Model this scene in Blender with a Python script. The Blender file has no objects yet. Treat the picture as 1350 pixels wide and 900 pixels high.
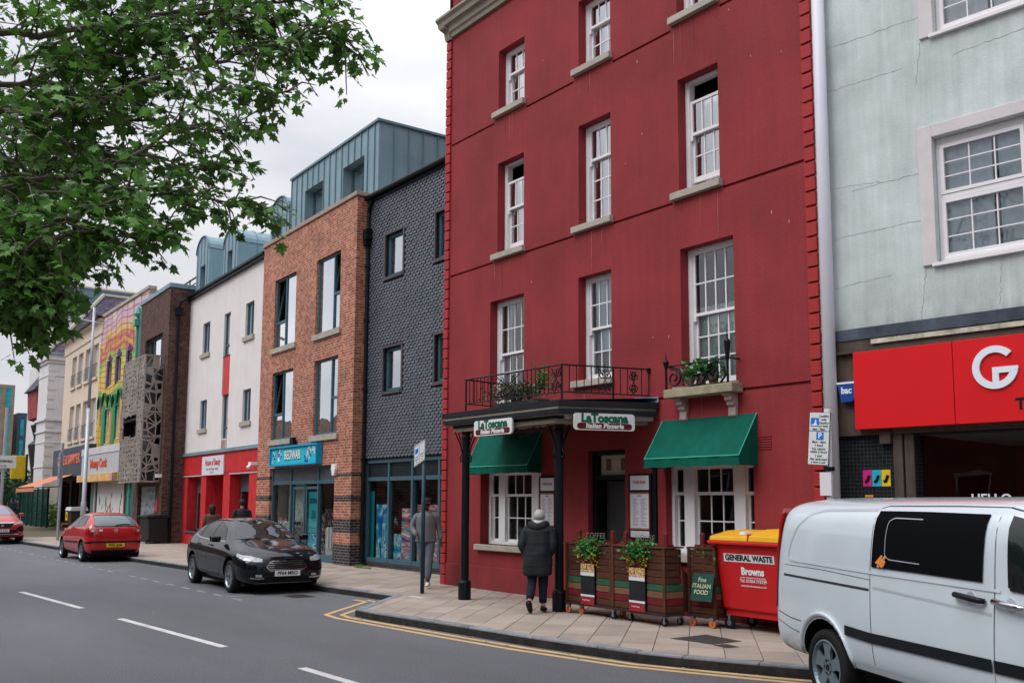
import bpy, bmesh, math, random
import numpy as np
from mathutils import Vector, Matrix
from mathutils.bvhtree import BVHTree
random.seed(7)
S = bpy.context.scene
COL = S.collection
R_ = math.radians

# ---------------------------------------------------------------- camera
cam_data = bpy.data.cameras.new('camera')
cam_data.sensor_width = 36.0
cam_data.lens = 33.6
cam_data.shift_y = 68.0 / 1350.0
cam_data.clip_start = 0.1
cam_data.clip_end = 3000
camera = bpy.data.objects.new('camera', cam_data)
COL.objects.link(camera)
camera.matrix_world = Matrix(((0.6056237, 0.0865347, 0.7910320, 0.0),
                              (0.7957387, -0.0714156, -0.6014147, 0.0),
                              (0.0044488, 0.9936859, -0.1121100, 1.85),
                              (0, 0, 0, 1)))
S.camera = camera
# ---------------------------------------------------------------- sky and light
SUN_EL, SUN_AZ = 50.0, 192.0     # azimuth in degrees, clockwise from +Y
world = bpy.data.worlds.new('World')
S.world = world
world.use_nodes = True
wn, wl = world.node_tree.nodes, world.node_tree.links
wn.clear()
wout = wn.new('ShaderNodeOutputWorld')
sky = wn.new('ShaderNodeTexSky')
sky.sky_type = 'NISHITA'
sky.sun_disc = False
sky.sun_elevation = R_(SUN_EL)
sky.sun_rotation = R_(SUN_AZ)
bg1 = wn.new('ShaderNodeBackground'); bg1.inputs['Strength'].default_value = 0.10
wl.new(sky.outputs[0], bg1.inputs['Color'])
# overcast cloud deck: brighter towards the zenith, soft uneven grey
tc = wn.new('ShaderNodeTexCoord')
sep = wn.new('ShaderNodeSeparateXYZ'); wl.new(tc.outputs['Generated'], sep.inputs[0])
mp = wn.new('ShaderNodeMapping'); mp.inputs['Scale'].default_value = (1.2, 1.2, 3.6)
wl.new(tc.outputs['Generated'], mp.inputs[0])
nz = wn.new('ShaderNodeTexNoise'); nz.inputs['Scale'].default_value = 1.9; nz.inputs['Detail'].default_value = 5; nz.inputs['Roughness'].default_value = 0.52
wl.new(mp.outputs[0], nz.inputs['Vector'])
cr = wn.new('ShaderNodeValToRGB')
cr.color_ramp.elements[0].position = 0.38; cr.color_ramp.elements[0].color = (0.66, 0.68, 0.74, 1)
cr.color_ramp.elements[1].position = 0.62; cr.color_ramp.elements[1].color = (0.96, 0.965, 1.0, 1)
wl.new(nz.outputs['Fac'], cr.inputs[0])
mr = wn.new('ShaderNodeMapRange')
mr.inputs['From Min'].default_value = 0.0; mr.inputs['From Max'].default_value = 1.0
mr.inputs['To Min'].default_value = 0.72; mr.inputs['To Max'].default_value = 3.0
pw = wn.new('ShaderNodeMath'); pw.operation = 'POWER'; pw.inputs[1].default_value = 2.4; pw.use_clamp = True
wl.new(sep.outputs['Z'], pw.inputs[0]); wl.new(pw.outputs[0], mr.inputs['Value'])
bg2 = wn.new('ShaderNodeBackground')
wl.new(cr.outputs[0], bg2.inputs['Color']); wl.new(mr.outputs[0], bg2.inputs['Strength'])
mx = wn.new('ShaderNodeMixShader'); mx.inputs[0].default_value = 0.93
wl.new(bg1.outputs[0], mx.inputs[1]); wl.new(bg2.outputs[0], mx.inputs[2])
wl.new(mx.outputs[0], wout.inputs[0])
sun_data = bpy.data.lights.new('sun', 'SUN')
sun_data.energy = 1.5
sun_data.angle = R_(35)
sun_data.color = (1.0, 0.98, 0.96)
sun = bpy.data.objects.new('sun', sun_data)
COL.objects.link(sun)
_a = R_(SUN_AZ); _e = R_(SUN_EL)
_d = Vector((math.sin(_a) * math.cos(_e), math.cos(_a) * math.cos(_e), math.sin(_e)))
sun.rotation_euler = _d.to_track_quat('Z', 'Y').to_euler()
sun.location = (0, -10, 30)
S.view_settings.view_transform = 'Standard'
S.view_settings.look = 'None'
S.view_settings.exposure = 0.22
S.view_settings.gamma = 1.0
S.view_settings.use_curve_mapping = False

# ---------------------------------------------------------------- materials
def lin(h, k=1.0):
    h = h.lstrip('#'); o = []
    for i in (0, 2, 4):
        c = int(h[i:i + 2], 16) / 255
        c = c / 12.92 if c <= 0.04045 else ((c + 0.055) / 1.055) ** 2.4
        o.append(min(c * k, 1.0))
    return tuple(o) + (1,)
MATS = {}
def _new(name):
    m = bpy.data.materials.new(name); m.use_nodes = True
    nt = m.node_tree
    return m, nt.nodes, nt.links, nt.nodes['Principled BSDF']
def M(name, color=None, rough=0.75, var=0.12, scale=2.5, bump=0.15, bscale=45, metal=0.0, streak=0.0, coat=0.0,
      spec=0.22, rnd=0.0, dirt=0.0, fine=0.0, stretch=(1, 1, 1), low=None):
    """painted / mineral surface: uneven colour, streaks, grain; everything procedural in object space"""
    if name in MATS: return MATS[name]
    m, n, l, b = _new(name)
    col = lin(color) if isinstance(color, str) else tuple(color) + (1,)
    tcn = n.new('ShaderNodeTexCoord')
    mp = n.new('ShaderNodeMapping'); mp.inputs['Scale'].default_value = stretch
    l.new(tcn.outputs['Object'], mp.inputs[0])
    def noise(sc, det=6, rough_=0.6, src=None):
        q = n.new('ShaderNodeTexNoise'); q.inputs['Scale'].default_value = sc; q.inputs['Detail'].default_value = det
        q.inputs['Roughness'].default_value = rough_
        l.new((src or mp).outputs[0], q.inputs['Vector']); return q
    def mult(a_sock, fac_sock, lo, hi):
        r = n.new('ShaderNodeMapRange'); r.inputs['From Min'].default_value = 0.3; r.inputs['From Max'].default_value = 0.7
        r.inputs['To Min'].default_value = lo; r.inputs['To Max'].default_value = hi
        l.new(fac_sock, r.inputs['Value'])
        x = n.new('ShaderNodeVectorMath'); x.operation = 'SCALE'
        l.new(a_sock, x.inputs[0]); l.new(r.outputs[0], x.inputs['Scale']); return x.outputs[0]
    base = n.new('ShaderNodeRGB'); base.outputs[0].default_value = col
    s = base.outputs[0]
    if var: s = mult(s, noise(scale).outputs['Fac'], 1 - var, 1 + var)
    if fine: s = mult(s, noise(bscale * 1.7, 3).outputs['Fac'], 1 - fine, 1 + fine)
    if streak:
        mp2 = n.new('ShaderNodeMapping'); mp2.inputs['Scale'].default_value = (5, 5, 0.35)
        l.new(tcn.outputs['Object'], mp2.inputs[0])
        s = mult(s, noise(1.6, 5, 0.65, mp2).outputs['Fac'], 1 - streak, 1 + streak * 0.6)
    if dirt:
        q = noise(1.1, 8, 0.7)
        r = n.new('ShaderNodeMapRange'); r.inputs['From Min'].default_value = 0.52; r.inputs['From Max'].default_value = 0.75
        r.inputs['To Min'].default_value = 0; r.inputs['To Max'].default_value = dirt
        l.new(q.outputs['Fac'], r.inputs['Value'])
        mxn = n.new('ShaderNodeMix'); mxn.data_type = 'RGBA'
        l.new(r.outputs[0], mxn.inputs['Factor']); l.new(s, mxn.inputs['A'])
        mxn.inputs['B'].default_value = (0.06, 0.055, 0.045, 1); s = mxn.outputs['Result']
    if low:      # grime that has collected between two heights, broken up by noise
        sp_ = n.new('ShaderNodeSeparateXYZ'); l.new(tcn.outputs['Object'], sp_.inputs[0])
        r = n.new('ShaderNodeMapRange'); r.inputs['From Min'].default_value = low[1]; r.inputs['From Max'].default_value = low[0]; l.new(sp_.outputs['Z'], r.inputs['Value'])
        mp3 = n.new('ShaderNodeMapping'); mp3.inputs['Scale'].default_value = (3, 3, 0.9); l.new(tcn.outputs['Object'], mp3.inputs[0])
        q = noise(1.5, 9, 0.7, mp3); r2 = n.new('ShaderNodeMapRange'); r2.inputs['From Min'].default_value = 0.35; r2.inputs['From Max'].default_value = 0.65; l.new(q.outputs['Fac'], r2.inputs['Value'])
        mm = n.new('ShaderNodeMath'); mm.operation = 'MULTIPLY'; l.new(r.outputs[0], mm.inputs[0]); l.new(r2.outputs[0], mm.inputs[1])
        m2 = n.new('ShaderNodeMath'); m2.operation = 'MULTIPLY'; l.new(mm.outputs[0], m2.inputs[0]); m2.inputs[1].default_value = low[3]
        mxn = n.new('ShaderNodeMix'); mxn.data_type = 'RGBA'; l.new(m2.outputs[0], mxn.inputs['Factor']); l.new(s, mxn.inputs['A']); mxn.inputs['B'].default_value = tuple(low[2]) + (1,); s = mxn.outputs['Result']
    if rnd:
        oi = n.new('ShaderNodeObjectInfo')
        r = n.new('ShaderNodeMapRange'); r.inputs['To Min'].default_value = 1 - rnd; r.inputs['To Max'].default_value = 1 + rnd
        l.new(oi.outputs['Random'], r.inputs['Value'])
        x = n.new('ShaderNodeVectorMath'); x.operation = 'SCALE'; l.new(s, x.inputs[0]); l.new(r.outputs[0], x.inputs['Scale']); s = x.outputs[0]
    l.new(s, b.inputs['Base Color'])
    b.inputs['Roughness'].default_value = rough; b.inputs['Metallic'].default_value = metal
    b.inputs['Coat Weight'].default_value = coat; b.inputs['Coat Roughness'].default_value = 0.04
    b.inputs['Specular IOR Level'].default_value = spec
    if bump:
        bp = n.new('ShaderNodeBump'); bp.inputs['Strength'].default_value = bump; bp.inputs['Distance'].default_value = 0.01
        l.new(noise(bscale, 4).outputs['Fac'], bp.inputs['Height']); l.new(bp.outputs[0], b.inputs['Normal'])
    MATS[name] = m; return m
def brick_mat(name, c1, c2, mortar, dark=0.35, bw=0.225, bh=0.075, off=0.5, msize=0.008, bump=0.5):
    if name in MATS: return MATS[name]
    m, n, l, b = _new(name)
    tcn = n.new('ShaderNodeTexCoord'); sp = n.new('ShaderNodeSeparateXYZ'); l.new(tcn.outputs['Object'], sp.inputs[0])
    ad = n.new('ShaderNodeMath'); ad.operation = 'ADD'; l.new(sp.outputs['X'], ad.inputs[0]); l.new(sp.outputs['Y'], ad.inputs[1])
    cb = n.new('ShaderNodeCombineXYZ'); l.new(ad.outputs[0], cb.inputs['X']); l.new(sp.outputs['Z'], cb.inputs['Y'])
    t = n.new('ShaderNodeTexBrick'); l.new(cb.outputs[0], t.inputs['Vector'])
    t.inputs['Scale'].default_value = 1; t.inputs['Brick Width'].default_value = bw; t.inputs['Row Height'].default_value = bh
    t.inputs['Mortar Size'].default_value = msize; t.inputs['Mortar Smooth'].default_value = 0.2; t.offset = off
    t.inputs['Color1'].default_value = lin(c1); t.inputs['Color2'].default_value = lin(c2); t.inputs['Mortar'].default_value = lin(mortar)
    # per-brick darkening: cell noise on brick grid
    wn_ = n.new('ShaderNodeTexWhiteNoise'); wn_.noise_dimensions = '2D'
    sc = n.new('ShaderNodeVectorMath'); sc.operation = 'DIVIDE'; sc.inputs[1].default_value = (bw * 0.5, bh, 1)
    l.new(cb.outputs[0], sc.inputs[0])
    fl = n.new('ShaderNodeVectorMath'); fl.operation = 'FLOOR'; l.new(sc.outputs[0], fl.inputs[0])
    l.new(fl.outputs[0], wn_.inputs['Vector'])
    rp = n.new('ShaderNodeMapRange'); rp.inputs['From Min'].default_value = 0.0; rp.inputs['From Max'].default_value = 1.0
    rp.inputs['To Min'].default_value = 1.0 - dark; rp.inputs['To Max'].default_value = 1.0 + dark * 0.5; l.new(wn_.outputs['Value'], rp.inputs['Value'])
    nz_ = n.new('ShaderNodeTexNoise'); nz_.inputs['Scale'].default_value = 0.8; nz_.inputs['Detail'].default_value = 7; l.new(tcn.outputs['Object'], nz_.inputs['Vector'])
    rp2 = n.new('ShaderNodeMapRange'); rp2.inputs['From Min'].default_value = 0.3; rp2.inputs['From Max'].default_value = 0.7
    rp2.inputs['To Min'].default_value = 0.85; rp2.inputs['To Max'].default_value = 1.12; l.new(nz_.outputs['Fac'], rp2.inputs['Value'])
    mu = n.new('ShaderNodeMath'); mu.operation = 'MULTIPLY'; l.new(rp.outputs[0], mu.inputs[0]); l.new(rp2.outputs[0], mu.inputs[1])
    x = n.new('ShaderNodeVectorMath'); x.operation = 'SCALE'; l.new(t.outputs['Color'], x.inputs[0]); l.new(mu.outputs[0], x.inputs['Scale'])
    l.new(x.outputs[0], b.inputs['Base Color']); b.inputs['Roughness'].default_value = 0.85; b.inputs['Specular IOR Level'].default_value = 0.2
    bp = n.new('ShaderNodeBump'); bp.inputs['Strength'].default_value = bump; bp.inputs['Distance'].default_value = 0.01; bp.invert = True
    l.new(t.outputs['Fac'], bp.inputs['Height']); l.new(bp.outputs[0], b.inputs['Normal'])
    MATS[name] = m; return m
def glass_mat(name, tint=(0.75, 0.85, 0.85), ior=1.52, boost=1.0, rough=0.0):
    if name in MATS: return MATS[name]
    m, n, l, b = _new(name); n.remove(b)
    out = n['Material Output']
    tr = n.new('ShaderNodeBsdfTransparent'); tr.inputs[0].default_value = tuple(tint) + (1,)
    gl = n.new('ShaderNodeBsdfGlossy'); gl.inputs['Roughness'].default_value = rough; gl.inputs['Color'].default_value = (0.95, 0.97, 1, 1)
    fr = n.new('ShaderNodeFresnel'); fr.inputs['IOR'].default_value = ior
    mu = n.new('ShaderNodeMath'); mu.operation = 'MULTIPLY'; mu.use_clamp = True; mu.inputs[1].default_value = boost
    l.new(fr.outputs[0], mu.inputs[0])
    # slightly wavy old glass
    tcn = n.new('ShaderNodeTexCoord'); q = n.new('ShaderNodeTexNoise'); q.inputs['Scale'].default_value = 1.7; q.inputs['Detail'].default_value = 1
    l.new(tcn.outputs['Object'], q.inputs['Vector'])
    bp = n.new('ShaderNodeBump'); bp.inputs['Strength'].default_value = 0.12; bp.inputs['Distance'].default_value = 0.03
    l.new(q.outputs['Fac'], bp.inputs['Height']); l.new(bp.outputs[0], gl.inputs['Normal'])
    ms = n.new('ShaderNodeMixShader'); l.new(mu.outputs[0], ms.inputs[0]); l.new(tr.outputs[0], ms.inputs[1]); l.new(gl.outputs[0], ms.inputs[2])
    l.new(ms.outputs[0], out.inputs[0]); MATS[name] = m; return m
def leaf_mat(name, c, rough=0.5, trans=0.25, var=0.35):
    if name in MATS: return MATS[name]
    m, n, l, b = _new(name)
    g = n.new('ShaderNodeNewGeometry')
    x = n.new('ShaderNodeVectorMath'); x.operation = 'SCALE'; x.inputs[0].default_value = lin(c)[:3]
    r = n.new('ShaderNodeMapRange'); r.inputs['To Min'].default_value = 1 - var; r.inputs['To Max'].default_value = 1 + var
    l.new(g.outputs['Random Per Island'], r.inputs['Value']); l.new(r.outputs[0], x.inputs['Scale'])
    l.new(x.outputs[0], b.inputs['Base Color']); b.inputs['Roughness'].default_value = rough
    t = n.new('ShaderNodeBsdfTranslucent'); l.new(x.outputs[0], t.inputs[0])
    ms = n.new('ShaderNodeMixShader'); ms.inputs[0].default_value = trans
    l.new(b.outputs[0], ms.inputs[1]); l.new(t.outputs[0], ms.inputs[2]); l.new(ms.outputs[0], n['Material Output'].inputs[0])
    MATS[name] = m; return m

# ---------------------------------------------------------------- mesh builder
class MB:
    def __init__(s): s.v = []; s.f = []
    def add(s, vs, fs):
        o = len(s.v); s.v += [tuple(p) for p in vs]; s.f += [tuple(i + o for i in f) for f in fs]; return s
    def box(s, x0, x1, y0, y1, z0, z1):
        return s.add([(x0, y0, z0), (x1, y0, z0), (x1, y1, z0), (x0, y1, z0), (x0, y0, z1), (x1, y0, z1), (x1, y1, z1), (x0, y1, z1)],
                     [(0, 3, 2, 1), (4, 5, 6, 7), (0, 1, 5, 4), (1, 2, 6, 5), (2, 3, 7, 6), (3, 0, 4, 7)])
    def quad(s, a, b, c, d): return s.add([a, b, c, d], [(0, 1, 2, 3)])
    def prism(s, poly, axis, a, b):
        """extrude a 2-D polygon along an axis: 'x' poly=(y,z); 'y' poly=(x,z); 'z' poly=(x,y)"""
        n = len(poly)
        def P(p, t): return (t, p[0], p[1]) if axis == 'x' else ((p[0], t, p[1]) if axis == 'y' else (p[0], p[1], t))
        return s.add([P(p, a) for p in poly] + [P(p, b) for p in poly],
                     [tuple(range(n))[::-1], tuple(range(n, 2 * n))] + [(i, (i + 1) % n, n + (i + 1) % n, n + i) for i in range(n)])
    def tube(s, path, rad, n=8, cap=True, flat=1.0):
        path = [Vector(p) for p in path]
        if not hasattr(rad, '__len__'): rad = [rad] * len(path)
        o = len(s.v); up = None
        for i, p in enumerate(path):
            t = (path[min(i + 1, len(path) - 1)] - path[max(i - 1, 0)]).normalized()
            if up is None: up = Vector((0, 0, 1)) if abs(t.z) < 0.9 else Vector((0, 1, 0))
            a = t.cross(up)
            if a.length < 1e-4: a = t.orthogonal()
            a.normalize(); b_ = a.cross(t).normalized(); up = b_
            for k in range(n):
                th = 2 * math.pi * k / n
                s.v.append(tuple(p + a * math.cos(th) * rad[i] + b_ * math.sin(th) * rad[i] * flat))
        for i in range(len(path) - 1):
            for k in range(n):
                k2 = (k + 1) % n
                s.f.append((o + i * n + k, o + i * n + k2, o + (i + 1) * n + k2, o + (i + 1) * n + k))
        if cap:
            s.f.append(tuple(o + k for k in range(n))[::-1]); s.f.append(tuple(o + (len(path) - 1) * n + k for k in range(n)))
        return s
    def cyl(s, c, r, z0, z1, n=16, r2=None):
        return s.tube([(c[0], c[1], z0), (c[0], c[1], z1)], [r, r if r2 is None else r2], n)
    def lathe(s, c, prof, n=16):
        o = len(s.v)
        for r, z in prof:
            for k in range(n):
                th = 2 * math.pi * k / n; s.v.append((c[0] + r * math.cos(th), c[1] + r * math.sin(th), c[2] + z))
        for i in range(len(prof) - 1):
            for k in range(n):
                k2 = (k + 1) % n; s.f.append((o + i * n + k, o + i * n + k2, o + (i + 1) * n + k2, o + (i + 1) * n + k))
        s.f.append(tuple(o + k for k in range(n))[::-1]); s.f.append(tuple(o + (len(prof) - 1) * n + k for k in range(n)))
        return s
    def loft(s, rings, cap=True):
        n = len(rings[0]); o = len(s.v)
        for r in rings: s.v += [tuple(p) for p in r]
        for i in range(len(rings) - 1):
            for k in range(n):
                k2 = (k + 1) % n; s.f.append((o + i * n + k, o + i * n + k2, o + (i + 1) * n + k2, o + (i + 1) * n + k))
        if cap:
            s.f.append(tuple(o + k for k in range(n))[::-1]); s.f.append(tuple(o + (len(rings) - 1) * n + k for k in range(n)))
        return s
    def move(s, mat, start=0):
        s.v[start:] = [tuple(mat @ Vector(p)) for p in s.v[start:]]; return s
    def mesh(s, name, mat, smooth=False, bevel=0):
        me = bpy.data.meshes.new(name); me.from_pydata(s.v, [], s.f); me.update()
        if mat: me.materials.append(mat)
        if smooth: me.polygons.foreach_set('use_smooth', [True] * len(me.polygons))
        return me
    def build(s, name, mat, parent=None, smooth=False, bevel=0, loc=None, rz=0, label=None, kind=None, subd=0, segs=2):
        me = s.mesh(name, mat, smooth)
        o = bpy.data.objects.new(name, me); COL.objects.link(o)
        if parent: o.parent = parent
        if loc: o.location = loc
        if rz: o.rotation_euler = (0, 0, R_(rz))
        if label: o['label'] = label
        if kind: o['kind'] = kind
        if bevel:
            md = o.modifiers.new('bevel', 'BEVEL'); md.width = bevel; md.segments = segs; md.limit_method = 'ANGLE'; md.angle_limit = R_(40)
        if subd:
            md = o.modifiers.new('subd', 'SUBSURF'); md.levels = subd; md.render_levels = subd
        return o
def B(*a): return MB().box(*a)
def thing(name, label, cat, loc=(0, 0, 0), rz=0, group=None):
    o = bpy.data.objects.new(name, None); COL.objects.link(o); o.empty_display_size = 0.3
    o.location = loc; o.rotation_euler = (0, 0, R_(rz)); o['label'] = label; o['category'] = cat
    if group: o['group'] = group
    return o
def tag(o, label, cat, group=None):
    o['label'] = label; o['category'] = cat
    if group: o['group'] = group
    return o
def dup(o, parent=None):
    c = o.copy(); COL.objects.link(c)
    if parent is not None: c.parent = parent
    for ch in list(o.children): dup(ch, c)
    return c
def inst(src, name, parent, loc=(0, 0, 0), rot=(0, 0, 0), scale=(1, 1, 1)):
    """another object on the same mesh"""
    o = bpy.data.objects.new(name, src.data); COL.objects.link(o); o.parent = parent; o.location = loc; o.rotation_euler = rot; o.scale = scale
    return o
def text(s, size, mat, parent, loc, rot=(90, 0, 0), depth=0.004, bold=0.0, shear=0.0, sx=1.0, align='CENTER', name='lettering', space=1.0, label=None):
    c = bpy.data.curves.new(name, 'FONT'); c.body = s; c.size = size; c.extrude = depth; c.offset = bold; c.shear = shear
    c.align_x = align; c.align_y = 'CENTER'; c.space_character = space; c.resolution_u = 3
    t = bpy.data.objects.new(name, c); COL.objects.link(t)
    dg = bpy.context.evaluated_depsgraph_get()
    me = bpy.data.meshes.new_from_object(t.evaluated_get(dg)); me.name = name
    bpy.data.objects.remove(t)
    me.materials.clear(); me.materials.append(mat)
    o = bpy.data.objects.new(name, me); COL.objects.link(o); o.parent = parent
    o.location = loc; o.rotation_euler = tuple(R_(a) for a in rot); o.scale = (sx, 1, 1)
    if label: o['label'] = label
    return o
def bake(o):
    """apply modifiers"""
    dg = bpy.context.evaluated_depsgraph_get()
    me = bpy.data.meshes.new_from_object(o.evaluated_get(dg)); me.name = o.name
    o.modifiers.clear(); o.data = me; return o

# common materials
m_glass = glass_mat('window glass', (0.8, 0.88, 0.88), 1.52, 2.6)
m_glass_hi = glass_mat('reflective glass', (0.85, 0.92, 0.94), 1.6, 6.0)
m_shopglass = glass_mat('shop window glass', (0.93, 0.97, 0.97), 1.45, 0.8)
m_white = M('white painted timber', (0.74, 0.73, 0.74), 0.45, 0.06, 3, 0.05, 30, streak=0.05)
m_teal = M('blue grey window frame', (0.048, 0.105, 0.135), 0.45, 0.08, 3, 0.03)
m_black = M('black painted iron', (0.006, 0.009, 0.011), 0.42, 0.2, 6, 0.1, spec=0.15)
m_glass_g = glass_mat('ground floor glass', (0.75, 0.8, 0.8), 1.5, 1.3)
m_glass_p = glass_mat('curtained window glass', (0.97, 0.98, 0.98), 1.5, 2.8)
m_glass_up = glass_mat('upper window glass', (0.97, 0.98, 0.99), 1.55, 7.0)
m_dark = M('dark interior', (0.02, 0.02, 0.022), 0.9, 0.2, 1, 0)
m_curtain = M('curtain cloth', (0.84, 0.84, 0.86), 0.9, 0.1, 1.5, 0.6, 14, stretch=(1, 1, 0.04))
m_curtain_b = M('blue grey curtain cloth', (0.66, 0.78, 0.84), 0.9, 0.2, 1.5, 0.6, 14, stretch=(1, 1, 0.04))
m_stone = M('stone sill', (0.36, 0.33, 0.28), 0.85, 0.15, 3, 0.3, 40, dirt=0.3)
m_zinc = M('standing seam zinc', (0.20, 0.30, 0.345), 0.5, 0.12, 0.9, 0.04, 8, metal=0.25, streak=0.1)
m_seam = M('zinc seam', (0.145, 0.225, 0.265), 0.5, 0.1, 3, 0, metal=0.25)
# ================================================================ ground
m_asphalt = M('asphalt', (0.112, 0.114, 0.126), 0.85, 0.24, 0.20, 1.0, 55, fine=0.55, dirt=0.16, stretch=(0.35, 1.3, 1))
MB().quad((-400, -300, -0.012), (400, -300, -0.012), (400, 400, -0.012), (-400, 400, -0.012)).build('ground', M('far ground', (0.10, 0.10, 0.10), 0.9), kind='structure')
MB().quad((-330, 0.35, 0), (60, 0.35, 0), (60, 14.0, 0), (-330, 14.0, 0)).build('road', m_asphalt, kind='structure')
KERB = [(-130, 6.2), (-70, 7.3), (-44, 8.05), (-30, 8.5), (-24.8, 8.72), (-18.3, 8.92), (-15.55, 9.13), (-13.98, 7.49), (-13.4, 7.47), (-11.1, 7.70),
        (-9.8, 7.80), (-8.74, 7.95), (-8.15, 8.03), (-7.6, 8.21), (-6.8, 8.54), (-6.0, 8.92), (-4.5, 9.45), (0, 10.3), (14, 11.6)]
FRONT = [(-130, 17.0), (-64, 14.1), (-52.5, 13.5), (-46, 13.1), (-38.84, 12.89), (-29.9, 12.45), (-29.89, 12.45), (-22.94, 12.5), (-17.06, 12.5), (-17.055, 11.2), (-7.68, 11.2), (14, 13.5)]
def interp(pl, x):
    for (x0, y0), (x1, y1) in zip(pl, pl[1:]):
        if x0 <= x <= x1: return y0 + (y1 - y0) * (x - x0) / (x1 - x0)
    return pl[0][1] if x < pl[0][0] else pl[-1][1]
KW = 0.15
KIN = []          # inner kerb line
for i, p in enumerate(KERB):
    a = Vector(KERB[max(i - 1, 0)]); b_ = Vector(KERB[min(i + 1, len(KERB) - 1)]); t = (b_ - a).normalized(); nn = Vector((-t.y, t.x))
    KIN.append((p[0] + nn.x * KW, p[1] + nn.y * KW))
KIN[6] = (-15.48, 9.28); KIN[7] = (-13.9, 7.66)
m_mortar = M('joint sand', (0.10, 0.085, 0.06), 0.95, 0.3, 6, 0.3)
m_slab = M('sandstone paving slab', (0.305, 0.255, 0.215), 0.85, 0.12, 1.3, 0.35, 60, rnd=0.13, fine=0.10, dirt=0.10)
m_kerb = M('granite kerb', (0.19, 0.20, 0.215), 0.8, 0.2, 5, 0.4, 70, fine=0.3, dirt=0.35, rnd=0.1)
# bed under the slabs
xs = sorted(set([p[0] for p in KIN] + [p[0] for p in FRONT]))
xs = [x for x in xs if -129 < x < 13.9]
mb = MB()
for xa, xb in zip(xs, xs[1:]):
    if xb - xa < 1e-4: continue
    ya, yb = interp(KIN, xa), interp(KIN, xb); fa, fb = interp(FRONT, xa + 1e-5), interp(FRONT, xb - 1e-5)
    mb.quad((xa, ya - 0.02, 0.112), (xb, yb - 0.02, 0.112), (xb, fb + 0.6, 0.112), (xa, fa + 0.6, 0.112))
pav = mb.build('pavement', m_mortar, kind='structure')
def clip(poly, nx, ny, d):
    out = []
    for i in range(len(poly)):
        p, q = poly[i], poly[(i + 1) % len(poly)]
        a = p[0] * nx + p[1] * ny - d; b_ = q[0] * nx + q[1] * ny - d
        if a <= 0: out.append(p)
        if (a < 0) != (b_ < 0) and a != b_: t = a / (a - b_); out.append((p[0] + (q[0] - p[0]) * t, p[1] + (q[1] - p[1]) * t))
    return out
STRIPS = []
for xa, xb in zip(xs, xs[1:]):
    if xb - xa < 1e-4: continue
    STRIPS.append((xa, xb, interp(KIN, xa), interp(KIN, xb), interp(FRONT, xa + 1e-5), interp(FRONT, xb - 1e-5)))
def slab_piece(poly):
    m_ = MB(); area = 0
    x0 = min(p[0] for p in poly); x1 = max(p[0] for p in poly)
    for xa, xb, ka, kb, fa, fb in STRIPS:
        if xb < x0 or xa > x1: continue
        q = clip(poly, -1, 0, -xa); q = clip(q, 1, 0, xb) if len(q) > 2 else []
        if len(q) > 2:
            s_ = (kb - ka) / (xb - xa); q = clip(q, s_, -1, s_ * xa - ka)
        if len(q) > 2:
            s_ = (fb - fa) / (xb - xa); q = clip(q, -s_, 1, -s_ * xa + fa)
        if len(q) > 2:
            a = abs(sum(q[i][0] * q[(i + 1) % len(q)][1] - q[(i + 1) % len(q)][0] * q[i][1] for i in range(len(q)))) / 2
            if a > 0.002: m_.prism(q, 'z', 0.100, 0.124); area += a
    return m_, area
th = R_(131.8); du = Vector((math.cos(th), math.sin(th))); dn = Vector((-du.y, du.x)) * -1
rest = MB(); nslab = 0
slabs = []
for i in range(-75, 25):
    n0 = -1.78 + 0.412 * i; n1 = n0 + 0.404
    Lu = random.choice((0.45, 0.6, 0.6)); u = -60 + random.random() * 0.6
    while u < 60:
        L = random.choice((0.45, 0.6, 0.6, 0.75)); u2 = u + L - 0.008
        P = [dn * n0 + du * u, dn * n1 + du * u, dn * n1 + du * u2, dn * n0 + du * u2]
        cx_, cy_ = sum(p.x for p in P) / 4, sum(p.y for p in P) / 4
        u += L
        if not (-48 < cx_ < 6 and 6 < cy_ < 14.5): continue
        m_, area = slab_piece([(p.x, p.y) for p in P])
        if area < 0.01: continue
        dz = random.uniform(-0.002, 0.002); m_.v = [(a, b_, c + dz) for a, b_, c in m_.v]
        slabs.append((math.hypot(cx_, cy_) if -24 < cx_ < -5.0 else 999 + abs(cx_), m_))
slabs.sort(key=lambda t: t[0])
for k, (d, m_) in enumerate(slabs):
    if k < 295 and d < 900: m_.build('paving_slab', m_slab, pav, bevel=0.004, segs=1)
    else: rest.add(m_.v, m_.f)
rest.build('paving_slab', m_slab, pav, kind='stuff')
# repaired black patch and covers in the pavement
m_patch = M('tarmac patch', (0.045, 0.036, 0.036), 0.95, 0.15, 6, 0.8, 90)
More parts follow.
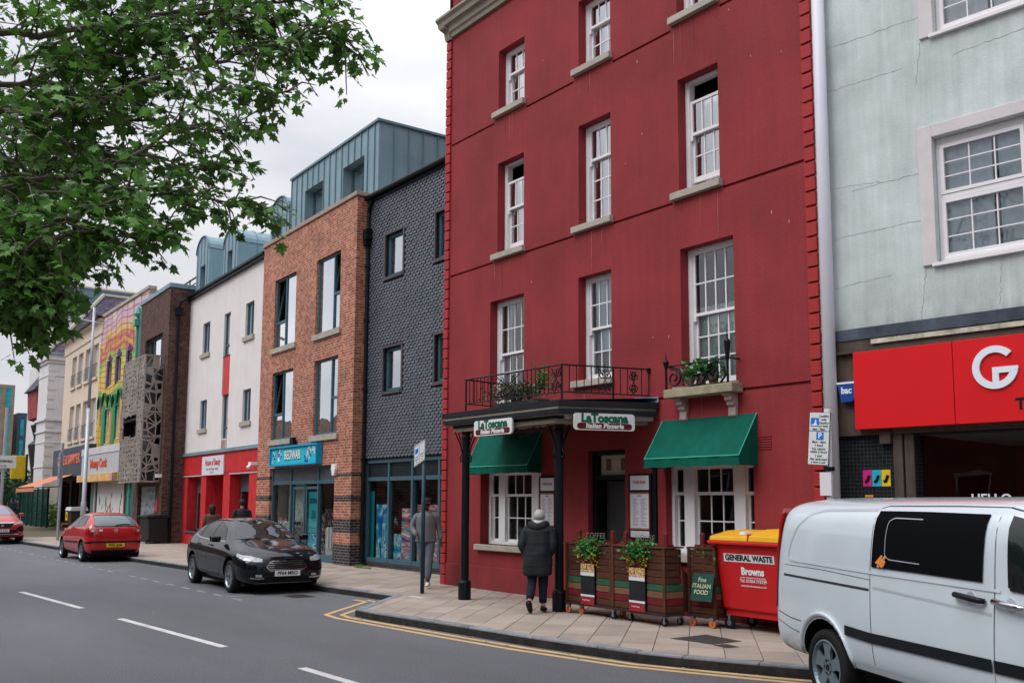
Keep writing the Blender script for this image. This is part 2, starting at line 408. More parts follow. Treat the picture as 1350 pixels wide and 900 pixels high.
# kerb stones
kerb = None
cum = 0
kb = []
for (p, q, pi_, qi_) in zip(KERB, KERB[1:], KIN, KIN[1:]):
    L = math.dist(p, q); nst = max(1, round(L / 0.92))
    for k in range(nst):
        a, b2 = k / nst, (k + 1) / nst - 0.008 / L
        A = [(p[0] + (q[0] - p[0]) * t, p[1] + (q[1] - p[1]) * t) for t in (a, b2)]
        I = [(pi_[0] + (qi_[0] - pi_[0]) * t, pi_[1] + (qi_[1] - pi_[1]) * t) for t in (a, b2)]
        kb.append(([A[0], A[1], I[1], I[0]], (A[0][0] + A[1][0]) / 2))
mb = MB()
for (p, q, pi_, qi_) in zip(KERB, KERB[1:], KIN, KIN[1:]):
    mb.prism([p, q, qi_, pi_], 'z', -0.02, 0.02)
kerb = mb.build('kerb', m_mortar, kind='structure')
far = MB()
for poly, cx_ in kb:
    dz = random.uniform(-0.004, 0.004)
    if -30 < cx_ < -5: MB().prism(poly, 'z', 0.003, 0.128 + dz).build('kerb_stone', m_kerb, kerb, bevel=0.018, segs=2)
    else: far.prism(poly, 'z', 0.003, 0.128 + dz)
far.build('kerb_stone', m_kerb, kerb, kind='stuff')
gk = MB()
for (p, q, pi_, qi_) in zip(KERB, KERB[1:], KIN, KIN[1:]):
    if q[0] < -32 or p[0] > -3: continue
    a = Vector(p); b_ = Vector(q); t = (b_ - a).normalized(); nn = Vector((t.y, -t.x)) * 0.006
    gk.prism([tuple(a + nn), tuple(b_ + nn), tuple(b_), tuple(a)], 'z', 0.004, 0.098)
gk.build('kerb_grime', M('black road grime', (0.028, 0.026, 0.026), 0.95, 0.5, 7, 0.5, 40, dirt=0.3), kerb)
# near pavement behind/under the camera
MB().box(-330, 60, -4.2, 0.35, -0.01, 0.124).build('near_pavement', M('near paving', (0.36, 0.31, 0.26), 0.85, 0.12, 2, 0.3), kind='structure')
# road markings
m_line = M('worn white road paint', (0.52, 0.51, 0.50), 0.8, 0.15, 4, 0.4, 90, fine=0.3, dirt=0.45)
m_yel = M('yellow road paint', (0.52, 0.34, 0.15), 0.8, 0.12, 4, 0.4, 90, fine=0.15, dirt=0.2)
m_line2 = M('nearly worn off road paint', (0.24, 0.24, 0.25), 0.8, 0.3, 5, 0.4, 90, fine=0.4, dirt=0.8)
def rline(pts, w, mat, name, z=0.004):
    m_ = MB()
    L = []; Rr = []
    for i, p in enumerate(pts):
        a = Vector(pts[max(i - 1, 0)]); b_ = Vector(pts[min(i + 1, len(pts) - 1)]); t = (b_ - a).normalized(); nn = Vector((-t.y, t.x)) * w / 2
        L.append((p[0] + nn.x, p[1] + nn.y)); Rr.append((p[0] - nn.x, p[1] - nn.y))
    for i in range(len(pts) - 1):
        m_.prism([Rr[i], Rr[i + 1], L[i + 1], L[i]], 'z', -0.002, z)
    return m_.build(name, mat, kind='structure')
x = -10.07; k = 0
def cy(x): return 4.74 + 0.0675 * (x + 10.07) * (1 if x < -10 else 0.5)
while x > -120:
    pass
    x0 = x - 0.0
    if k == 0: a_, b_ = -10.07, -6.2
    else:
        b_ = -12.05 - (k - 1) * 5.62; a_ = b_ - 3.75
    rline([(a_, cy(a_) - 0.0), (b_, cy(b_))], 0.11, m_line, 'centre_line_dash')
    x = a_; k += 1
m_rp_ = M('road repair patch', (0.095, 0.097, 0.105), 0.9, 0.15, 1.0, 0.9, 100, fine=0.4)
rs2 = random.Random(9); lit = MB()
for _ in range(170):
    xx = rs2.uniform(-22, -5.5); yy = interp(KERB, xx) - abs(rs2.gauss(0.05, 0.16)) - 0.03 if rs2.random() < 0.75 else rs2.uniform(2.5, 7.5); a = rs2.uniform(0, 6.28); s_ = rs2.uniform(0.012, 0.035)
    lit.add([(xx + s_ * math.cos(a + b_), yy + s_ * math.sin(a + b_) * 0.6, 0.004 + 0.008 * rs2.random()) for b_ in (0, 1.9, 3.4, 4.8)], [(0, 1, 2, 3)])
lo = lit.build('leaf_litter', leaf_mat('dry litter', '#8a7458', 0.9, 0.1, 0.6)); lo['kind'] = 'stuff'; lo['label'] = 'small dry leaves and litter lying in the gutter and on the road'; lo['category'] = 'litter'
# double yellow lines following the build-out
yo = [(-16.3, 9.03 - 0.32), (-15.85, 8.7), (-14.45, 7.2), (-13.9, 7.13), (-11.1, 7.33), (-9.8, 7.45), (-8.7, 7.62), (-8.1, 7.72), (-7.4, 8.0), (-6.6, 8.33), (-5.8, 8.7)]
yi = [(p[0] + 0.02, p[1] + 0.2) for p in yo]; yi[0] = (-16.1, 8.86); yi[1] = (-15.62, 8.82); yi[2] = (-14.28, 7.4)
rline(yo, 0.085, m_yel, 'yellow_line'); rline(yi, 0.085, m_yel, 'yellow_line')
# broken parking bay line, worn
for k in range(46):
    xa = -16.9 - k * 0.95
    yb = 6.95 - 0.004 * k * 1.0
    if random.random() < 0.15: continue
    rline([(xa, yb), (xa + 0.45, yb)], 0.07, m_line2, 'bay_marking')
for xa in (-18.2, -26.5, -39.0):
    rline([(xa, 6.95), (xa, 7.5)], 0.08, m_line2, 'bay_marking')
# gully grating and iron covers, tarmac patch on the flags
g = MB()
g.box(-17.75, -17.2, 7.9, 8.35, -0.003, 0.006)
gr = g.build('road_gully', M('rusty iron cover', (0.06, 0.05, 0.045), 0.7, 0.3, 8, 0.8, 60)); tag(gr, 'rusty square iron cover set in the road by the build-out kerb', 'drain cover')
for k in range(7): B(-17.72 + k * 0.075, -17.69 + k * 0.075, 7.93, 8.32, 0.006, 0.012).build('bar', MATS['rusty iron cover'], gr)
pt = MB().prism([(-8.64, 9.78), (-7.97, 9.68), (-8.0, 9.18), (-8.66, 9.12)], 'z', 0.12, 0.128).build('tarmac_patch', m_patch, pav)
pt2 = MB().prism([(-7.92, 9.34), (-7.68, 9.28), (-7.72, 9.1), (-7.96, 9.14)], 'z', 0.12, 0.128).build('tarmac_patch', m_patch, pav)
wc = B(-15.2, -14.75, 9.2, 9.33, 0.12, 0.1275).build('stopcock_cover', M('pale cover', (0.45, 0.43, 0.42), 0.7), pav)

# ================================================================ wall tools
def wall(x0, x1, z0, z1, holes, depth=0.25, y=0.0, grooves=()):
    """front face at y with rectangular openings that have reveals `depth` deep; grooves are shallow recessed channels"""
    m_ = MB()
    H = [tuple(h) for h in holes] + [tuple(g_) for g_ in grooves]
    xs_ = sorted(set([x0, x1] + [v for h in H for v in h[:2] if x0 < v < x1]))
    zs_ = sorted(set([z0, z1] + [v for h in H for v in h[2:4] if z0 < v < z1]))
    for xa, xb in zip(xs_, xs_[1:]):
        for za, zb in zip(zs_, zs_[1:]):
            cx_, cz_ = (xa + xb) / 2, (za + zb) / 2
            if any(h[0] < cx_ < h[1] and h[2] < cz_ < h[3] for h in H): continue
            m_.quad((xa, y, za), (xb, y, za), (xb, y, zb), (xa, y, zb))
    for h in holes:
        a, b_, c, d = h[:4]; e = h[4] if len(h) > 4 else depth
        m_.quad((a, y, c), (a, y, d), (a, y + e, d), (a, y + e, c)); m_.quad((b_, y, c), (b_, y + e, c), (b_, y + e, d), (b_, y, d))
        m_.quad((a, y, d), (b_, y, d), (b_, y + e, d), (a, y + e, d)); m_.quad((a, y, c), (a, y + e, c), (b_, y + e, c), (b_, y, c))
    for g_ in grooves:
        a, b_, c, d = g_; e = 0.035
        m_.quad((a, y, d), (b_, y, d), (b_, y + e, d), (a, y + e, d)); m_.quad((a, y, c), (a, y + e, c), (b_, y + e, c), (b_, y, c))
        m_.quad((a, y + e, c), (b_, y + e, c), (b_, y + e, d), (a, y + e, d))
    return m_
def shell(m_, x0, x1, z0, z1, depth, y=0.0):
    """sides, back and roof behind a front wall"""
    m_.quad((x0, y, z0), (x0, y, z1), (x0, y + depth, z1), (x0, y + depth, z0)); m_.quad((x1, y, z0), (x1, y + depth, z0), (x1, y + depth, z1), (x1, y, z1))
    m_.quad((x0, y + depth, z0), (x0, y + depth, z1), (x1, y + depth, z1), (x1, y + depth, z0)); m_.quad((x0, y, z1), (x1, y, z1), (x1, y + depth, z1), (x0, y + depth, z1))
    return m_
def pane(parent, x0, x1, y, z0, z1, mat=None, tilt=None):
    w = MB().quad((0, 0, 0), (x1 - x0, 0, 0), (x1 - x0, 0, z1 - z0), (0, 0, z1 - z0)).build('pane', mat or m_glass, parent); w.location = (x0, y, z0)
    w.rotation_euler = (random.uniform(-0.006, 0.006), 0, random.uniform(-0.006, 0.006)); return w
def bars(m_, x0, x1, y0, y1, z0, z1, nc, nr, t=0.022):
    for i in range(1, nc):
        x = x0 + (x1 - x0) * i / nc; m_.box(x - t / 2, x + t / 2, y0, y1, z0, z1)
    for j in range(1, nr):
        z = z0 + (z1 - z0) * j / nr; m_.box(x0, x1, y0 + 0.002, y1 + 0.002, z - t / 2, z + t / 2)
def sash(root, x0, x1, z0, z1, rec, cols, rows, meet, top_gap=0.0, bot_gap=0.0, curtain=None, sill=True, sillw=0.12, mat=None, glass=None, box=0.085, label=None):
    """box sash window: frame + two sashes with glazing bars, panes, sill"""
    mat = mat or m_white
    fr = MB(); y = rec
    fr.box(x0, x0 + box, y - 0.02, y + 0.12, z0, z1); fr.box(x1 - box, x1, y - 0.02, y + 0.12, z0, z1)
    fr.box(x0 + box, x1 - box, y - 0.02, y + 0.12, z1 - 0.05, z1); fr.box(x0 + box, x1 - box, y - 0.03, y + 0.12, z0, z0 + 0.04)
    w = fr.build('window', mat, root, bevel=0.004, segs=1, label=label)
    a, b_ = x0 + box, x1 - box; zm = z0 + (z1 - z0) * meet
    st = 0.045
    for kind in (0, 1):
        m_ = MB()
        if kind == 0: za, zb, yy = zm - 0.025, z1 - 0.05 - top_gap, y + 0.0
        else: za, zb, yy = z0 + 0.04 + bot_gap, zm + 0.025, y + 0.05
        bt = 0.045 if kind == 0 else 0.085
        m_.box(a, a + st, yy, yy + 0.045, za, zb); m_.box(b_ - st, b_, yy, yy + 0.045, za, zb)
        m_.box(a + st, b_ - st, yy, yy + 0.045, za, za + bt); m_.box(a + st, b_ - st, yy, yy + 0.045, zb - 0.045, zb)
        bars(m_, a + st, b_ - st, yy + 0.008, yy + 0.036, za + bt, zb - 0.045, cols, rows[kind])
        if kind == 0:
            for xx in (a, b_ - 0.05): m_.box(xx, xx + 0.05, yy - 0.004, yy + 0.04, za - 0.08, za)
        s_ = m_.build('sash', mat, w)
        gx0, gx1, gz0, gz1 = a + st, b_ - st, za + bt, zb - 0.045
        for i in range(cols):
            for j in range(rows[kind]):
                xa = gx0 + (gx1 - gx0) * i / cols; xb = gx0 + (gx1 - gx0) * (i + 1) / cols
                zc = gz0 + (gz1 - gz0) * j / rows[kind]; zd = gz0 + (gz1 - gz0) * (j + 1) / rows[kind]
                pane(w, xa, xb, yy + 0.02, zc, zd, glass)
    if curtain:
        cm, spans = curtain
        c_ = MB()
        for s0, s1, t0, t1 in spans:
            n_ = 18; X0 = x0 + (x1 - x0) * s0; X1 = x0 + (x1 - x0) * s1; Z0 = z0 + (z1 - z0) * t0; Z1 = z0 + (z1 - z0) * t1
            for i in range(n_):
                xa = X0 + (X1 - X0) * i / n_; xb = X0 + (X1 - X0) * (i + 1) / n_
                ya = y + 0.125 + 0.012 * math.sin(i * 1.9); yb = y + 0.125 + 0.012 * math.sin((i + 1) * 1.9)
                c_.quad((xa, ya, Z0), (xb, yb, Z0), (xb, yb, Z1), (xa, ya, Z1))
        c_.build('curtain', cm, w)
    if sill: B(x0 - 0.13, x1 + 0.05, -0.09, rec - 0.025, z0 - sillw, z0 - 0.005).build('sill', m_stone, w, bevel=0.008)
    return w

# ================================================================ red hotel building
m_red = M('dark red masonry paint', (0.235, 0.031, 0.035), 0.7, 0.22, 0.5, 0.35, 22, low=(0.1, 1.0, (0.10, 0.03, 0.03), 0.6), streak=0.08, fine=0.08, dirt=0.12, spec=0.15)
m_redq = M('red quoin paint', (0.33, 0.028, 0.030), 0.65, 0.14, 2, 0.3, 40, streak=0.05, rnd=0.05)
RZ, RW, RH = 0.115, 9.38, 16.5
red = thing('hotel_building', 'tall dark red painted building with white sash windows and rusticated corner quoins', 'building', (-17.06, 11.14, 0))
G1 = (9.53, 9.575); G2 = (6.61, 6.655); G3 = (3.47, 3.515)
wins = {  # x0 x1 z0 z1
 'a1': (1.91, 2.77, 9.75, 11.05), 'b1': (4.39, 5.24, 9.75, 11.05), 'c1': (6.82, 7.66, 9.75, 11.05),
 'a2': (1.90, 2.76, 6.78, 8.66), 'b2': (4.38, 5.23, 6.78, 8.66), 'c2': (6.82, 7.66, 6.78, 8.66),
 'a3': (1.67, 2.77, 3.6, 5.84), 'b3': (4.36, 5.22, 3.97, 5.84), 'c3': (6.82, 7.89, 3.64, 5.85)}
holes = list(wins.values()) + [(1.38, 3.30, 1.0, 2.45), (6.44, 8.17, 0.95, 2.45), (4.60, 5.52, 0.12, 2.72, 0.35)]
holes += [(1.9, 2.77, 13.2, 14.9), (4.38, 5.23, 13.2, 14.9), (6.82, 7.66, 13.2, 14.9)]
gro = []
for z0, z1 in (G1, G2):
    xx = 0.2
    for w_ in ('a', 'b', 'c'):
        k_ = w_ + ('1' if z0 > 8 else '2'); gro.append((xx, wins[k_][0] - 0.14, z0, z1)); xx = wins[k_][1] + 0.06
    gro.append((xx, 9.18, z0, z1))
gro += [(0.2, 6.52, G3[0], G3[1]), (8.02, 9.18, G3[0], G3[1])]
mb = wall(0.18, 9.2, RZ, RH, holes, 0.34, 0, gro)
shell(mb, 0.01, RW - 0.01, RZ, RH, 8, 0.03)
mb.box(0.02, 0.18, 0.004, 0.03, RZ, 12.0); mb.box(9.2, 9.36, 0.004, 0.03, RZ, RH)
mb.build('wall', m_red, red)
# interior partition so that windows look into rooms, not through the house
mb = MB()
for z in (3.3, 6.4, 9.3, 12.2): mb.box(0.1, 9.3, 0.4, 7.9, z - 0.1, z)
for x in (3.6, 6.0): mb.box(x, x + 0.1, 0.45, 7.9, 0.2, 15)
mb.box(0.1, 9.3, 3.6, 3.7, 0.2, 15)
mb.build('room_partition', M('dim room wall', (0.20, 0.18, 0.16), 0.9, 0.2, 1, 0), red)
B(0.19, 9.19, -0.035, 0.0, RZ, 0.575).build('plinth', m_red, red, bevel=0.01)
qn = MB().prism([(0, 0), (0, 0.0), (0, 0)], 'x', 0, 0) if False else None
q0 = B(0, 0.175, -0.045, 0.03, 0.011, 0.204).build('quoin', m_redq, red, bevel=0.009, segs=1); q0.location = (0, 0, 0.115)
for i in range(1, 55): inst(q0, 'quoin', red, (0, random.uniform(-0.003, 0.003), 0.115 + 0.2155 * i))
for o_ in [c for c in red.children if c.name.startswith('quoin')][:0]: pass
for i in range(0, 76):
    inst(q0, 'quoin', red, (9.205, random.uniform(-0.003, 0.003), 0.115 + 0.2155 * i))
for o_ in red.children:
    if o_.name.startswith('quoin') and o_ is not q0:
        md = o_.modifiers.new('bevel', 'BEVEL'); md.width = 0.009; md.segments = 1
B(-0.01, 0.2, -0.06, 0.03, 11.98, 12.22).build('quoin_cap', m_stone, red, bevel=0.01)
# cornice with console bracket
prof = [(0.0, 12.02), (-0.06, 12.02), (-0.08, 12.10), (-0.12, 12.13), (-0.14, 12.24), (-0.22, 12.27), (-0.24, 12.36), (-0.30, 12.41), (-0.30, 12.46), (0.0, 12.50)]
m_corn = M('weathered stone cornice', (0.27, 0.245, 0.20), 0.85, 0.2, 2, 0.3, 40, dirt=0.6)
MB().prism(prof, 'x', 0.20, RW).build('cornice', m_corn, red)
MB().prism([(0.0, 12.24), (-0.22, 12.27), (-0.24, 12.36), (-0.30, 12.41), (-0.30, 12.46), (0.0, 12.50)], 'x', -0.08, 0.198).build('cornice', m_corn, red)
MB().prism([(0.0, 11.98), (-0.07, 11.98), (-0.10, 12.05), (-0.12, 12.16), (-0.24, 12.20), (-0.26, 12.25), (0.0, 12.25)], 'x', 0.0, 0.19).build('bracket', m_corn, red, bevel=0.01)
# upper sash windows
GU = m_glass_up
CU = (m_curtain, [(0.36, 0.98, 0, 1)]); CB = (m_curtain, [(0.08, 0.98, 0, 1)]); CS = (m_curtain_b, [(0.3, 0.98, 0, 1)])
sash(red, *wins['a1'], 0.2, 3, (1, 2), 0.62, curtain=CU, glass=GU)
sash(red, *wins['b1'], 0.2, 3, (1, 2), 0.62, curtain=(m_curtain, [(0.42, 0.98, 0, 1)]), glass=GU)
sash(red, *wins['c1'], 0.2, 3, (1, 2), 0.62, curtain=CS, glass=GU)
sash(red, *wins['a2'], 0.2, 3, (1, 2), 0.50, top_gap=0.33, bot_gap=0.10, curtain=(m_curtain, [(0.36, 0.98, 0, 0.8)]), glass=GU)
sash(red, *wins['b2'], 0.2, 3, (1, 3), 0.66, curtain=(m_curtain, [(0.36, 0.98, 0, 1)]), glass=GU)
sash(red, *wins['c2'], 0.2, 3, (1, 2), 0.52, top_gap=0.30, bot_gap=0.14, curtain=(m_curtain, [(0.34, 0.98, 0, 0.85)]), glass=GU)
sash(red, *wins['a3'], 0.2, 4, (2, 3), 0.52, curtain=(m_curtain, [(0.1, 0.3, 0, 1)]))
sash(red, *wins['b3'], 0.2, 3, (2, 2), 0.5, curtain=(m_curtain_b, [(0.1, 0.98, 0, 1)]))
sash(red, *wins['c3'], 0.2, 4, (2, 3), 0.52, curtain=(m_curtain, [(0.1, 0.98, 0, 0.58)]))
for k_ in ('a', 'b', 'c'):
    w_ = wins[k_ + '1']; sash(red, w_[0], w_[1], 13.2, 14.9, 0.2, 3, (2, 2), 0.5)
# triple sash windows at street level
def triple(x0, x1, z0, z1, rec, side, sillw):
    w = x1 - x0
    fr = MB()
    mid0, mid1 = x0 + w * side, x1 - w * side
    for a, b_ in ((x0, x0 + 0.06), (mid0 - 0.15, mid0 + 0.06), (mid1 - 0.06, mid1 + 0.15), (x1 - 0.06, x1)): fr.box(a, b_, rec - 0.03, rec + 0.1, z0, z1)
    fr.box(x0, x1, rec - 0.028, rec + 0.1, z0, z0 + 0.06); fr.box(x0, x1, rec - 0.028, rec + 0.1, z1 - 0.06, z1)
    wdw = fr.build('window', m_white, red, bevel=0.004, segs=1)
    zm = z0 + (z1 - z0) * 0.66
    for (a, b_, nc) in ((x0 + 0.06, mid0 - 0.15, 1), (mid0 + 0.06, mid1 - 0.06, 3), (mid1 + 0.15, x1 - 0.06, 1)):
        if b_ - a < 0.05: continue
        for za, zb, yy, nr in ((zm - 0.02, z1 - 0.06, rec, 1), (z0 + 0.06, zm + 0.02, rec + 0.045, 2)):
            m_ = MB(); st = 0.035
            m_.box(a, a + st, yy, yy + 0.04, za, zb); m_.box(b_ - st, b_, yy, yy + 0.04, za, zb)
            m_.box(a + st, b_ - st, yy, yy + 0.04, za, za + 0.05); m_.box(a + st, b_ - st, yy, yy + 0.04, zb - 0.04, zb)
            bars(m_, a + st, b_ - st, yy + 0.006, yy + 0.034, za + 0.05, zb - 0.04, nc, nr, 0.02)
            m_.build('sash', m_white, wdw)
            for i in range(nc):
                for j in range(nr):
                    g0 = a + st + (b_ - a - 2 * st) * i / nc; g1 = a + st + (b_ - a - 2 * st) * (i + 1) / nc
                    h0 = za + 0.05 + (zb - za - 0.09) * j / nr; h1 = za + 0.05 + (zb - za - 0.09) * (j + 1) / nr
                    pane(wdw, g0, g1, yy + 0.018, h0, h1, m_glass_g)
    B(x0 - 0.09, x1 + 0.08, -0.10, rec - 0.032, z0 - sillw, z0).build('sill', m_stone, wdw, bevel=0.01)
triple(1.38, 3.30, 1.0, 2.45, 0.24, 0.25, 0.11)
triple(6.44, 8.17, 1.05, 2.45, 0.16, 0.24, 0.12)
# entrance: dark door opening with a cream fanlight panel
d = MB(); d.box(4.60, 4.70, 0.1, 0.3, 0.12, 2.72); d.box(5.44, 5.52, 0.1, 0.3, 0.12, 2.72); d.box(4.70, 5.44, 0.1, 0.3, 2.22, 2.3); d.box(4.70, 5.44, 0.1, 0.3, 2.64, 2.72)
dr = d.build('door', m_black, red, bevel=0.005)
B(4.72, 5.44, 0.2, 0.24, 2.3, 2.64).build('fanlight_panel', M('cream panel', (0.45, 0.40, 0.32), 0.6), dr)
for xx in (4.86, 5.22): B(xx, xx + 0.12, 0.19, 0.2, 2.38, 2.58).build('vent_grille', M('brown grille', (0.12, 0.10, 0.08)), dr)
B(4.72, 5.2, 0.33, 0.37, 0.14, 2.2).build('door_leaf', M('dark grey door', (0.05, 0.05, 0.05), 0.4), dr)
# air brick
vb = MB()
for i in range(6): vb.box(8.27, 8.5, -0.012, 0.0, 2.60 + i * 0.036, 2.622 + i * 0.036)
vb.build('air_vent', m_red, red)
m_run = M('pale paint run', (0.36, 0.11, 0.11), 0.8, 0.3, 4, 0, dirt=0.2); m_run2 = M('dark paint run', (0.14, 0.022, 0.026), 0.8, 0.3, 4, 0)
rs = random.Random(12)
for k_, (xa, xb, za, zb) in wins.items():
    for q in range(3 if za > 3.7 else 2):
        x = xa - 0.1 + rs.random() * (xb - xa + 0.15); z = za - 0.16 - (0.0 if q else 0.02); L_ = rs.uniform(0.15, 0.75); w_ = rs.uniform(0.004, 0.012)
        m_ = MB(); pts = [(x + rs.uniform(-0.006, 0.006), -0.0015, z - L_ * t) for t in np.linspace(0, 1, 7)]
        m_.tube(pts, [w_, w_ * 0.9, w_ * 0.7, w_ * 0.8, w_ * 0.5, w_ * 0.4, 0.001], 4, flat=0.3); m_.build('paint_run', m_run if q < 2 else m_run2, red)
# little white chips and scars of the render
sc = MB()
for (x, z) in ((3.35, 10.3), (5.9, 9.3), (7.9, 9.4), (8.3, 8.5), (8.85, 8.35), (6.0, 8.0), (5.6, 7.6), (6.55, 4.45), (6.2, 4.5), (3.0, 6.0), (8.6, 6.0), (8.9, 5.8)):
    sc.box(x, x + random.uniform(0.004, 0.010), -0.003, 0.0, z, z + random.uniform(0.015, 0.05))
sc.build('paint_chip', M('chipped render', (0.5, 0.42, 0.40)), red)
# ================================================================ casement windows used on the modern buildings
def casement(root, x0, x1, z0, z1, rec, split=None, transom=None, t=0.06, mat=None, glass=None, curtain=None, sill=None, open_top=None, name='window', label=None):
    """metal window: outer frame, mullions at fractions `split`, transoms {bay: fraction}; returns the window object"""
    mat = mat or m_teal; y = rec; m_ = MB()
    m_.box(x0, x0 + t, y - 0.03, y + 0.05, z0, z1); m_.box(x1 - t, x1, y - 0.03, y + 0.05, z0, z1)
    m_.box(x0 + t, x1 - t, y - 0.03, y + 0.05, z1 - t, z1); m_.box(x0 + t, x1 - t, y - 0.03, y + 0.05, z0, z0 + t)
    cuts = [x0 + t] + [x0 + (x1 - x0) * s_ for s_ in (split or [])] + [x1 - t]
    for c in cuts[1:-1]: m_.box(c - t * 0.55, c + t * 0.55, y - 0.028, y + 0.048, z0 + t, z1 - t)
    cells = []
    for i, (a, b_) in enumerate(zip(cuts, cuts[1:])):
        if transom and i in transom:
            zt = z0 + (z1 - z0) * transom[i]; m_.box(a + 0.002, b_ - 0.002, y - 0.026, y + 0.046, zt - t * 0.6, zt + t * 0.6)
            cells += [(a, b_, z0 + t, zt, i, 0), (a, b_, zt, z1 - t, i, 1)]
        else: cells.append((a, b_, z0 + t, z1 - t, i, 0))
    w = m_.build(name, mat, root, bevel=0.004, segs=1, label=label)
    for a, b_, za, zb, i, j in cells:
        if open_top is not None and i == open_top and j == 1:      # tilted open light
            lt = MB(); W_ = b_ - a - 0.03; H_ = zb - za - 0.03; s_ = 0.04
            lt.box(0, s_, 0, 0.04, 0, H_); lt.box(W_ - s_, W_, 0, 0.04, 0, H_); lt.box(s_, W_ - s_, 0, 0.04, 0, s_); lt.box(s_, W_ - s_, 0, 0.04, H_ - s_, H_)
            L_ = lt.build('opening_light', mat, w); L_.location = (a + 0.015, y - 0.02, za + 0.015); L_.rotation_euler = (R_(-9), 0, 0)
            continue
        pane(w, a, b_, y + 0.01, za, zb, glass or m_glass_hi)
    if curtain:
        c_ = MB()
        for f0, f1, g0, g1 in curtain[1]:
            c_.quad((x0 + (x1 - x0) * f0, y + 0.07, z0 + (z1 - z0) * g0), (x0 + (x1 - x0) * f1, y + 0.07, z0 + (z1 - z0) * g0), (x0 + (x1 - x0) * f1, y + 0.07, z0 + (z1 - z0) * g1), (x0 + (x1 - x0) * f0, y + 0.07, z0 + (z1 - z0) * g1))
        c_.build('curtain', curtain[0], w)
    if sill: B(x0 - 0.12, x1 + 0.12, -0.07, rec - 0.032, z0 - 0.17, z0 - 0.005).build('sill', sill, w, bevel=0.008)
    return w
def downpipe(root, x, y, z0, z1, hopper=None, mat=None, r=0.05, name='downpipe'):
    m_ = MB().tube([(x, y, z0), (x, y, z1)], r, 10)
    z = z0 + 0.6
    while z < z1 - 0.3: m_.cyl((x, y), r * 1.5, z, z + 0.07, 10); m_.box(x - 0.09, x + 0.09, y, y + 0.06, z + 0.01, z + 0.05); z += 1.8
    if hopper:
        m_.prism([(-0.16, hopper + 0.32), (-0.16, hopper + 0.1), (-0.07, hopper), (0.07, hopper), (0.16, hopper + 0.1), (0.16, hopper + 0.32)], 'x', x - 0.16, x + 0.16) if y == 0 else \
            m_.add([(a + x, b_ + y, c) for a, b_, c in MB().prism([(-0.16, hopper + 0.32), (-0.16, hopper + 0.1), (-0.07, hopper), (0.07, hopper), (0.16, hopper + 0.1), (0.16, hopper + 0.32)], 'x', -0.16, 0.16).v], MB().prism([(0, 0)] * 6, 'x', 0, 0).f)
    return m_.build(name, mat or m_black, root, smooth=False, bevel=0)

# ================================================================ dark slate-hung building
sl = thing('slate_hung_building', 'dark building hung with small grey slates over a teal framed shop front', 'building', (-17.06, 12.45, 0))
m_backing = M('dark backing wall', (0.02, 0.02, 0.025), 0.9)
sw = [(-4.90, -3.98, 7.74, 8.90), (-2.42, -1.5, 7.74, 8.92), (-4.90, -3.98, 4.68, 5.84), (-2.40, -1.48, 4.70, 5.86)]
mb = wall(-5.9, 0, 2.93, 10.1, sw, 0.22); shell(mb, -5.9, -0.02, 2.93, 10.1, 7, 0.01)
mb.build('wall', m_backing, sl)
m_slate = M('slate tile', (0.062, 0.070, 0.090), 0.45, 0.28, 1.4, 0.2, 30, spec=0.55, fine=0.2)
gap_q = MB(); tl = MB(); rowh, tw = 0.080, 0.175; r = 0; z = 2.96
while z < 10.08:
    x = -5.86 + (tw / 2 if r % 2 else 0)
    while x < 0:
        xa, xb = x + 0.006, min(x + tw - 0.006, 0)
        if xb - xa > 0.05 and not any(h[0] - 0.07 < (xa + xb) / 2 < h[1] + 0.07 and h[2] - 0.1 < z + 0.05 < h[3] + 0.06 for h in sw):
            k_ = 0.046; d_ = random.uniform(-0.005, 0.004)
            zt = min(z + rowh * 1.25, 10.1)
            # clipped-corner tile tilted outwards at its foot
            tl.add([(xa + k_, -0.034 + d_, z), (xb - k_, -0.034 + d_, z), (xb, -0.03 + d_, z + k_ * 0.9), (xb, -0.008, zt), (xa, -0.008, zt), (xa, -0.03 + d_, z + k_ * 0.9),
                    (xa + k_, -0.014, z), (xb - k_, -0.014, z), (xb, -0.010, z + k_ * 0.9), (xa, -0.010, z + k_ * 0.9)],
                   [(0, 1, 2, 3, 4, 5), (0, 6, 7, 1), (1, 7, 8, 2), (5, 9, 6, 0)])
            if xb - xa > tw * 0.8: gap_q.add([(xb - 0.020, -0.036, z + 0.004), (xb + 0.026, -0.036, z + 0.004), (xb + 0.016, -0.038, z + 0.024), (xb - 0.010, -0.038, z + 0.024)], [(0, 1, 2, 3)])  # dark quad painting the shadow gap at the tile corner
        x += tw
    z += rowh; r += 1
tl.build('slate_tile', m_slate, sl, kind='stuff'); gap_q.build('tile_gap_shade', M('painted tile gap shade', (0.010, 0.011, 0.014), 0.7, 0, bump=0), sl, kind='stuff')
m_surr = M('metal window surround', (0.075, 0.065, 0.075), 0.6)
for h in sw:
    su = MB(); a, b_, c, d_ = h
    su.box(a - 0.07, a, -0.045, 0.02, c - 0.08, d_ + 0.06); su.box(b_, b_ + 0.07, -0.045, 0.02, c - 0.08, d_ + 0.06); su.box(a, b_, -0.045, 0.02, d_, d_ + 0.06); su.box(a, b_, -0.07, 0.02, c - 0.08, c)
    su.build('window_surround', m_surr, sl)
    casement(sl, a, b_, c, d_, 0.1, t=0.09, curtain=(m_curtain, [(0.05, 0.95, 0, 1)]))
MB().tube([(-6.0, -0.12, 10.15), (0.0, -0.12, 10.15)], 0.075, 8).box(-6.0, 0, -0.06, 0.05, 10.02, 10.12).build('gutter', m_black, sl)
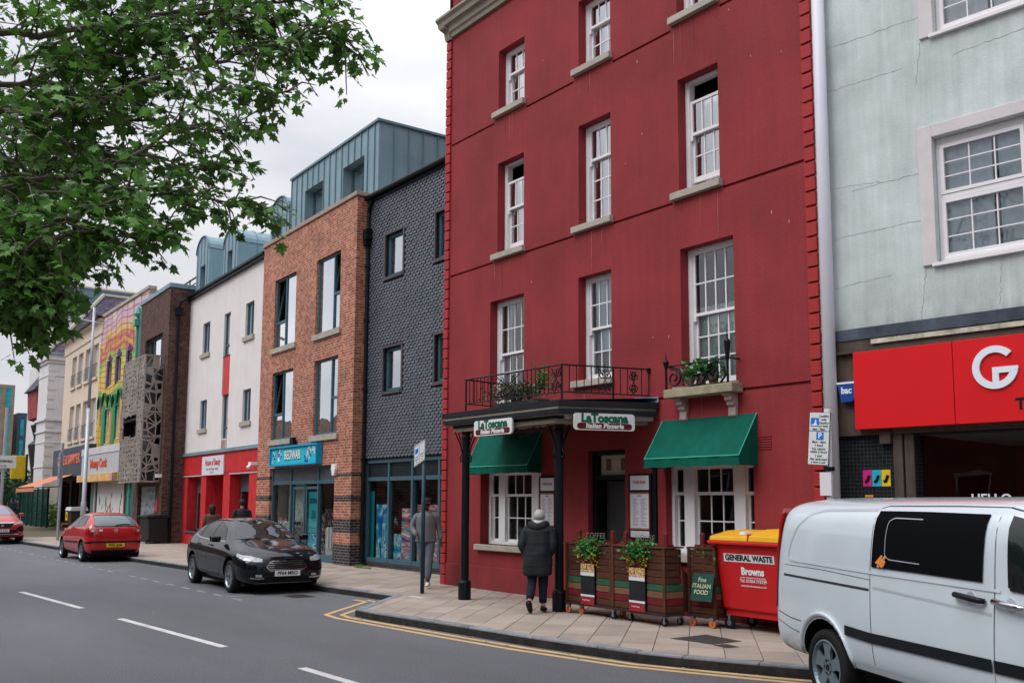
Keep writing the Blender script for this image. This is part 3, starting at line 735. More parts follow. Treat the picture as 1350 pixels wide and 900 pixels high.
MB().add([(-6.6, 0, 10.2), (0, 0, 10.2), (0, 1.3, 10.85), (-6.6, 1.3, 10.85), (-6.6, 1.3, 10.1), (0, 1.3, 10.1)], [(0, 1, 2, 3), (3, 2, 5, 4)]).build('roof', m_zinc, sl)
# shop front
B(-5.9, 0, 0.1, 7, 0.05, 2.92).build('stall_riser', M('engineering brick riser', (0.06, 0.05, 0.05), 0.8), sl) if False else None
sf = MB()
for x in (-5.86, -4.68, -3.52, -2.28, -1.0, -0.12): sf.box(x, x + 0.085, 0.04, 0.2, 0.27, 2.9)
sf.box(-5.86, 0, 0.05, 0.19, 0.25, 0.36); sf.box(-5.86, 0, 0.05, 0.19, 2.36, 2.46); sf.box(-5.86, 0, 0.03, 0.21, 2.83, 2.93)
sh = sf.build('shop_front', m_teal, sl, bevel=0.005)
B(-5.9, 0, 0.06, 0.5, 0.05, 0.25).build('plinth', brick_mat('blue engineering brick', '#2e2a30', '#3c363a', '#55504e', 0.3), sl)
lv = MB()
for i in range(9): lv.add([(-5.78, 0.11, 2.47 + i * 0.04), (-0.05, 0.11, 2.47 + i * 0.04), (-0.05, 0.08, 2.50 + i * 0.04), (-5.78, 0.08, 2.50 + i * 0.04)], [(0, 1, 2, 3)])
lv.box(-5.78, -0.05, 0.12, 0.14, 2.46, 2.83); lv.build('louvre', M('louvre grey', (0.07, 0.09, 0.11), 0.5), sl)
xs_ = (-5.78, -4.68, -3.52, -2.28, -1.0, -0.05)
for a, b_ in zip(xs_, xs_[1:]): pane(sh, a + 0.03, b_, 0.12, 0.36, 2.36, m_shopglass)
# posters, prints and goods seen in the window
def blot(name, cols, scale=1.5, seed=0.0, dist=2.0, stretch=(1, 1, 1)):
    if name in MATS: return MATS[name]
    m, n, l, b = _new(name)
    t = n.new('ShaderNodeTexCoord'); mp_ = n.new('ShaderNodeMapping'); mp_.inputs['Location'].default_value = (seed, seed * 2, seed * 3); mp_.inputs['Scale'].default_value = stretch
    q = n.new('ShaderNodeTexNoise'); q.inputs['Scale'].default_value = scale; q.inputs['Detail'].default_value = 4; q.inputs['Distortion'].default_value = dist
    l.new(t.outputs['Object'], mp_.inputs[0]); l.new(mp_.outputs[0], q.inputs['Vector'])
    c = n.new('ShaderNodeValToRGB'); c.color_ramp.interpolation = 'CONSTANT'
    k = len(cols)
    while len(c.color_ramp.elements) < k: c.color_ramp.elements.new(0.5)
    for i, h in enumerate(cols):
        e = c.color_ramp.elements[i]; e.position = 0.0 if i == 0 else 0.34 + 0.32 * i / k; e.color = lin(h)
    l.new(q.outputs['Fac'], c.inputs[0]); l.new(c.outputs[0], b.inputs['Base Color']); b.inputs['Roughness'].default_value = 0.6
    MATS[name] = m; return m
m_sea = blot('blue wave poster print', ['#0f5fa8', '#0e8bb5', '#2bb5c9', '#b9d7d8', '#13477d'], 1.0, 1.0, 2.5)
m_mix = blot('bright surf poster print', ['#243b8c', '#c02d3c', '#15a3b5', '#d8a184', '#8f3c6d', '#e0d9d2'], 1.3, 4.0, 3.0, (0.6, 1, 2))
m_yelp = blot('yellow cartoon poster print', ['#c9a227', '#d8b93a', '#3f97b0', '#b8c8c4', '#c9a227'], 1.8, 8.0, 2.0)
B(-5.45, -4.75, 0.17, 0.19, 0.36, 1.75).build('poster', m_sea, sl); B(-4.58, -4.2, 0.20, 0.22, 0.36, 1.0).build('poster', m_sea, sl)
B(-4.15, -3.55, 0.17, 0.19, 0.36, 1.65).build('poster', m_mix, sl); B(-3.40, -2.32, 0.17, 0.19, 0.36, 1.75).build('poster', m_mix, sl)
B(-2.15, -1.05, 0.19, 0.21, 0.7, 2.2).build('poster', m_yelp, sl); B(-2.15, -0.2, 0.16, 0.18, 0.36, 0.72).build('poster', M('turquoise print', lin('#18a7b8')[:3], 0.6), sl)
B(-5.76, -5.58, 0.17, 0.19, 0.36, 2.1).build('poster', M('teal print', lin('#1b8c99')[:3], 0.6), sl)
rm = MB(); rm.box(-5.9, 0, 3.8, 3.9, 0.1, 2.9); rm.box(-5.9, 0, 0.2, 3.8, 2.88, 2.93); rm.box(-5.95, -5.9, 0.2, 3.9, 0.1, 2.9); rm.box(0, 0.02, 0.2, 3.9, 0.1, 2.9); rm.box(-5.9, 0, 0.2, 3.8, 0.2, 0.26)
rm.build('shop_interior', M('shop room', (0.13, 0.14, 0.15), 0.9, 0.4, 1, 0), sl)
for x in (-5.0, -3.3, -1.7): B(x, x + 0.5, 1.6, 2.2, 0.26, 1.3).build('display_stand', blot('goods', ['#262626', '#7d2430', '#dcd8d0', '#23687f'], 3, x), sl)

# ================================================================ orange brick building with zinc attic
m_obrick = brick_mat('orange multi brick', '#b06a4c', '#9c5a46', '#b0a196', 0.38, msize=0.009)
m_bbrick = brick_mat('blue black brick', '#2c2a31', '#3a3438', '#8d8278', 0.35, msize=0.007)
br = thing('brick_building', 'orange brick building with teal windows and a grey zinc attic storey', 'building', (-22.94, 12.07, 0), -2)
bw_ = [(-5.9, -4.16, 6.65, 8.89), (-2.63, -0.98, 6.65, 8.89), (-5.9, -4.2, 3.72, 5.87), (-2.62, -1.0, 3.70, 5.88)]
mb = wall(-6.98, 0, 0.1, 10.2, bw_ + [(-5.85, -1.05, 0.1, 2.83, 0.3)], 0.16); shell(mb, -6.98, 0, 0.1, 10.2, 7)
mb.build('wall', m_obrick, br)
MB().box(-7.02, 0.05, -0.05, 0.35, 10.2, 10.32).box(-0.3, 0.05, 0.35, 0.9, 10.2, 10.32).build('coping', M('pinkish stone coping', (0.33, 0.25, 0.20), 0.8, dirt=0.3), br, bevel=0.01)
for i, h in enumerate(bw_):
    if i in (0, 2): casement(br, *h, 0.1, [0.45], {0: 0.37}, open_top=0, curtain=(m_curtain, [(0.5, 0.97, 0, 1), (0.05, 0.4, 0, 0.35)]), sill=m_stone)
    else: casement(br, *h, 0.1, [0.66], {1: 0.47}, open_top=1 if i == 1 else None, curtain=(m_curtain, [(0.05, 0.55, 0, 1), (0.7, 0.95, 0, 0.45)]), sill=m_stone)
# dark brick bands on the piers
for z0, z1 in ((2.50, 2.58), (1.83, 1.98), (0.99, 1.36), (0.11, 0.68)):
    for a, b_ in ((-1.05, 0.006), (-6.986, -5.85)):
        B(a, b_, -0.006, 0.3, z0, z1).build('dark_brick_band', m_bbrick, br)
    B(-0.2, 0.0065, 0.3, 0.52, z0, z1).build('dark_brick_band', m_bbrick, br)
B(-6.984, 0.004, -0.004, 0.1, 2.9, 2.96).build('dark_brick_band', m_bbrick, br) if False else None
# shop front under its roller shutter
sf = MB()
for x in (-5.85, -4.36, -2.36, -1.12): sf.box(x, x + 0.07, 0.08, 0.22, 0.2, 2.8)
sf.box(-5.85, -1.05, 0.09, 0.21, 2.32, 2.42); sf.box(-5.85, -1.05, 0.09, 0.21, 2.76, 2.83); sf.box(-5.78, -4.3, 0.09, 0.21, 0.12, 0.32); sf.box(-2.36, -1.05, 0.09, 0.21, 0.12, 0.32)
sh = sf.build('shop_front', m_teal, br, bevel=0.005)
ss = MB()
for i in range(10): ss.box(-5.8, -1.06, 0.12, 0.15, 2.425 + i * 0.034, 2.45 + i * 0.034)
ss.box(-5.8, -1.06, 0.15, 0.2, 2.42, 2.78); ss.build('roller_shutter', M('shutter grey', (0.085, 0.10, 0.12), 0.45), br)
pane(sh, -5.78, -4.36, 0.15, 0.32, 2.32, m_shopglass); pane(sh, -2.29, -1.12, 0.15, 0.32, 2.32, m_shopglass)
dm = MB()
for a, b_ in ((-4.25, -3.38), (-3.30, -2.38)):
    dm.box(a, a + 0.07, 0.14, 0.19, 0.14, 2.25); dm.box(b_ - 0.07, b_, 0.14, 0.19, 0.14, 2.25); dm.box(a + 0.07, b_ - 0.07, 0.14, 0.19, 2.17, 2.25); dm.box(a + 0.07, b_ - 0.07, 0.14, 0.19, 0.14, 0.3)
dd = dm.build('door', m_teal, br, bevel=0.004)
pane(dd, -4.18, -3.45, 0.16, 0.3, 2.17, m_shopglass); pane(dd, -3.23, -2.45, 0.16, 0.3, 2.17, m_shopglass)
for xx in (-3.42, -3.27): MB().tube([(xx, 0.08, 0.95), (xx, 0.08, 1.35)], 0.015, 8).build('handle', M('steel', (0.5, 0.5, 0.5), 0.3, metal=1, bump=0), dd)
m_turq = M('turquoise door print', lin('#1aa9b0')[:3], 0.55, 0.1, 2, 0)
B(-3.20, -2.48, 0.20, 0.21, 0.9, 2.1).build('door_poster', m_turq, br)
m_dkblue = M('dark blue print ink', lin('#123b5c')[:3], 0.6, 0.1)
m_whitep = M('white print ink', (0.72, 0.74, 0.75), 0.6, 0.03)
text('BEDWAR', 0.2, m_dkblue, br, (-2.84, 0.196, 1.82), (90, 0, 0), 0.002, 0.006, sx=0.72, name='lettering')
text('))))', 0.26, m_dkblue, br, (-2.84, 0.196, 1.45), (90, 0, 0), 0.002, 0.004, sx=0.8, name='lettering')
B(-3.20, -2.48, 0.20, 0.21, 0.32, 0.88).build('door_poster', m_sea, br)
rm = MB(); rm.box(-5.85, -1.05, 3.4, 3.5, 0.1, 2.9); rm.box(-5.85, -1.05, 0.3, 3.4, 2.84, 2.88); rm.box(-5.85, -1.05, 0.3, 3.4, 0.13, 0.16); rm.box(-5.88, -5.85, 0.3, 3.4, 0.1, 2.9); rm.box(-1.05, -1.02, 0.3, 3.4, 0.1, 2.9)
rm.build('shop_interior', M('pale shop room', (0.42, 0.38, 0.31), 0.9, 0.4, 0.9, 0), br)
B(-2.25, -1.15, 0.62, 0.66, 0.16, 2.4).build('added_pale_panel', M('beige added panel', (0.62, 0.55, 0.42), 0.8, 0.2, 2), br); B(-5.75, -4.4, 0.62, 0.66, 0.16, 2.4).build('added_pale_panel', blot('pale added panel pattern', ['#cfc6b0', '#b8c4c0', '#7fb4bc', '#d8d0bc', '#a8a090'], 1.6, 9), br)  # pale panels added behind the glass so the dim shop looks brighter
B(-2.2, -1.5, 0.3, 0.55, 0.16, 1.05).build('display_stand', M('white shelf unit', (0.6, 0.6, 0.58), 0.6), br)
B(-2.25, -1.35, 0.3, 0.6, 1.12, 1.6).build('display_stand', blot('shoe goods', ['#4a1c20', '#1f2a33', '#601e24', '#a9a39a'], 5, 3), br)
B(-5.6, -4.6, 0.35, 0.6, 0.16, 1.2).build('display_stand', blot('pale goods', ['#a9b8b8', '#d8d4c8', '#6d8d96', '#3a4a50'], 5, 5), br)
B(-4.3, -3.5, 1.0, 1.5, 0.16, 1.5).build('display_stand', blot('dark goods', ['#1d1f22', '#7d2430', '#b9b9b9', '#1d1f22'], 3, 5), br)
for k in range(3): B(-1.95 + k * 0.2, -1.82 + k * 0.2, 0.22, 0.28, 0.5, 1.1).build('display_box', M('white box', (0.65, 0.65, 0.64)), br)
# turquoise shop sign with hand drawn lettering
m_cyan = M('cyan sign board', lin('#17b3c4')[:3], 0.5, 0.05, 2, 0.03)
m_cyan2 = M('blue sign edge', lin('#1193bd')[:3], 0.5, 0.05)
sg = MB().box(-5.40, -1.92, -0.14, -0.10, 2.93, 3.42).build('shop_sign', m_cyan, br)
fr = MB(); fr.box(-5.44, -1.88, -0.2, -0.02, 3.42, 3.47); fr.box(-5.44, -1.88, -0.2, -0.02, 2.88, 2.93); fr.box(-5.44, -5.40, -0.2, -0.02, 2.93, 3.42); fr.box(-1.92, -1.88, -0.2, -0.02, 2.93, 3.42)
fr.build('sign_frame', m_cyan2, sg)
def t2(s, size, mat, parent, x, y, z, **k): return text(s, size, mat, parent, (x, y, z), (90, 0, 0), **k)
t2('BEDWAR', 0.38, M('black ink', (0.015, 0.015, 0.02), 0.6, 0), sg, -3.72, -0.142, 3.17, sx=0.78, bold=0.022, depth=0.002)
t2('BEDWAR', 0.38, m_whitep, sg, -3.72, -0.147, 3.18, sx=0.78, bold=0.006, depth=0.002)
m_purp = M('purple print ink', lin('#3a3a9c')[:3], 0.6, 0.1)
def squiggle(mat, parent, x0, x1, z0, z1, y, n, w=0.018, seed=1):
    rr = random.Random(seed)
    for k in range(n):
        xa = rr.uniform(x0, x1 - 0.1); za = rr.uniform(z0, z1)
        pts = [(xa, y - k * 0.0004, za)]
        for j in range(5): pts.append((min(max(pts[-1][0] + rr.uniform(-0.08, 0.12), x0), x1), y - k * 0.0004, min(max(pts[-1][2] + rr.uniform(-0.16, 0.16), z0), z1)))
        MB().tube(pts, w, 5, flat=1).build('drawn_figure', mat, parent)
for xx, s_ in ((-5.30, 1), (-2.85, 2)):
    squiggle(m_whitep, sg, xx, xx + 0.75, 2.98, 3.38, -0.142, 5, 0.02, s_); squiggle(m_purp, sg, xx, xx + 0.75, 2.98, 3.38, -0.143, 3, 0.022, s_ + 5)
# alarm box and flood light
al = MB().prism([(-0.11, 0.15), (0.11, 0.15), (0.13, 0.02), (0.06, -0.16), (-0.06, -0.16), (-0.13, 0.02)], 'y', -0.09, 0.0)
al.v = [(a - 0.98, b_, c + 2.68) for a, b_, c in al.v]; al.build('alarm_box', m_white, br, bevel=0.015)
MB().box(-3.95, -3.68, -0.16, -0.06, 3.50, 3.72).box(-3.85, -3.78, -0.06, 0.0, 3.55, 3.62).build('flood_light', m_black, br, bevel=0.01)
# zinc attic
zx0, zx1, zy, zz0, zz1 = -6.25, 0.02, 0.60, 10.2, 12.46
zh = [(-5.12, -3.70, 10.2, 11.79), (-2.28, -0.87, 10.2, 11.74)]
mb = wall(zx0, zx1, zz0, zz1, zh, 0.4, zy)
mb.quad((zx0, zy, zz0), (zx0, zy, zz1), (zx0, 8, zz1), (zx0, 8, zz0)); mb.quad((zx1, zy, zz0), (zx1, 8, zz0), (zx1, 8, zz1), (zx1, zy, zz1)); mb.quad((zx0, zy, zz1), (zx1, zy, zz1), (zx1, 8, zz1), (zx0, 8, zz1))
at = mb.build('attic', m_zinc, br)
MB().box(zx0 - 0.05, zx1 + 0.06, zy - 0.06, 8.05, zz1, zz1 + 0.07).build('eaves_trim', m_seam, at)
sm0 = B(-0.014, 0.014, -0.03, 0, 0, 1).build('seam', m_seam, at); sm0.location = (zx0 + 0.02, zy, zz0); sm0.scale = (1, 1, zz1 - zz0)
x = zx0 + 0.45
while x < zx1 - 0.1:
    inh = [h for h in zh if h[0] - 0.03 < x < h[1] + 0.03]
    z0 = inh[0][3] if inh else zz0
    inst(sm0, 'seam', at, (x, zy, z0), (0, 0, 0), (1, 1, zz1 - z0)); x += 0.43
y = zy + 0.48
while y < 7.8: inst(sm0, 'seam', at, (zx1, y, zz0), (0, 0, R_(90)), (1, 1, zz1 - zz0)); y += 0.48
for h in zh: casement(at, h[0], h[1], 10.3, h[3], zy + 0.32, [0.5], t=0.06)
# lower curved-roof dormer at the left
def dormer(root, x0, x1, y, z0, zs, depth, wx0, wx1, wz0, wz1, name='dormer'):
    """barrel-roofed zinc dormer: zs spring height"""
    m_ = wall(x0, x1, z0, zs, [(wx0, wx1, wz0, min(wz1, zs - 0.01))], 0.3, y)
    m_.quad((x0, y, z0), (x0, y, zs), (x0, y + depth, zs), (x0, y + depth, z0)); m_.quad((x1, y, z0), (x1, y + depth, z0), (x1, y + depth, zs), (x1, y, zs))
    n_ = 12; r_ = (x1 - x0) / 2; c = (x0 + x1) / 2; hgt = 0.62
    arc = [(c - r_ * math.cos(math.pi * i / n_), zs + hgt * math.sin(math.pi * i / n_)) for i in range(n_ + 1)]
    m_.add([(a, y, b_) for a, b_ in arc], [tuple(range(n_ + 1))])
    m_.add([(a, y, b_) for a, b_ in arc] + [(a, y + depth, b_) for a, b_ in arc], [(i, i + 1, n_ + 2 + i, n_ + 1 + i) for i in range(n_)])
    d_ = m_.build(name, m_zinc, root)
    e_ = MB()
    e_.tube([(a, y - 0.02, b_) for a, b_ in arc], 0.035, 6)
    e_.build('eaves_trim', m_seam, d_)
    yy = y + 0.75
    while yy < y + depth:
        MB().tube([(x1 + 0.005, yy, z0)] + [(a, yy, b_ + 0.01) for a, b_ in arc[::-1]], 0.018, 5).build('seam', m_seam, d_); yy += 0.75
    MB().tube([(x1 + 0.005, y, zs), (x1 + 0.005, y + depth, zs)], 0.025, 5).build('seam', m_seam, d_)
    for xx in np.linspace(x0 + 0.2, x1 - 0.2, 4):
        if wx0 < xx < wx1: zz = wz1
        else: zz = z0
        k = (xx - c) / r_; zt = zs + hgt * math.sqrt(max(0, 1 - k * k))
        B(xx - 0.012, xx + 0.012, y - 0.02, y, zz, zt - 0.02).build('seam', m_seam, d_)
    casement(d_, wx0, wx1, wz0, wz1, y + 0.22, t=0.06)
    return d_
dormer(br, -7.95, -6.3, 0.55, 10.2, 11.5, 5, -7.7, -6.95, 10.35, 11.4)
# black rain water pipe on the return
m_ = MB().tube([(0.07, 0.32, 0.12), (0.07, 0.32, 9.0)], 0.055, 10).tube([(0.07, 0.32, 9.2), (0.07, 0.32, 9.75), (0.25, 0.30, 10.05)], 0.055, 10).box(-0.06, 0.22, 0.18, 0.45, 8.95, 9.25).box(-0.02, 0.16, 0.2, 0.42, 8.8, 8.95)
for z in (0.9, 2.9, 4.8, 6.7, 8.2): m_.cyl((0.07, 0.32), 0.08, z, z + 0.08, 10)
m_.build('downpipe', m_black, br)

# ================================================================ white rendered building over the red shop
m_wr = M('off white render', (0.66, 0.62, 0.61), 0.85, 0.05, 1.2, 0.15, 50, streak=0.05, dirt=0.04)
m_rb = M('bright red boarding', (0.52, 0.025, 0.03), 0.6, 0.15, 3, 0.1, 30, streak=0.28)
m_rp = M('red spandrel panel', (0.50, 0.05, 0.04), 0.5, 0.12, 3, 0.03)
wh = thing('white_building', 'white rendered building with narrow teal windows above a bright red shop front', 'building', (-29.92, 12.45, 0), -2.8)
ww = [(-7.05, -6.15, 7.5, 8.72), (-4.42, -3.7, 7.1, 8.69), (-2.06, -1.2, 7.5, 8.69), (-7.02, -6.18, 4.56, 5.67), (-4.30, -3.6, 4.05, 5.65), (-2.06, -1.25, 4.53, 5.64)]
mb = wall(-8.95, 0, 3.62, 10.0, ww + [(-4.42, -3.6, 5.65, 7.1, 0.05)], 0.16); shell(mb, -8.95, 0, 3.62, 10.0, 6)
mb.build('wall', m_wr, wh)
B(-4.40, -3.62, 0.03, 0.06, 5.65, 7.1).build('spandrel_panel', m_rp, wh); B(-4.26, -3.6, 0.0, 0.03, 3.66, 4.02).build('spandrel_panel', m_rp, wh)
for i, h in enumerate(ww):
    if i in (1, 4): casement(wh, *h, 0.1, None, {0: 0.25}, curtain=(m_curtain, [(0.3, 0.9, 0, 1)]))
    else: casement(wh, *h, 0.1, [0.5], curtain=(m_curtain, [(0.5, 0.9, 0, 1)]), sill=m_stone)
MB().box(-9.0, 0.0, -0.14, 0.0, 9.95, 10.06).box(-9.0, 0, -0.2, -0.05, 10.04, 10.12).build('gutter', m_black, wh)
MB().add([(-8.95, -0.05, 10.12), (-0.0, -0.05, 10.12), (0.0, 1.2, 10.85), (-8.95, 1.2, 10.85), (-8.95, 6, 10.9), (0, 6, 10.9)], [(0, 1, 2, 3), (3, 2, 5, 4)]).build('roof', m_zinc, wh)
dormer(wh, -8.75, -7.05, 0.12, 10.2, 11.85, 4.5, -8.2, -7.5, 10.25, 11.25)
dormer(wh, -5.20, -3.60, 0.12, 10.2, 11.35, 4.5, -4.72, -4.15, 10.1, 11.15)
MB().box(-9.0, 0.0, -0.08, 0.0, 3.56, 3.68).build('flashing', m_zinc, wh)
ops = [(-8.30, -6.50, 0.65, 2.72, 0.55), (-5.88, -3.84, 0.12, 2.74, 0.9), (-3.10, -1.12, 0.12, 2.76, 0.55)]
mb = wall(-8.95, 0, 0.1, 3.56, ops, 0.5, 0.0); shell(mb, -8.95, 0, 0.1, 3.56, 5)
mb.build('shop_wall', m_rb, wh)
bd = MB(); x = -8.9
while x < -0.05: bd.box(x, x + 0.108, -0.015, 0, 2.82, 3.55); x += 0.116
bd.build('fascia_board', m_rb, wh, kind='stuff')
for a, b_ in ((-8.93, -6.4), (-3.15, -0.02)): B(a, b_, -0.03, 0.0, 2.74, 2.79).build('trim', M('pale lead trim', (0.4, 0.35, 0.35)), wh)
for (a, b_, c, d_, e_) in ops:
    w_ = casement(wh, a + 0.1, b_ - 0.02, max(c, 0.14), d_ - 0.55, e_ - 0.15, [0.5], t=0.07, glass=m_shopglass)
    B(a, b_, e_ - 0.16, e_ - 0.1, d_ - 0.55, d_).build('shutter_box', M('shutter grey', (0.1, 0.1, 0.1)), wh)
    B(a + 0.1, b_ - 0.1, e_ + 0.25, e_ + 0.3, 0.2, 2.2).build('curtain', M('dull red curtain', (0.22, 0.03, 0.03), 0.8, 0.3, 3, 0), wh)
B(-8.30, -6.4, -0.06, 0.5, 0.58, 0.65).build('sill', m_teal, wh)
m_sgn = M('white sign board', (0.62, 0.62, 0.66), 0.5, 0.04, 2, 0.02)
sg = B(-6.28, -3.72, -0.06, -0.018, 2.76, 3.46).build('shop_sign', m_sgn, wh)
m_redink = M('red ink', (0.45, 0.03, 0.05), 0.6, 0.05)
t2('House of Beauty', 0.33, m_redink, sg, -5.0, -0.062, 3.22, sx=0.82, bold=0.008, shear=0.3, depth=0.002)
t2('hair  nails  beauty  tanning', 0.14, M('grey ink', (0.12, 0.12, 0.16)), sg, -5.0, -0.062, 2.99, sx=0.95, depth=0.002)
t2('No. 101', 0.12, m_redink, sg, -5.0, -0.062, 2.86, depth=0.002)
MB().box(-0.25, 0.02, -0.35, 0, 2.98, 3.08).tube([(-0.12, -0.3, 2.98), (-0.12, -0.42, 2.88)], 0.06, 8).build('camera_box', m_white, wh)

# ================================================================ dark brick building with perforated balcony
m_dbrick = brick_mat('dark purple brick', '#5a4038', '#4a3431', '#6d5c54', 0.4, msize=0.007)
db = thing('dark_brick_building', 'dark brown brick building with a perforated metal balcony box', 'building', (-38.84, 12.05, 0), -2.8)
mb = wall(-4.7, 0, 0.1, 10.45, [(-3.75, -0.95, 7.3, 8.72), (-3.85, -0.95, 0.12, 2.42)], 0.35); shell(mb, -4.7, 0, 0.1, 10.45, 7)
mb.build('wall', m_dbrick, db)
MB().box(-4.9, 0.05, -0.05, 0.3, 10.45, 10.62).box(-0.2, 0.05, 0.3, 3.5, 10.45, 10.62).build('coping', m_zinc, db)
casement(db, -3.75, -0.95, 7.3, 8.72, 0.2, [0.3, 0.7], t=0.07)
MB().box(-6.7, -5.75, 0.35, 1.0, 0.1, 10.7).box(-5.65, -4.72, 0.25, 1.0, 0.1, 10.65).build('metal_cladding', m_teal, db)
MB().box(-5.75, -5.65, 0.3, 0.9, 0.1, 10.66).build('cladding_fin', M('pale teal metal', (0.10, 0.20, 0.26), 0.4), db)
m_ = MB().tube([(0.07, 0.35, 0.1), (0.07, 0.35, 9.4)], 0.055, 10).box(-0.04, 0.2, 0.22, 0.48, 9.3, 9.6).tube([(0.07, 0.35, 9.6), (0.2, 0.4, 9.85), (0.2, 0.6, 10.0)], 0.05, 8); m_.build('downpipe', m_black, db)
# roof rail
m_ = MB().tube([(-4.6, 1.2, 11.15), (-0.3, 1.2, 11.15)], 0.035, 6).tube([(-4.6, 1.2, 10.9), (-0.3, 1.2, 10.9)], 0.025, 6)
for x in (-4.5, -3, -1.6, -0.3): m_.tube([(x, 1.2, 10.6), (x, 1.2, 11.2)], 0.03, 6)
m_.build('roof_rail', m_black, db)
def perforated(w, h, nx, nz, hole, opening=None, seed=3):
    """metal sheet cut into an irregular lattice (local x 0..w, z 0..h); real holes"""
    rr = random.Random(seed); m_ = MB(); P = {}
    for i in range(nx + 1):
        for j in range(nz + 1):
            jx = 0 if i in (0, nx) else rr.uniform(-0.42, 0.42); jz = 0 if j in (0, nz) else rr.uniform(-0.42, 0.42)
            P[i, j] = ((i + jx) * w / nx, (j + jz) * h / nz)
    for i in range(nx):
        for j in range(nz):
            q = [P[i, j], P[i + 1, j], P[i + 1, j + 1], P[i, j + 1]]
            tris = [[q[0], q[1], q[2]], [q[0], q[2], q[3]]] if rr.random() < 0.5 else [[q[0], q[1], q[3]], [q[1], q[2], q[3]]]
            polys = [q] if rr.random() < 0.5 else tris
            for p in polys:
                cx_ = sum(a for a, b_ in p) / len(p); cz_ = sum(b_ for a, b_ in p) / len(p)
                if opening and opening[0] < cx_ < opening[1] and opening[2] < cz_ < opening[3]: continue
                k = hole * rr.uniform(0.6, 1.25)
                if rr.random() < 0.2: k = 0
                n_ = len(p)
                if k <= 0: m_.add([(a, 0, b_) for a, b_ in p], [tuple(range(n_))]); continue
                inn = [(cx_ + (a - cx_) * k, cz_ + (b_ - cz_) * k) for a, b_ in p]
                m_.add([(a, 0, b_) for a, b_ in p] + [(a, 0, b_) for a, b_ in inn] + [(a, 0.02, b_) for a, b_ in inn],
                       [(t, (t + 1) % n_, n_ + (t + 1) % n_, n_ + t) for t in range(n_)] + [(n_ + t, n_ + (t + 1) % n_, 2 * n_ + (t + 1) % n_, 2 * n_ + t) for t in range(n_)])
    return m_
m_perf = M('weathered perforated metal', (0.26, 0.225, 0.20), 0.6, 0.25, 1.2, 0.2, 30, metal=0.1, streak=0.2)
bal = thing('tmp', 'x', 'x'); bpy.data.objects.remove(bal)
fp = perforated(3.75, 5.1, 15, 26, 0.52, (0.35, 2.75, 1.85, 2.8), 3); fpo = fp.build('balcony_screen', m_perf, db); fpo.location = (-4.2, -0.75, 2.55)
sp_ = perforated(0.74, 5.1, 3, 13, 0.72, None, 5); spo = sp_.build('balcony_screen', m_perf, db); spo.location = (-0.45, -0.75, 2.55); spo.rotation_euler = (0, 0, R_(90))
fm = MB()
for z in (2.53, 4.33, 5.33, 7.62): fm.box(-4.22, -0.43, -0.76, -0.71, z, z + 0.06); fm.box(-0.48, -0.43, -0.71, 0, z, z + 0.06)
for x in (-4.22, -3.87, -1.46, -0.48): fm.box(x, x + 0.05, -0.762, -0.712, 2.59, 7.62)
fm.build('balcony_frame', m_perf, db)
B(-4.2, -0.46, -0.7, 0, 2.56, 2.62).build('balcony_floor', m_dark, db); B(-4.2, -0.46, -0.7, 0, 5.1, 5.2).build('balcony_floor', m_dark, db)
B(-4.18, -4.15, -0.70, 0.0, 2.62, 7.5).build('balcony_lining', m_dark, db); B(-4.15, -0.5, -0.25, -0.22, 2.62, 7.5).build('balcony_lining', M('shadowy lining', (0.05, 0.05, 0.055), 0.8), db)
# etched street gate
gp = perforated(2.6, 2.25, 12, 7, 0.4, None, 9); gpo = gp.build('street_gate', M('blue grey etched gate', (0.26, 0.32, 0.36), 0.5, 0.3, 4, 0.2, streak=0.3), db); gpo.location = (-3.7, 0.12, 0.14)
B(-3.8, -1.0, 0.3, 0.34, 0.14, 2.42).build('gate_backing', m_dark, db)
B(-0.75, -0.5, -0.03, 0, 1.35, 1.85).build('red_sign', M('red plastic', (0.6, 0.02, 0.03), 0.4), db)
MB().box(-0.35, -0.1, -0.2, 0, 2.72, 2.86).build('camera_box', m_white, db)

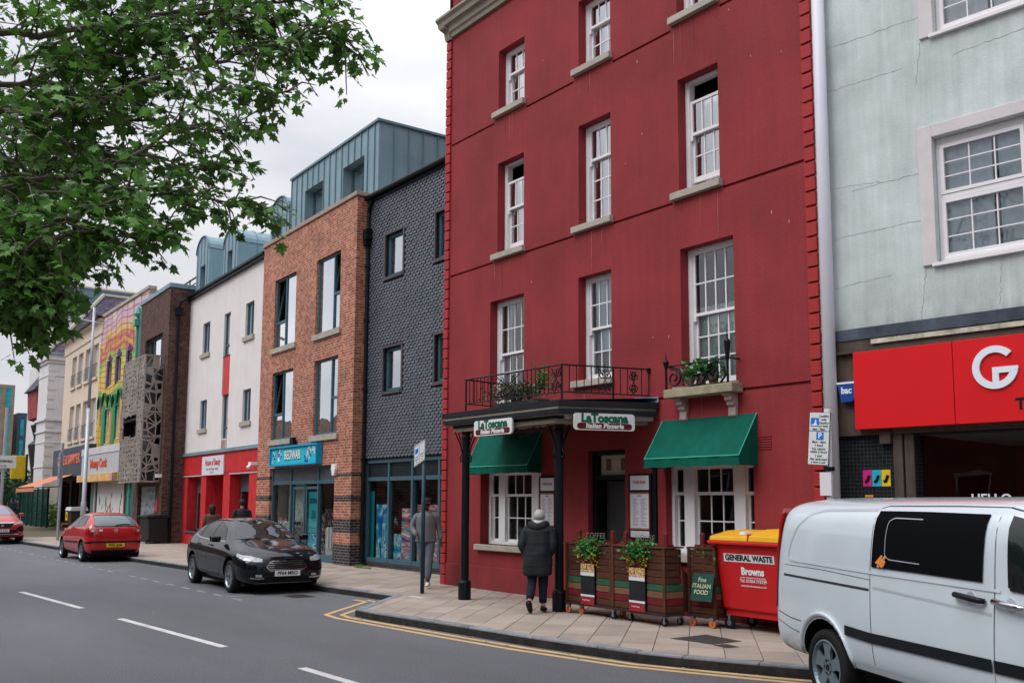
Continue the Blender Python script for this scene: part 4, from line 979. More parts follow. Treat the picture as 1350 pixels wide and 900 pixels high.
# ================================================================ mural building
def mural_mat():
    m, n, l, b = _new('mural paint')
    t = n.new('ShaderNodeTexCoord'); sp = n.new('ShaderNodeSeparateXYZ'); l.new(t.outputs['Object'], sp.inputs[0])
    q = n.new('ShaderNodeTexNoise'); q.inputs['Scale'].default_value = 0.45; q.inputs['Detail'].default_value = 2; l.new(t.outputs['Object'], q.inputs['Vector'])
    # height + waves
    s1 = n.new('ShaderNodeMath'); s1.operation = 'MULTIPLY_ADD'; l.new(q.outputs['Fac'], s1.inputs[0]); s1.inputs[1].default_value = 2.6; l.new(sp.outputs['Z'], s1.inputs[2])
    r = n.new('ShaderNodeMapRange'); r.inputs['From Min'].default_value = 5.2; r.inputs['From Max'].default_value = 13.0; l.new(s1.outputs[0], r.inputs['Value'])
    c = n.new('ShaderNodeValToRGB'); cols = [(0, '#b8a03a'), (0.22, '#c2a53c'), (0.25, '#2a8a52'), (0.31, '#0f6a45'), (0.37, '#2c8a55'), (0.41, '#86a845'), (0.45, '#c4a840'), (0.58, '#c9b24a'), (0.65, '#8fae4a'), (0.70, '#b8504a'), (0.735, '#cf944c'), (0.77, '#a84a55'), (0.81, '#cfa858'), (0.88, '#bf98ac'), (0.94, '#c4a8b4'), (0.97, '#d8c4b4')]
    while len(c.color_ramp.elements) < len(cols): c.color_ramp.elements.new(0.5)
    for i, (p, h) in enumerate(cols): c.color_ramp.elements[i].position = p; c.color_ramp.elements[i].color = lin(h)
    l.new(r.outputs[0], c.inputs[0])
    w = n.new('ShaderNodeTexWave'); w.wave_type = 'BANDS'; w.bands_direction = 'Z'; w.inputs['Scale'].default_value = 1.0; w.inputs['Distortion'].default_value = 16; w.inputs['Detail'].default_value = 1.0; w.inputs['Detail Scale'].default_value = 0.22
    l.new(t.outputs['Object'], w.inputs['Vector'])
    r2 = n.new('ShaderNodeMapRange'); r2.inputs['From Min'].default_value = 0.0; r2.inputs['From Max'].default_value = 0.22; r2.inputs['To Min'].default_value = 0.4; l.new(w.outputs['Fac'], r2.inputs['Value'])
    w2 = n.new('ShaderNodeTexWave'); w2.bands_direction = 'X'; w2.inputs['Scale'].default_value = 0.28; w2.inputs['Distortion'].default_value = 12; w2.inputs['Detail Scale'].default_value = 0.25; l.new(t.outputs['Object'], w2.inputs['Vector'])
    r3 = n.new('ShaderNodeMapRange'); r3.inputs['From Max'].default_value = 0.12; r3.inputs['To Min'].default_value = 0.5; l.new(w2.outputs['Fac'], r3.inputs['Value'])
    mu = n.new('ShaderNodeMath'); mu.operation = 'MULTIPLY'; l.new(r2.outputs[0], mu.inputs[0]); l.new(r3.outputs[0], mu.inputs[1])
    x = n.new('ShaderNodeMix'); x.data_type = 'RGBA'; l.new(mu.outputs[0], x.inputs['Factor']); x.inputs['A'].default_value = lin('#5a3040'); l.new(c.outputs[0], x.inputs['B'])
    l.new(x.outputs['Result'], b.inputs['Base Color']); b.inputs['Roughness'].default_value = 0.75
    return m
mu = thing('mural_building', 'narrow building painted all over with a pink, yellow and green swirling mural', 'building', (-43.5, 12.8, 0), -1.5)
m_mural = mural_mat()
mw = [(-8.3, -7.35, 7.6, 8.9), (-6.45, -5.5, 7.66, 8.95), (-4.42, -3.5, 7.68, 8.97), (-8.4, -7.6, 4.7, 6.4), (-6.3, -5.5, 4.8, 6.45), (-4.3, -3.5, 4.85, 6.5)]
mb = wall(-10.1, -0.9, 4.5, 11.45, mw, 0.2); shell(mb, -10.1, -0.9, 0.1, 11.45, 6)
mb.build('wall', m_mural, mu)
MB().box(-10.2, -0.8, -0.08, 0.3, 11.45, 11.6).build('coping', m_stone, mu)
m_purple = M('purple paint', lin('#4a2a66')[:3], 0.6); m_green = M('bright green paint', lin('#10894c')[:3], 0.6, 0.1); m_ypaint = M('mustard yellow paint', lin('#c4a03a')[:3], 0.6, 0.15); m_pinkp = M('pink mural paint', lin('#b84a72')[:3], 0.6, 0.15)
for i, h in enumerate(mw):
    if i < 3:
        w_ = casement(mu, h[0], h[1], h[2], h[3], 0.12, t=0.08, mat=m_white)
        MB().box(h[0] - 0.1, h[0] + 0.25, -0.02, 0.02, h[2] - 0.05, h[3] + 0.05).box(h[0] + 0.25, h[1] + 0.1, -0.02, 0.02, h[3], h[3] + 0.14).prism([(h[0] + 0.1, h[3] + 0.14), (h[1] - 0.1, h[3] + 0.14), ((h[0] + h[1]) / 2, h[3] + 0.4)], 'y', -0.02, 0.02).build('painted_surround', m_purple, w_)
    else:
        w_ = casement(mu, h[0], h[1], h[2], h[3], 0.12, t=0.08, mat=m_white)
        B(h[0] - 0.45, h[0] + 0.12, -0.02, 0.02, h[2] - 0.25, h[3] + 0.1).build('painted_surround', m_green, w_)
for k, x in enumerate((-9.6, -8.9, -7.2, -6.8, -5.1, -4.9, -2.9, -2.4)):
    zt = 6.6 + 0.4 * math.sin(k * 2.1)
    MB().prism([(x - 0.13, 4.55), (x + 0.13, 4.55), (x + 0.16, zt - 0.9), (x + 0.2, zt - 0.3), (x + 0.1, zt), (x - 0.1, zt), (x - 0.2, zt - 0.3), (x - 0.16, zt - 0.9)], 'y', -0.012 - k * 0.0005, 0).build('painted_tree', [m_ypaint, m_pinkp][k % 2], mu)
for k in range(9):
    x = -9.9 + k * 1.03; pts = [(x + 1.0 * t, -0.01, 6.55 + 0.62 * math.sin(math.pi * t) + 0.12 * math.sin(k * 1.7)) for t in np.linspace(0, 1, 9)]
    MB().tube(pts, [0.05, 0.09, 0.11, 0.12, 0.13, 0.12, 0.11, 0.09, 0.05], 6, flat=0.25).build('painted_wave', M('deep green paint', lin('#0c5a3c')[:3], 0.6), mu)
m_gp = M('green painted pipe', lin('#4aa886')[:3], 0.5)
m_ = MB().tube([(-2.25, -0.12, 0.2), (-2.25, -0.12, 9.9)], 0.07, 8).box(-2.45, -2.05, -0.3, 0, 9.9, 10.2).tube([(-2.25, -0.12, 10.2), (-2.25, -0.12, 10.75)], 0.06, 8).lathe((-2.25, -0.12, 10.35), [(0.12, 0), (0.2, 0.12), (0.02, 0.5)], 8)
for z in (2, 4, 6, 8): m_.cyl((-2.25, -0.12), 0.1, z, z + 0.1, 8)
m_.build('downpipe', m_gp, mu)
fs = MB().box(-10.7, -1.75, -0.5, 0, 3.1, 4.45).build('fascia', M('pale grey fascia board', (0.42, 0.43, 0.47), 0.6, 0.06, 2, 0.05, streak=0.1), mu)
B(-10.72, -1.73, -0.53, 0, 4.1, 4.45).build('fascia_cap', M('pale fascia cap', (0.5, 0.5, 0.52)), fs)
t2('Money Cook', 0.62, M('orange lettering', (0.55, 0.07, 0.02), 0.5), fs, -6.9, -0.51, 3.62, sx=1.05, bold=0.02, depth=0.01)
B(-10.7, -3.2, -0.7, 0, 2.72, 3.08).build('shutter_box', blot('pink yellow graffiti', ['#c08a9a', '#d8b070', '#c9a04a', '#c08a9a'], 0.6, 2), mu)
B(-3.18, -1.8, -0.55, 0, 2.72, 3.08).build('shutter_box', blot('yellow graffiti', ['#3a2a2a', '#a8862c', '#3a2a2a'], 1.5, 3), mu)
B(-1.72, -1.2, -0.45, 0, 2.9, 4.5).build('painted_pier', blot('pink purple graffiti', ['#b85a80', '#c9a04a', '#5a3a88', '#b85a80'], 0.9, 4), mu)
wl_ = wall(-10.5, -0.9, 0.1, 4.45, [(-9.35, -3.6, 0.8, 2.72, 0.15)], 0.15); wl_.build('shop_wall', M('green tiled pier', (0.06, 0.17, 0.17), 0.4, 0.3, 4, 0.1), mu)
ps = B(-9.3, -3.65, 0.05, 0.08, 0.8, 2.72).build('window_poster', M('white poster print', (0.62, 0.61, 0.62), 0.5, 0.05, 1.5, 0), mu)
m_lf = [M('poster leaf ' + c, lin(h)[:3], 0.6) for c, h in (('plum', '#4a2a33'), ('green', '#5a8a3a'), ('red', '#a83a4a'), ('olive', '#4f6a2a'))]
rr = random.Random(4)
for k in range(15):
    x = rr.uniform(-8.9, -4.0) if k > 4 else rr.uniform(-7.4, -6.0); z = rr.uniform(1.2, 2.1) if k > 4 else rr.uniform(1.0, 2.3); a = rr.uniform(-0.7, 0.7); L_ = rr.uniform(0.15, 0.3); W_ = L_ * 0.3
    poly = [(x + L_ * math.sin(a) * t - W_ * math.sin(math.pi * (t + 1) / 2) * s_ * math.cos(a), z + L_ * math.cos(a) * t + W_ * math.sin(math.pi * (t + 1) / 2) * s_ * math.sin(a)) for s_, ts in ((1, (-1, -.5, 0, .5)), (-1, (1, .5, 0, -.5))) for t in ts]
    MB().prism(poly, 'y', 0.045 - k * 0.0006, 0.05).build('printed_leaf', m_lf[k % 4], ps)
B(-3.55, -3.35, -0.05, 0.0, 0.1, 2.7).build('door_frame', M('brown timber', (0.12, 0.08, 0.05)), mu); B(-9.6, -9.4, -0.05, 0, 0.1, 2.7).build('door_frame', M('cream timber', (0.5, 0.42, 0.35)), mu)
for k, h in enumerate(('#3a7ab0', '#c8503c', '#8a6aa8', '#4a9ab8', '#c86a7a')): B(-0.55, -0.3, -0.06, 0, 0.7 + k * 0.42, 1.1 + k * 0.42).build('painted_post', M('post paint %s' % h, lin(h)[:3], 0.6), mu)

# ================================================================ cream building
m_cream = M('cream masonry paint', (0.60, 0.50, 0.40), 0.8, 0.06, 1, 0.1, 30, streak=0.06)
cb_ = thing('cream_building', 'cream three storey building with tall paired windows and a black shop fascia', 'building', (-53, 13.05, 0), -2.5)
ch = []
for x in (-8.35, -6.5, -4.5, -2.45): ch += [(x, x + 1.35, 8.4, 10.25), (x, x + 1.35, 5.2, 7.3)]
mb = wall(-10.7, -0.2, 4.4, 11.3, ch, 0.35); shell(mb, -10.7, -0.2, 0.1, 11.3, 7)
mb.build('wall', m_cream, cb_)
MB().prism([(0, 10.6), (-0.06, 10.65), (-0.06, 11.25), (-0.25, 11.35), (-0.25, 11.42), (0, 11.42)], 'x', -10.8, -0.1).build('cornice', m_cream, cb_)
MB().box(-10.9, 0, -0.4, -0.22, 11.42, 11.55).build('gutter', m_black, cb_)
MB().add([(-10.8, -0.3, 11.5), (0, -0.3, 11.5), (0, 3.5, 12.2), (-10.8, 3.5, 12.2)], [(0, 1, 2, 3)]).build('roof', M('dark grey slate roof', (0.10, 0.11, 0.13), 0.6, 0.2, 2), cb_)
for i, h in enumerate(ch):
    w_ = sash(cb_, *h, 0.2, 1, (1, 1), 0.5, mat=m_white, glass=m_glass, curtain=(m_curtain, [(0.1, 0.9, 0.5, 1)]), sill=False)
    B(h[0] - 0.08, h[1] + 0.08, -0.1, 0.2, h[2] - 0.14, h[2]).build('sill', m_cream, w_)
    m_ = MB()
    for k in range(5): m_.tube([(h[0] + 0.1 + k * 0.27, -0.04, h[2] + 0.02), (h[0] + 0.1 + k * 0.27, -0.07, h[2] + 0.3), (h[0] + 0.1 + k * 0.27, -0.04, h[2] + 0.75)], 0.014, 5)
    m_.tube([(h[0] + 0.02, -0.04, h[2] + 0.75), (h[1] - 0.02, -0.04, h[2] + 0.75)], 0.025, 5); m_.build('window_guard', M('grey ironwork', (0.2, 0.2, 0.22)), w_)
m_bf = M('dark blue grey fascia', (0.05, 0.07, 0.09), 0.5, 0.2, 2, 0.05)
fs = B(-10.9, -0.3, -0.35, 0, 3.1, 4.75).build('fascia', m_bf, cb_)
t2('DUKE & SAWYER', 0.72, M('salmon lettering', (0.60, 0.16, 0.11), 0.5), fs, -5.9, -0.36, 4.05, sx=1.18, bold=0.025, depth=0.02)
wl_ = wall(-10.7, -0.3, 0.1, 3.1, [(-9.8, -7.4, 0.5, 2.9), (-6.8, -4.6, 0.12, 2.9), (-4.0, -1.0, 0.5, 2.9)], 0.5, 0.05); wl_.build('shop_wall', M('black shop timber', (0.02, 0.018, 0.018), 0.5), cb_)
for a, b_ in ((-9.8, -7.4), (-6.8, -4.6), (-4.0, -1.0)): casement(cb_, a, b_, 0.5, 2.9, 0.3, [0.5], t=0.1, mat=M('red brown timber', (0.16, 0.04, 0.025), 0.5), glass=m_shopglass)
rm = MB(); rm.box(-10.6, -0.4, 3, 3.1, 0.1, 3); rm.box(-10.6, -0.4, 0.6, 3, 0.12, 0.16); rm.build('shop_interior', m_dark, cb_)
# orange canvas awning
aw = MB().add([(-10.9, -0.1, 3.3), (-4.3, -0.1, 3.3), (-4.3, -2.3, 2.5), (-10.9, -2.3, 2.5), (-10.9, -2.3, 2.25), (-4.3, -2.3, 2.25)], [(0, 1, 2, 3), (3, 2, 5, 4)])
awo = aw.build('awning', M('faded orange canvas', (0.55, 0.20, 0.11), 0.8, 0.15, 2, 0.1), cb_)
MB().tube([(-10.9, -2.3, 2.5), (-4.3, -2.3, 2.5)], 0.03, 6).tube([(-4.4, -0.1, 2.6), (-4.4, -2.25, 2.45)], 0.03, 6).build('awning_frame', m_black, awo)

# ================================================================ white corner building with slate roofs
cw = thing('corner_building', 'white stucco corner building with quoined edge and purple slate hipped roof', 'building', (-68.0, 13.45, 0), 0)
m_stu = M('white stucco', (0.60, 0.575, 0.58), 0.8, 0.05, 1, 0.08, streak=0.08)
B(-2.9, 0, 0, 12, 0.1, 11.4).build('wall', m_stu, cw)
m_ = MB()
for z0, z1, p in ((10.95, 11.3, 0.22), (10.75, 10.95, 0.1), (6.95, 7.1, 0.12), (6.2, 6.3, 0.08), (3.9, 3.98, 0.05), (9.9, 9.97, 0.04), (5.5, 5.56, 0.04)): m_.box(-2.9 - p, p, -p, 12, z0, z1)
m_.build('moulding', m_stu, cw)
qq = B(0, 0.03, -0.03, 0.4, 0, 0.3).build('quoin', m_stu, cw); qq.location = (0, 0, 0.3)
for k in range(1, 17): inst(qq, 'quoin', cw, (0, 0, 0.3 + 0.62 * k), (0, 0, 0), (1, 1 if k % 2 else 1.4, 1))
m_prp = brick_mat('purple slate courses', '#4a4352', '#5a5160', '#2e2a33', 0.3, 0.35, 0.22, 0.5, 0.012, 0.4)
MB().add([(0.25, -0.25, 11.3), (0.25, 12, 11.3), (-4.6, 12, 16.6), (-4.6, 4.3, 16.6), (-3.1, -0.25, 11.3)], [(0, 1, 2, 3), (4, 0, 3)]).build('roof', m_prp, cw)
MB().tube([(0.25, -0.25, 11.35), (-4.6, 4.3, 16.65)], 0.14, 6).tube([(-4.6, 4.3, 16.6), (-4.6, 12, 16.6)], 0.13, 6).build('ridge_tile', m_stone, cw)
MB().box(0.2, 0.36, -0.3, 12, 11.3, 11.42).build('gutter', m_zinc, cw)
B(-2.0, -1.0, 0.3, 1.1, 3.7, 4.1).build('flood_light', M('grey plastic', (0.2, 0.25, 0.32)), cw)
# big blue slate roofed hall behind
bh = thing('slate_roofed_hall', 'large hall with a long blue grey slate roof behind the mural building', 'building', (-92, 20.3, 0), 0)
B(-20, 0, 0, 18, 0, 15.5).build('wall', m_stu, bh)
m_blu = brick_mat('blue slate courses', '#43535f', '#4b5c69', '#34424d', 0.15, 0.4, 0.3, 0.5, 0.012, 0.3)
MB().add([(0.3, -0.4, 15.3), (0.3, 18, 15.3), (-6, 18, 22.3), (-6, -0.4, 22.3), (-16, -0.4, 15.3), (-16, 18, 15.3)], [(0, 1, 2, 3), (3, 2, 5, 4), (0, 3, 4)]).build('roof', m_blu, bh)
MB().tube([(-6, -0.4, 22.3), (-6, 18, 22.3)], 0.2, 6).build('ridge_tile', m_stone, bh)
B(-0.8, 0.5, -2.2, -0.5, 12, 18.2).build('chimney', m_stu, bh)
# timbered house beyond and turquoise windowed block
th_ = thing('timbered_house', 'dark timbered house front with red oriel seen edge on beyond the white building', 'building', (-71.6, 14.1, 0), 0)
B(-5, 0, 0.3, 9, 0.1, 9.6).build('wall', M('dark timber', (0.03, 0.025, 0.025), 0.8), th_)
MB().prism([(0.3, 7.2), (-0.5, 7.4), (-0.6, 9.3), (0.3, 9.3)], 'x', -3.2, -0.2).build('oriel', M('red oriel paint', (0.28, 0.05, 0.05), 0.7, 0.4, 3), th_)
MB().prism([(0.4, 9.3), (-0.8, 9.3), (0.4, 11.0)], 'x', -3.5, 0).build('oriel_roof', m_prp, th_)
MB().prism([(0.3, 2.6), (-0.1, 3.0), (-0.5, 5.6), (-0.1, 6.0), (-0.4, 7.0), (0.3, 7.2)], 'x', -2.6, -0.6).build('bracket', m_black, th_)
tb = thing('tall_brick_block', 'tan brick tower block with turquoise window strips at the end of the street', 'building', (-125, 15.0, 0), 0)
B(-14, 0, -12, 6.2, 0, 15.2).build('wall', brick_mat('tan brick', '#a3836c', '#8f7260', '#a89a8c', 0.2), tb)
m_tq = M('turquoise glazing', (0.03, 0.32, 0.36), 0.25, 0.35, 0.8, 0)
for y in (1.6, 2.85, 4.1, 5.25):
    for z in (2.4, 5.6, 8.8, 12.0): B(0.0, 0.06, y, y + 0.6, z, z + 2.9).build('window', m_tq, tb)
b2 = thing('blue_glazed_block', 'dark blue glazed block right of the tan brick tower', 'building', (-128, 22.2, 0), 0)
B(-10, 0, 0, 1.6, 0, 12.2).build('wall', M('navy cladding', (0.05, 0.10, 0.16), 0.4), b2)
for z in (1.5, 4.2, 6.9, 9.4): B(0, 0.06, 0.3, 0.7, z, z + 2).build('window', m_tq, b2); B(0, 0.06, 1.0, 1.4, z, z + 2).build('window', m_tq, b2)

# ================================================================ pale green building with the takeaway on the right
m_pale = M('weathered pale green render', (0.50, 0.555, 0.555), 0.9, 0.17, 1.0, 0.35, 35, streak=0.13, fine=0.06, dirt=0.12, low=(4.1, 4.8, (0.22, 0.23, 0.19), 0.6))
pa = thing('pale_green_building', 'weathered pale green rendered building over the red takeaway sign', 'building', (-7.675, 11.14, 0), 6)
m_pvc = M('white upvc', (0.70, 0.68, 0.70), 0.4, 0.04)
m_band = M('painted stone band', (0.57, 0.53, 0.54), 0.8, 0.10, 2, 0.2, dirt=0.12)
ph = [(1.60, 3.1, 4.83, 6.45), (1.68, 3.1, 7.80, 9.5)]
mb = wall(0.0, 9, 4.14, 12.5, ph, 0.2, 0); shell(mb, 0.0, 9, 4.14, 12.5, 6); mb.build('wall', m_pale, pa)
for (a, b_, c, d_), o in zip(ph, (0, 0)):
    m_ = MB(); m_.box(a - 0.18, a, -0.035, 0.0, c - 0.02, d_ + 0.16); m_.box(b_ - 0.35, b_ - 0.17 + 0.18, -0.035, 0, c - 0.02, d_ + 0.16) if False else None
    m_.box(a, b_ + 0.18, -0.035, 0, d_, d_ + 0.16); m_.box(b_, b_ + 0.18, -0.035, 0, c - 0.02, d_)
    m_.build('window_surround', m_band, pa, bevel=0.006)
    f_ = MB(); t = 0.055; y = 0.10
    f_.box(a, a + t, y - 0.02, y + 0.06, c, d_); f_.box(b_ - t, b_, y - 0.02, y + 0.06, c, d_); f_.box(a + t, b_ - t, y - 0.02, y + 0.06, d_ - 0.10, d_); f_.box(a + t, b_ - t, y - 0.05, y + 0.06, c, c + 0.07)
    zt = c + (d_ - c) * 0.52; f_.box(a + t, b_ - t, y - 0.025, y + 0.06, zt - 0.035, zt + 0.035)
    f_.box((a + b_) / 2 + 0.3, (a + b_) / 2 + 0.36, y - 0.022, y + 0.06, c + 0.07, d_ - 0.1)
    w_ = f_.build('window', m_pvc, pa, bevel=0.008, segs=1)
    xsplit = (a + b_) / 2 + 0.33
    for (xa, xb) in ((a + t, xsplit - 0.03), (xsplit + 0.03, b_ - t)):
        for (za, zb) in ((c + 0.07, zt - 0.035), (zt + 0.035, d_ - 0.10)):
            fr_ = MB(); fr_.box(xa, xa + 0.045, y - 0.035, y + 0.03, za, zb); fr_.box(xb - 0.045, xb, y - 0.035, y + 0.03, za, zb); fr_.box(xa + 0.045, xb - 0.045, y - 0.035, y + 0.03, za, za + 0.045); fr_.box(xa + 0.045, xb - 0.045, y - 0.035, y + 0.03, zb - 0.045, zb)
            nc = 3 if xb - xa > 0.6 else 2
            bars(fr_, xa + 0.045, xb - 0.045, y - 0.01, y + 0.005, za + 0.045, zb - 0.045, nc, 3, 0.016)
            fr_.build('sash', m_pvc, w_)
            gx0, gx1, gz0, gz1 = xa + 0.045, xb - 0.045, za + 0.045, zb - 0.045
            for i in range(nc):
                for j in range(3): pane(w_, gx0 + (gx1 - gx0) * i / nc, gx0 + (gx1 - gx0) * (i + 1) / nc, y + 0.0, gz0 + (gz1 - gz0) * j / 3, gz0 + (gz1 - gz0) * (j + 1) / 3, m_glass_p)
    c_ = MB(); n_ = 40
    for i in range(n_):
        xa = a + (b_ - a) * i / n_; xb = a + (b_ - a) * (i + 1) / n_
        if 17 <= i <= 18: continue
        ya = y + 0.085 + 0.015 * math.sin(i * 1.3); yb = y + 0.085 + 0.015 * math.sin((i + 1) * 1.3)
        c_.quad((xa, ya, c), (xb, yb, c), (xb, yb, d_), (xa, ya, d_))
    c_.build('curtain', m_curtain_b if c < 6 else M('pale blue curtain', (0.8, 0.86, 0.88), 0.9, 0.15, 1.5, 0.5, 14, stretch=(1, 1, 0.05)), w_)
    B(a - 0.05, b_ + 0.05, -0.06, 0.08, c - 0.045, c - 0.003).build('sill', m_pvc, w_)
# cracks in the render
m_crack = M('render crack', (0.27, 0.28, 0.27), 0.9)
rr = random.Random(11)
def crack(x0, z0, x1, z1, w=0.0028, vertical=False):
    pts = []; n_ = 22
    for i in range(n_ + 1):
        t = i / n_; pts.append((x0 + (x1 - x0) * t + (rr.uniform(-0.012, 0.012) if vertical else 0), -0.001, z0 + (z1 - z0) * t + (0 if vertical else rr.uniform(-0.010, 0.010))))
    MB().tube(pts, [w * rr.uniform(0.25, 1.3) for _ in pts], 4).build('crack', m_crack, pa)
crack(0.1, 8.12, 1.5, 8.10); crack(0.1, 7.50, 1.25, 7.49); crack(0.1, 6.12, 0.9, 6.05); crack(0.5, 6.02, 1.42, 6.03); crack(0.25, 5.4, 1.42, 5.42); crack(0.2, 4.72, 1.0, 4.78)
crack(1.45, 4.8, 1.36, 4.15, vertical=True); crack(1.5, 7.75, 1.42, 7.2, vertical=True); crack(1.9, 7.45, 3.0, 7.5); crack(2.35, 4.75, 2.3, 4.2, vertical=True)
# blue black band, old timber frieze and shop surround
m_oldt = M('old brown painted timber', (0.075, 0.055, 0.045), 0.7, 0.25, 3, 0.4, 50, streak=0.3)
B(0.02, 9, -0.06, 0.3, 3.98, 4.13).build('lead_band', M('blue black lead band', (0.05, 0.065, 0.085), 0.6, 0.5, 3, 0.3, 30), pa)
B(0.02, 9, -0.045, 0.3, 3.84, 3.978).build('frieze', m_oldt, pa)
B(0.72, 9, -0.075, -0.047, 3.90, 3.96).build('frieze_strip', M('flaking cream strip', (0.42, 0.40, 0.32), 0.8, 0.5, 6, 0.3, 20), pa)
B(0.02, 9, -0.10, 0.3, 3.80, 3.838).build('frieze_ledge', m_oldt, pa)
B(0.02, 9, -0.03, 0.3, 2.72, 3.798).build('fascia_backing', m_oldt, pa)
m_signred = M('takeaway red sign', (0.60, 0.012, 0.016), 0.38, 0.03, 1.5, 0.02)
sg1 = B(0.51, 1.778, -0.16, -0.032, 2.79, 3.795).build('sign_panel', m_signred, pa, bevel=0.004, segs=1)
sg2 = B(1.786, 6.5, -0.16, -0.032, 2.79, 3.795).build('sign_panel', m_signred, pa, bevel=0.004, segs=1)
m_lw = M('white sign lettering', (0.68, 0.72, 0.78), 0.4, 0)
# big G built as a ring with a spur
g = MB(); cx_, cz_, ro, ri = 2.27, 3.43, 0.255, 0.175; pts_o, pts_i = [], []
n_ = 40; a0, a1 = R_(42), R_(360)
for i in range(n_ + 1):
    t = a0 + (a1 - a0) * i / n_; pts_o.append((cx_ + ro * math.cos(t), cz_ + ro * math.sin(t))); pts_i.append((cx_ + ri * math.cos(t), cz_ + ri * math.sin(t)))
for i in range(n_): g.prism([pts_o[i], pts_o[i + 1], pts_i[i + 1], pts_i[i]], 'y', -0.185, -0.161)
g.prism([(cx_ - 0.03, cz_ + 0.0), (cx_ + ro, cz_ + 0.0), (cx_ + ro, cz_ - 0.04), (cx_ + ri * 0.95, cz_ - 0.07), (cx_ - 0.03, cz_ - 0.07)], 'y', -0.186, -0.1615)
g.prism([(cx_ - 0.03, cz_ - 0.06), (cx_ + 0.04, cz_ - 0.06), (cx_ + 0.04, cz_ - 0.2), (cx_ - 0.03, cz_ - 0.2)], 'y', -0.1855, -0.162)
g.build('lettering', m_lw, sg2)
t2('RILL', 0.66, m_lw, sg2, 3.5, -0.163, 3.42, sx=1.0, bold=0.012, depth=0.012)
t2('TAKEAWAY', 0.185, M('black sign lettering', (0.01, 0.01, 0.01), 0.4, 0), sg2, 3.05, -0.162, 2.98, sx=1.0, bold=0.006, depth=0.003, space=1.25)
# blue shield alarm box
ab = MB().prism([(0.26, 3.40), (0.53, 3.42), (0.53, 3.25), (0.47, 3.16), (0.31, 3.15)], 'y', -0.13, -0.031).build('alarm_box', M('blue alarm plastic', (0.015, 0.06, 0.25), 0.4), pa, bevel=0.01)
MB().box(0.255, 0.535, -0.135, -0.03, 3.40, 3.425).build('alarm_trim', m_lw, ab); t2('bac', 0.12, m_lw, ab, 0.39, -0.132, 3.31, bold=0.004, depth=0.003, sx=0.9)
# ground floor: mosaic pier, dark doorway with red room
m_tile = brick_mat('black mosaic tile', '#101416', '#181d20', '#3a3f40', 0.3, 0.05, 0.05, 0.0, 0.003, 0.5)
m_ = wall(0.02, 9, 0.1, 2.78, [(1.2, 6.3, 0.12, 2.70, 0.25)], 0.25, 0.03); m_.build('shop_wall', m_tile, pa)
MB().box(0.93, 1.05, -0.01, 0.25, 0.1, 2.72).box(1.07, 1.19, 0.01, 0.25, 0.1, 2.72).build('door_post', m_oldt, pa, bevel=0.006)
B(0.78, 0.92, -0.06, 0.03, 2.6, 2.76).build('junction_box', m_oldt, pa)
st = []
for k, h in enumerate(('#c2257a', '#20a8bf', '#d8b52c')):
    s_ = B(0.50 + k * 0.125, 0.618 + k * 0.125, 0.020, 0.029, 2.06, 2.27).build('sticker', M('sticker colour %d' % k, lin(h)[:3], 0.5, 0.1), pa)
    MB().tube([(0.53 + k * 0.125, 0.018, 2.12), (0.56 + k * 0.125, 0.018, 2.13), (0.59 + k * 0.125, 0.018, 2.2)], 0.02, 6).build('sticker_shape', m_black, s_)
B(0.52, 0.63, 0.02, 0.029, 1.92, 1.95).build('sticker', M('orange sticker', (0.6, 0.25, 0.05)), pa)
rm = MB(); rm.box(1.2, 6.3, 3.4, 3.5, 0.1, 2.8)
rm.box(1.12, 1.2, 0.3, 3.4, 0.1, 2.8); rm.box(6.3, 6.4, 0.3, 3.4, 0.1, 2.8)
rm.build('room_wall', M('deep red room paint', (0.13, 0.012, 0.010), 0.6, 0.15, 1, 0), pa)
rc = MB(); 
for i in range(9):
    for j in range(5): rc.box(1.2 + i * 0.6 + 0.01, 1.8 + i * 0.6 - 0.01, 0.28 + j * 0.6 + 0.01, 0.88 + j * 0.6 - 0.01, 2.70, 2.73)
rc.build('ceiling_tile', M('grey ceiling tile', (0.40, 0.38, 0.36), 0.9, 0.1), pa, kind='stuff')
B(1.2, 6.3, 0.28, 3.4, 2.735, 2.76).build('ceiling', m_dark, pa); B(1.2, 6.3, 0.28, 3.4, 0.11, 0.13).build('room_floor', m_dark, pa)
MB().box(2.6, 3.3, 2.0, 3.35, 0.13, 1.1).build('counter', M('dark counter', (0.05, 0.02, 0.02)), pa)
t2('HELLO', 0.155, m_lw, pa, 2.02, 0.19, 1.90, bold=0.003, depth=0.003, sx=1.0)
pane(pa, 1.22, 3.8, 0.2, 0.4, 2.69, m_shopglass); MB().box(1.2, 3.8, 0.17, 0.24, 0.1, 0.4).box(3.8, 3.87, 0.17, 0.24, 0.1, 2.69).build('shop_frame', m_black, pa)
# big white service pipe between the houses
m_ = MB().tube([(0.165, -0.13, 0.12), (0.165, -0.13, 12.5)], 0.085, 14)
sp2 = m_.build('service_pipe', M('white painted pipe', (0.58, 0.58, 0.64), 0.35, 0.05, 1, 0.02), pa, smooth=True)
MB().box(-0.02, 0.05, -0.01, 0.03, 3.0, 12.5).build('flashing', M('pale mortar joint', (0.4, 0.4, 0.36), 0.9, 0.4, 4, 0.4, 20), pa)
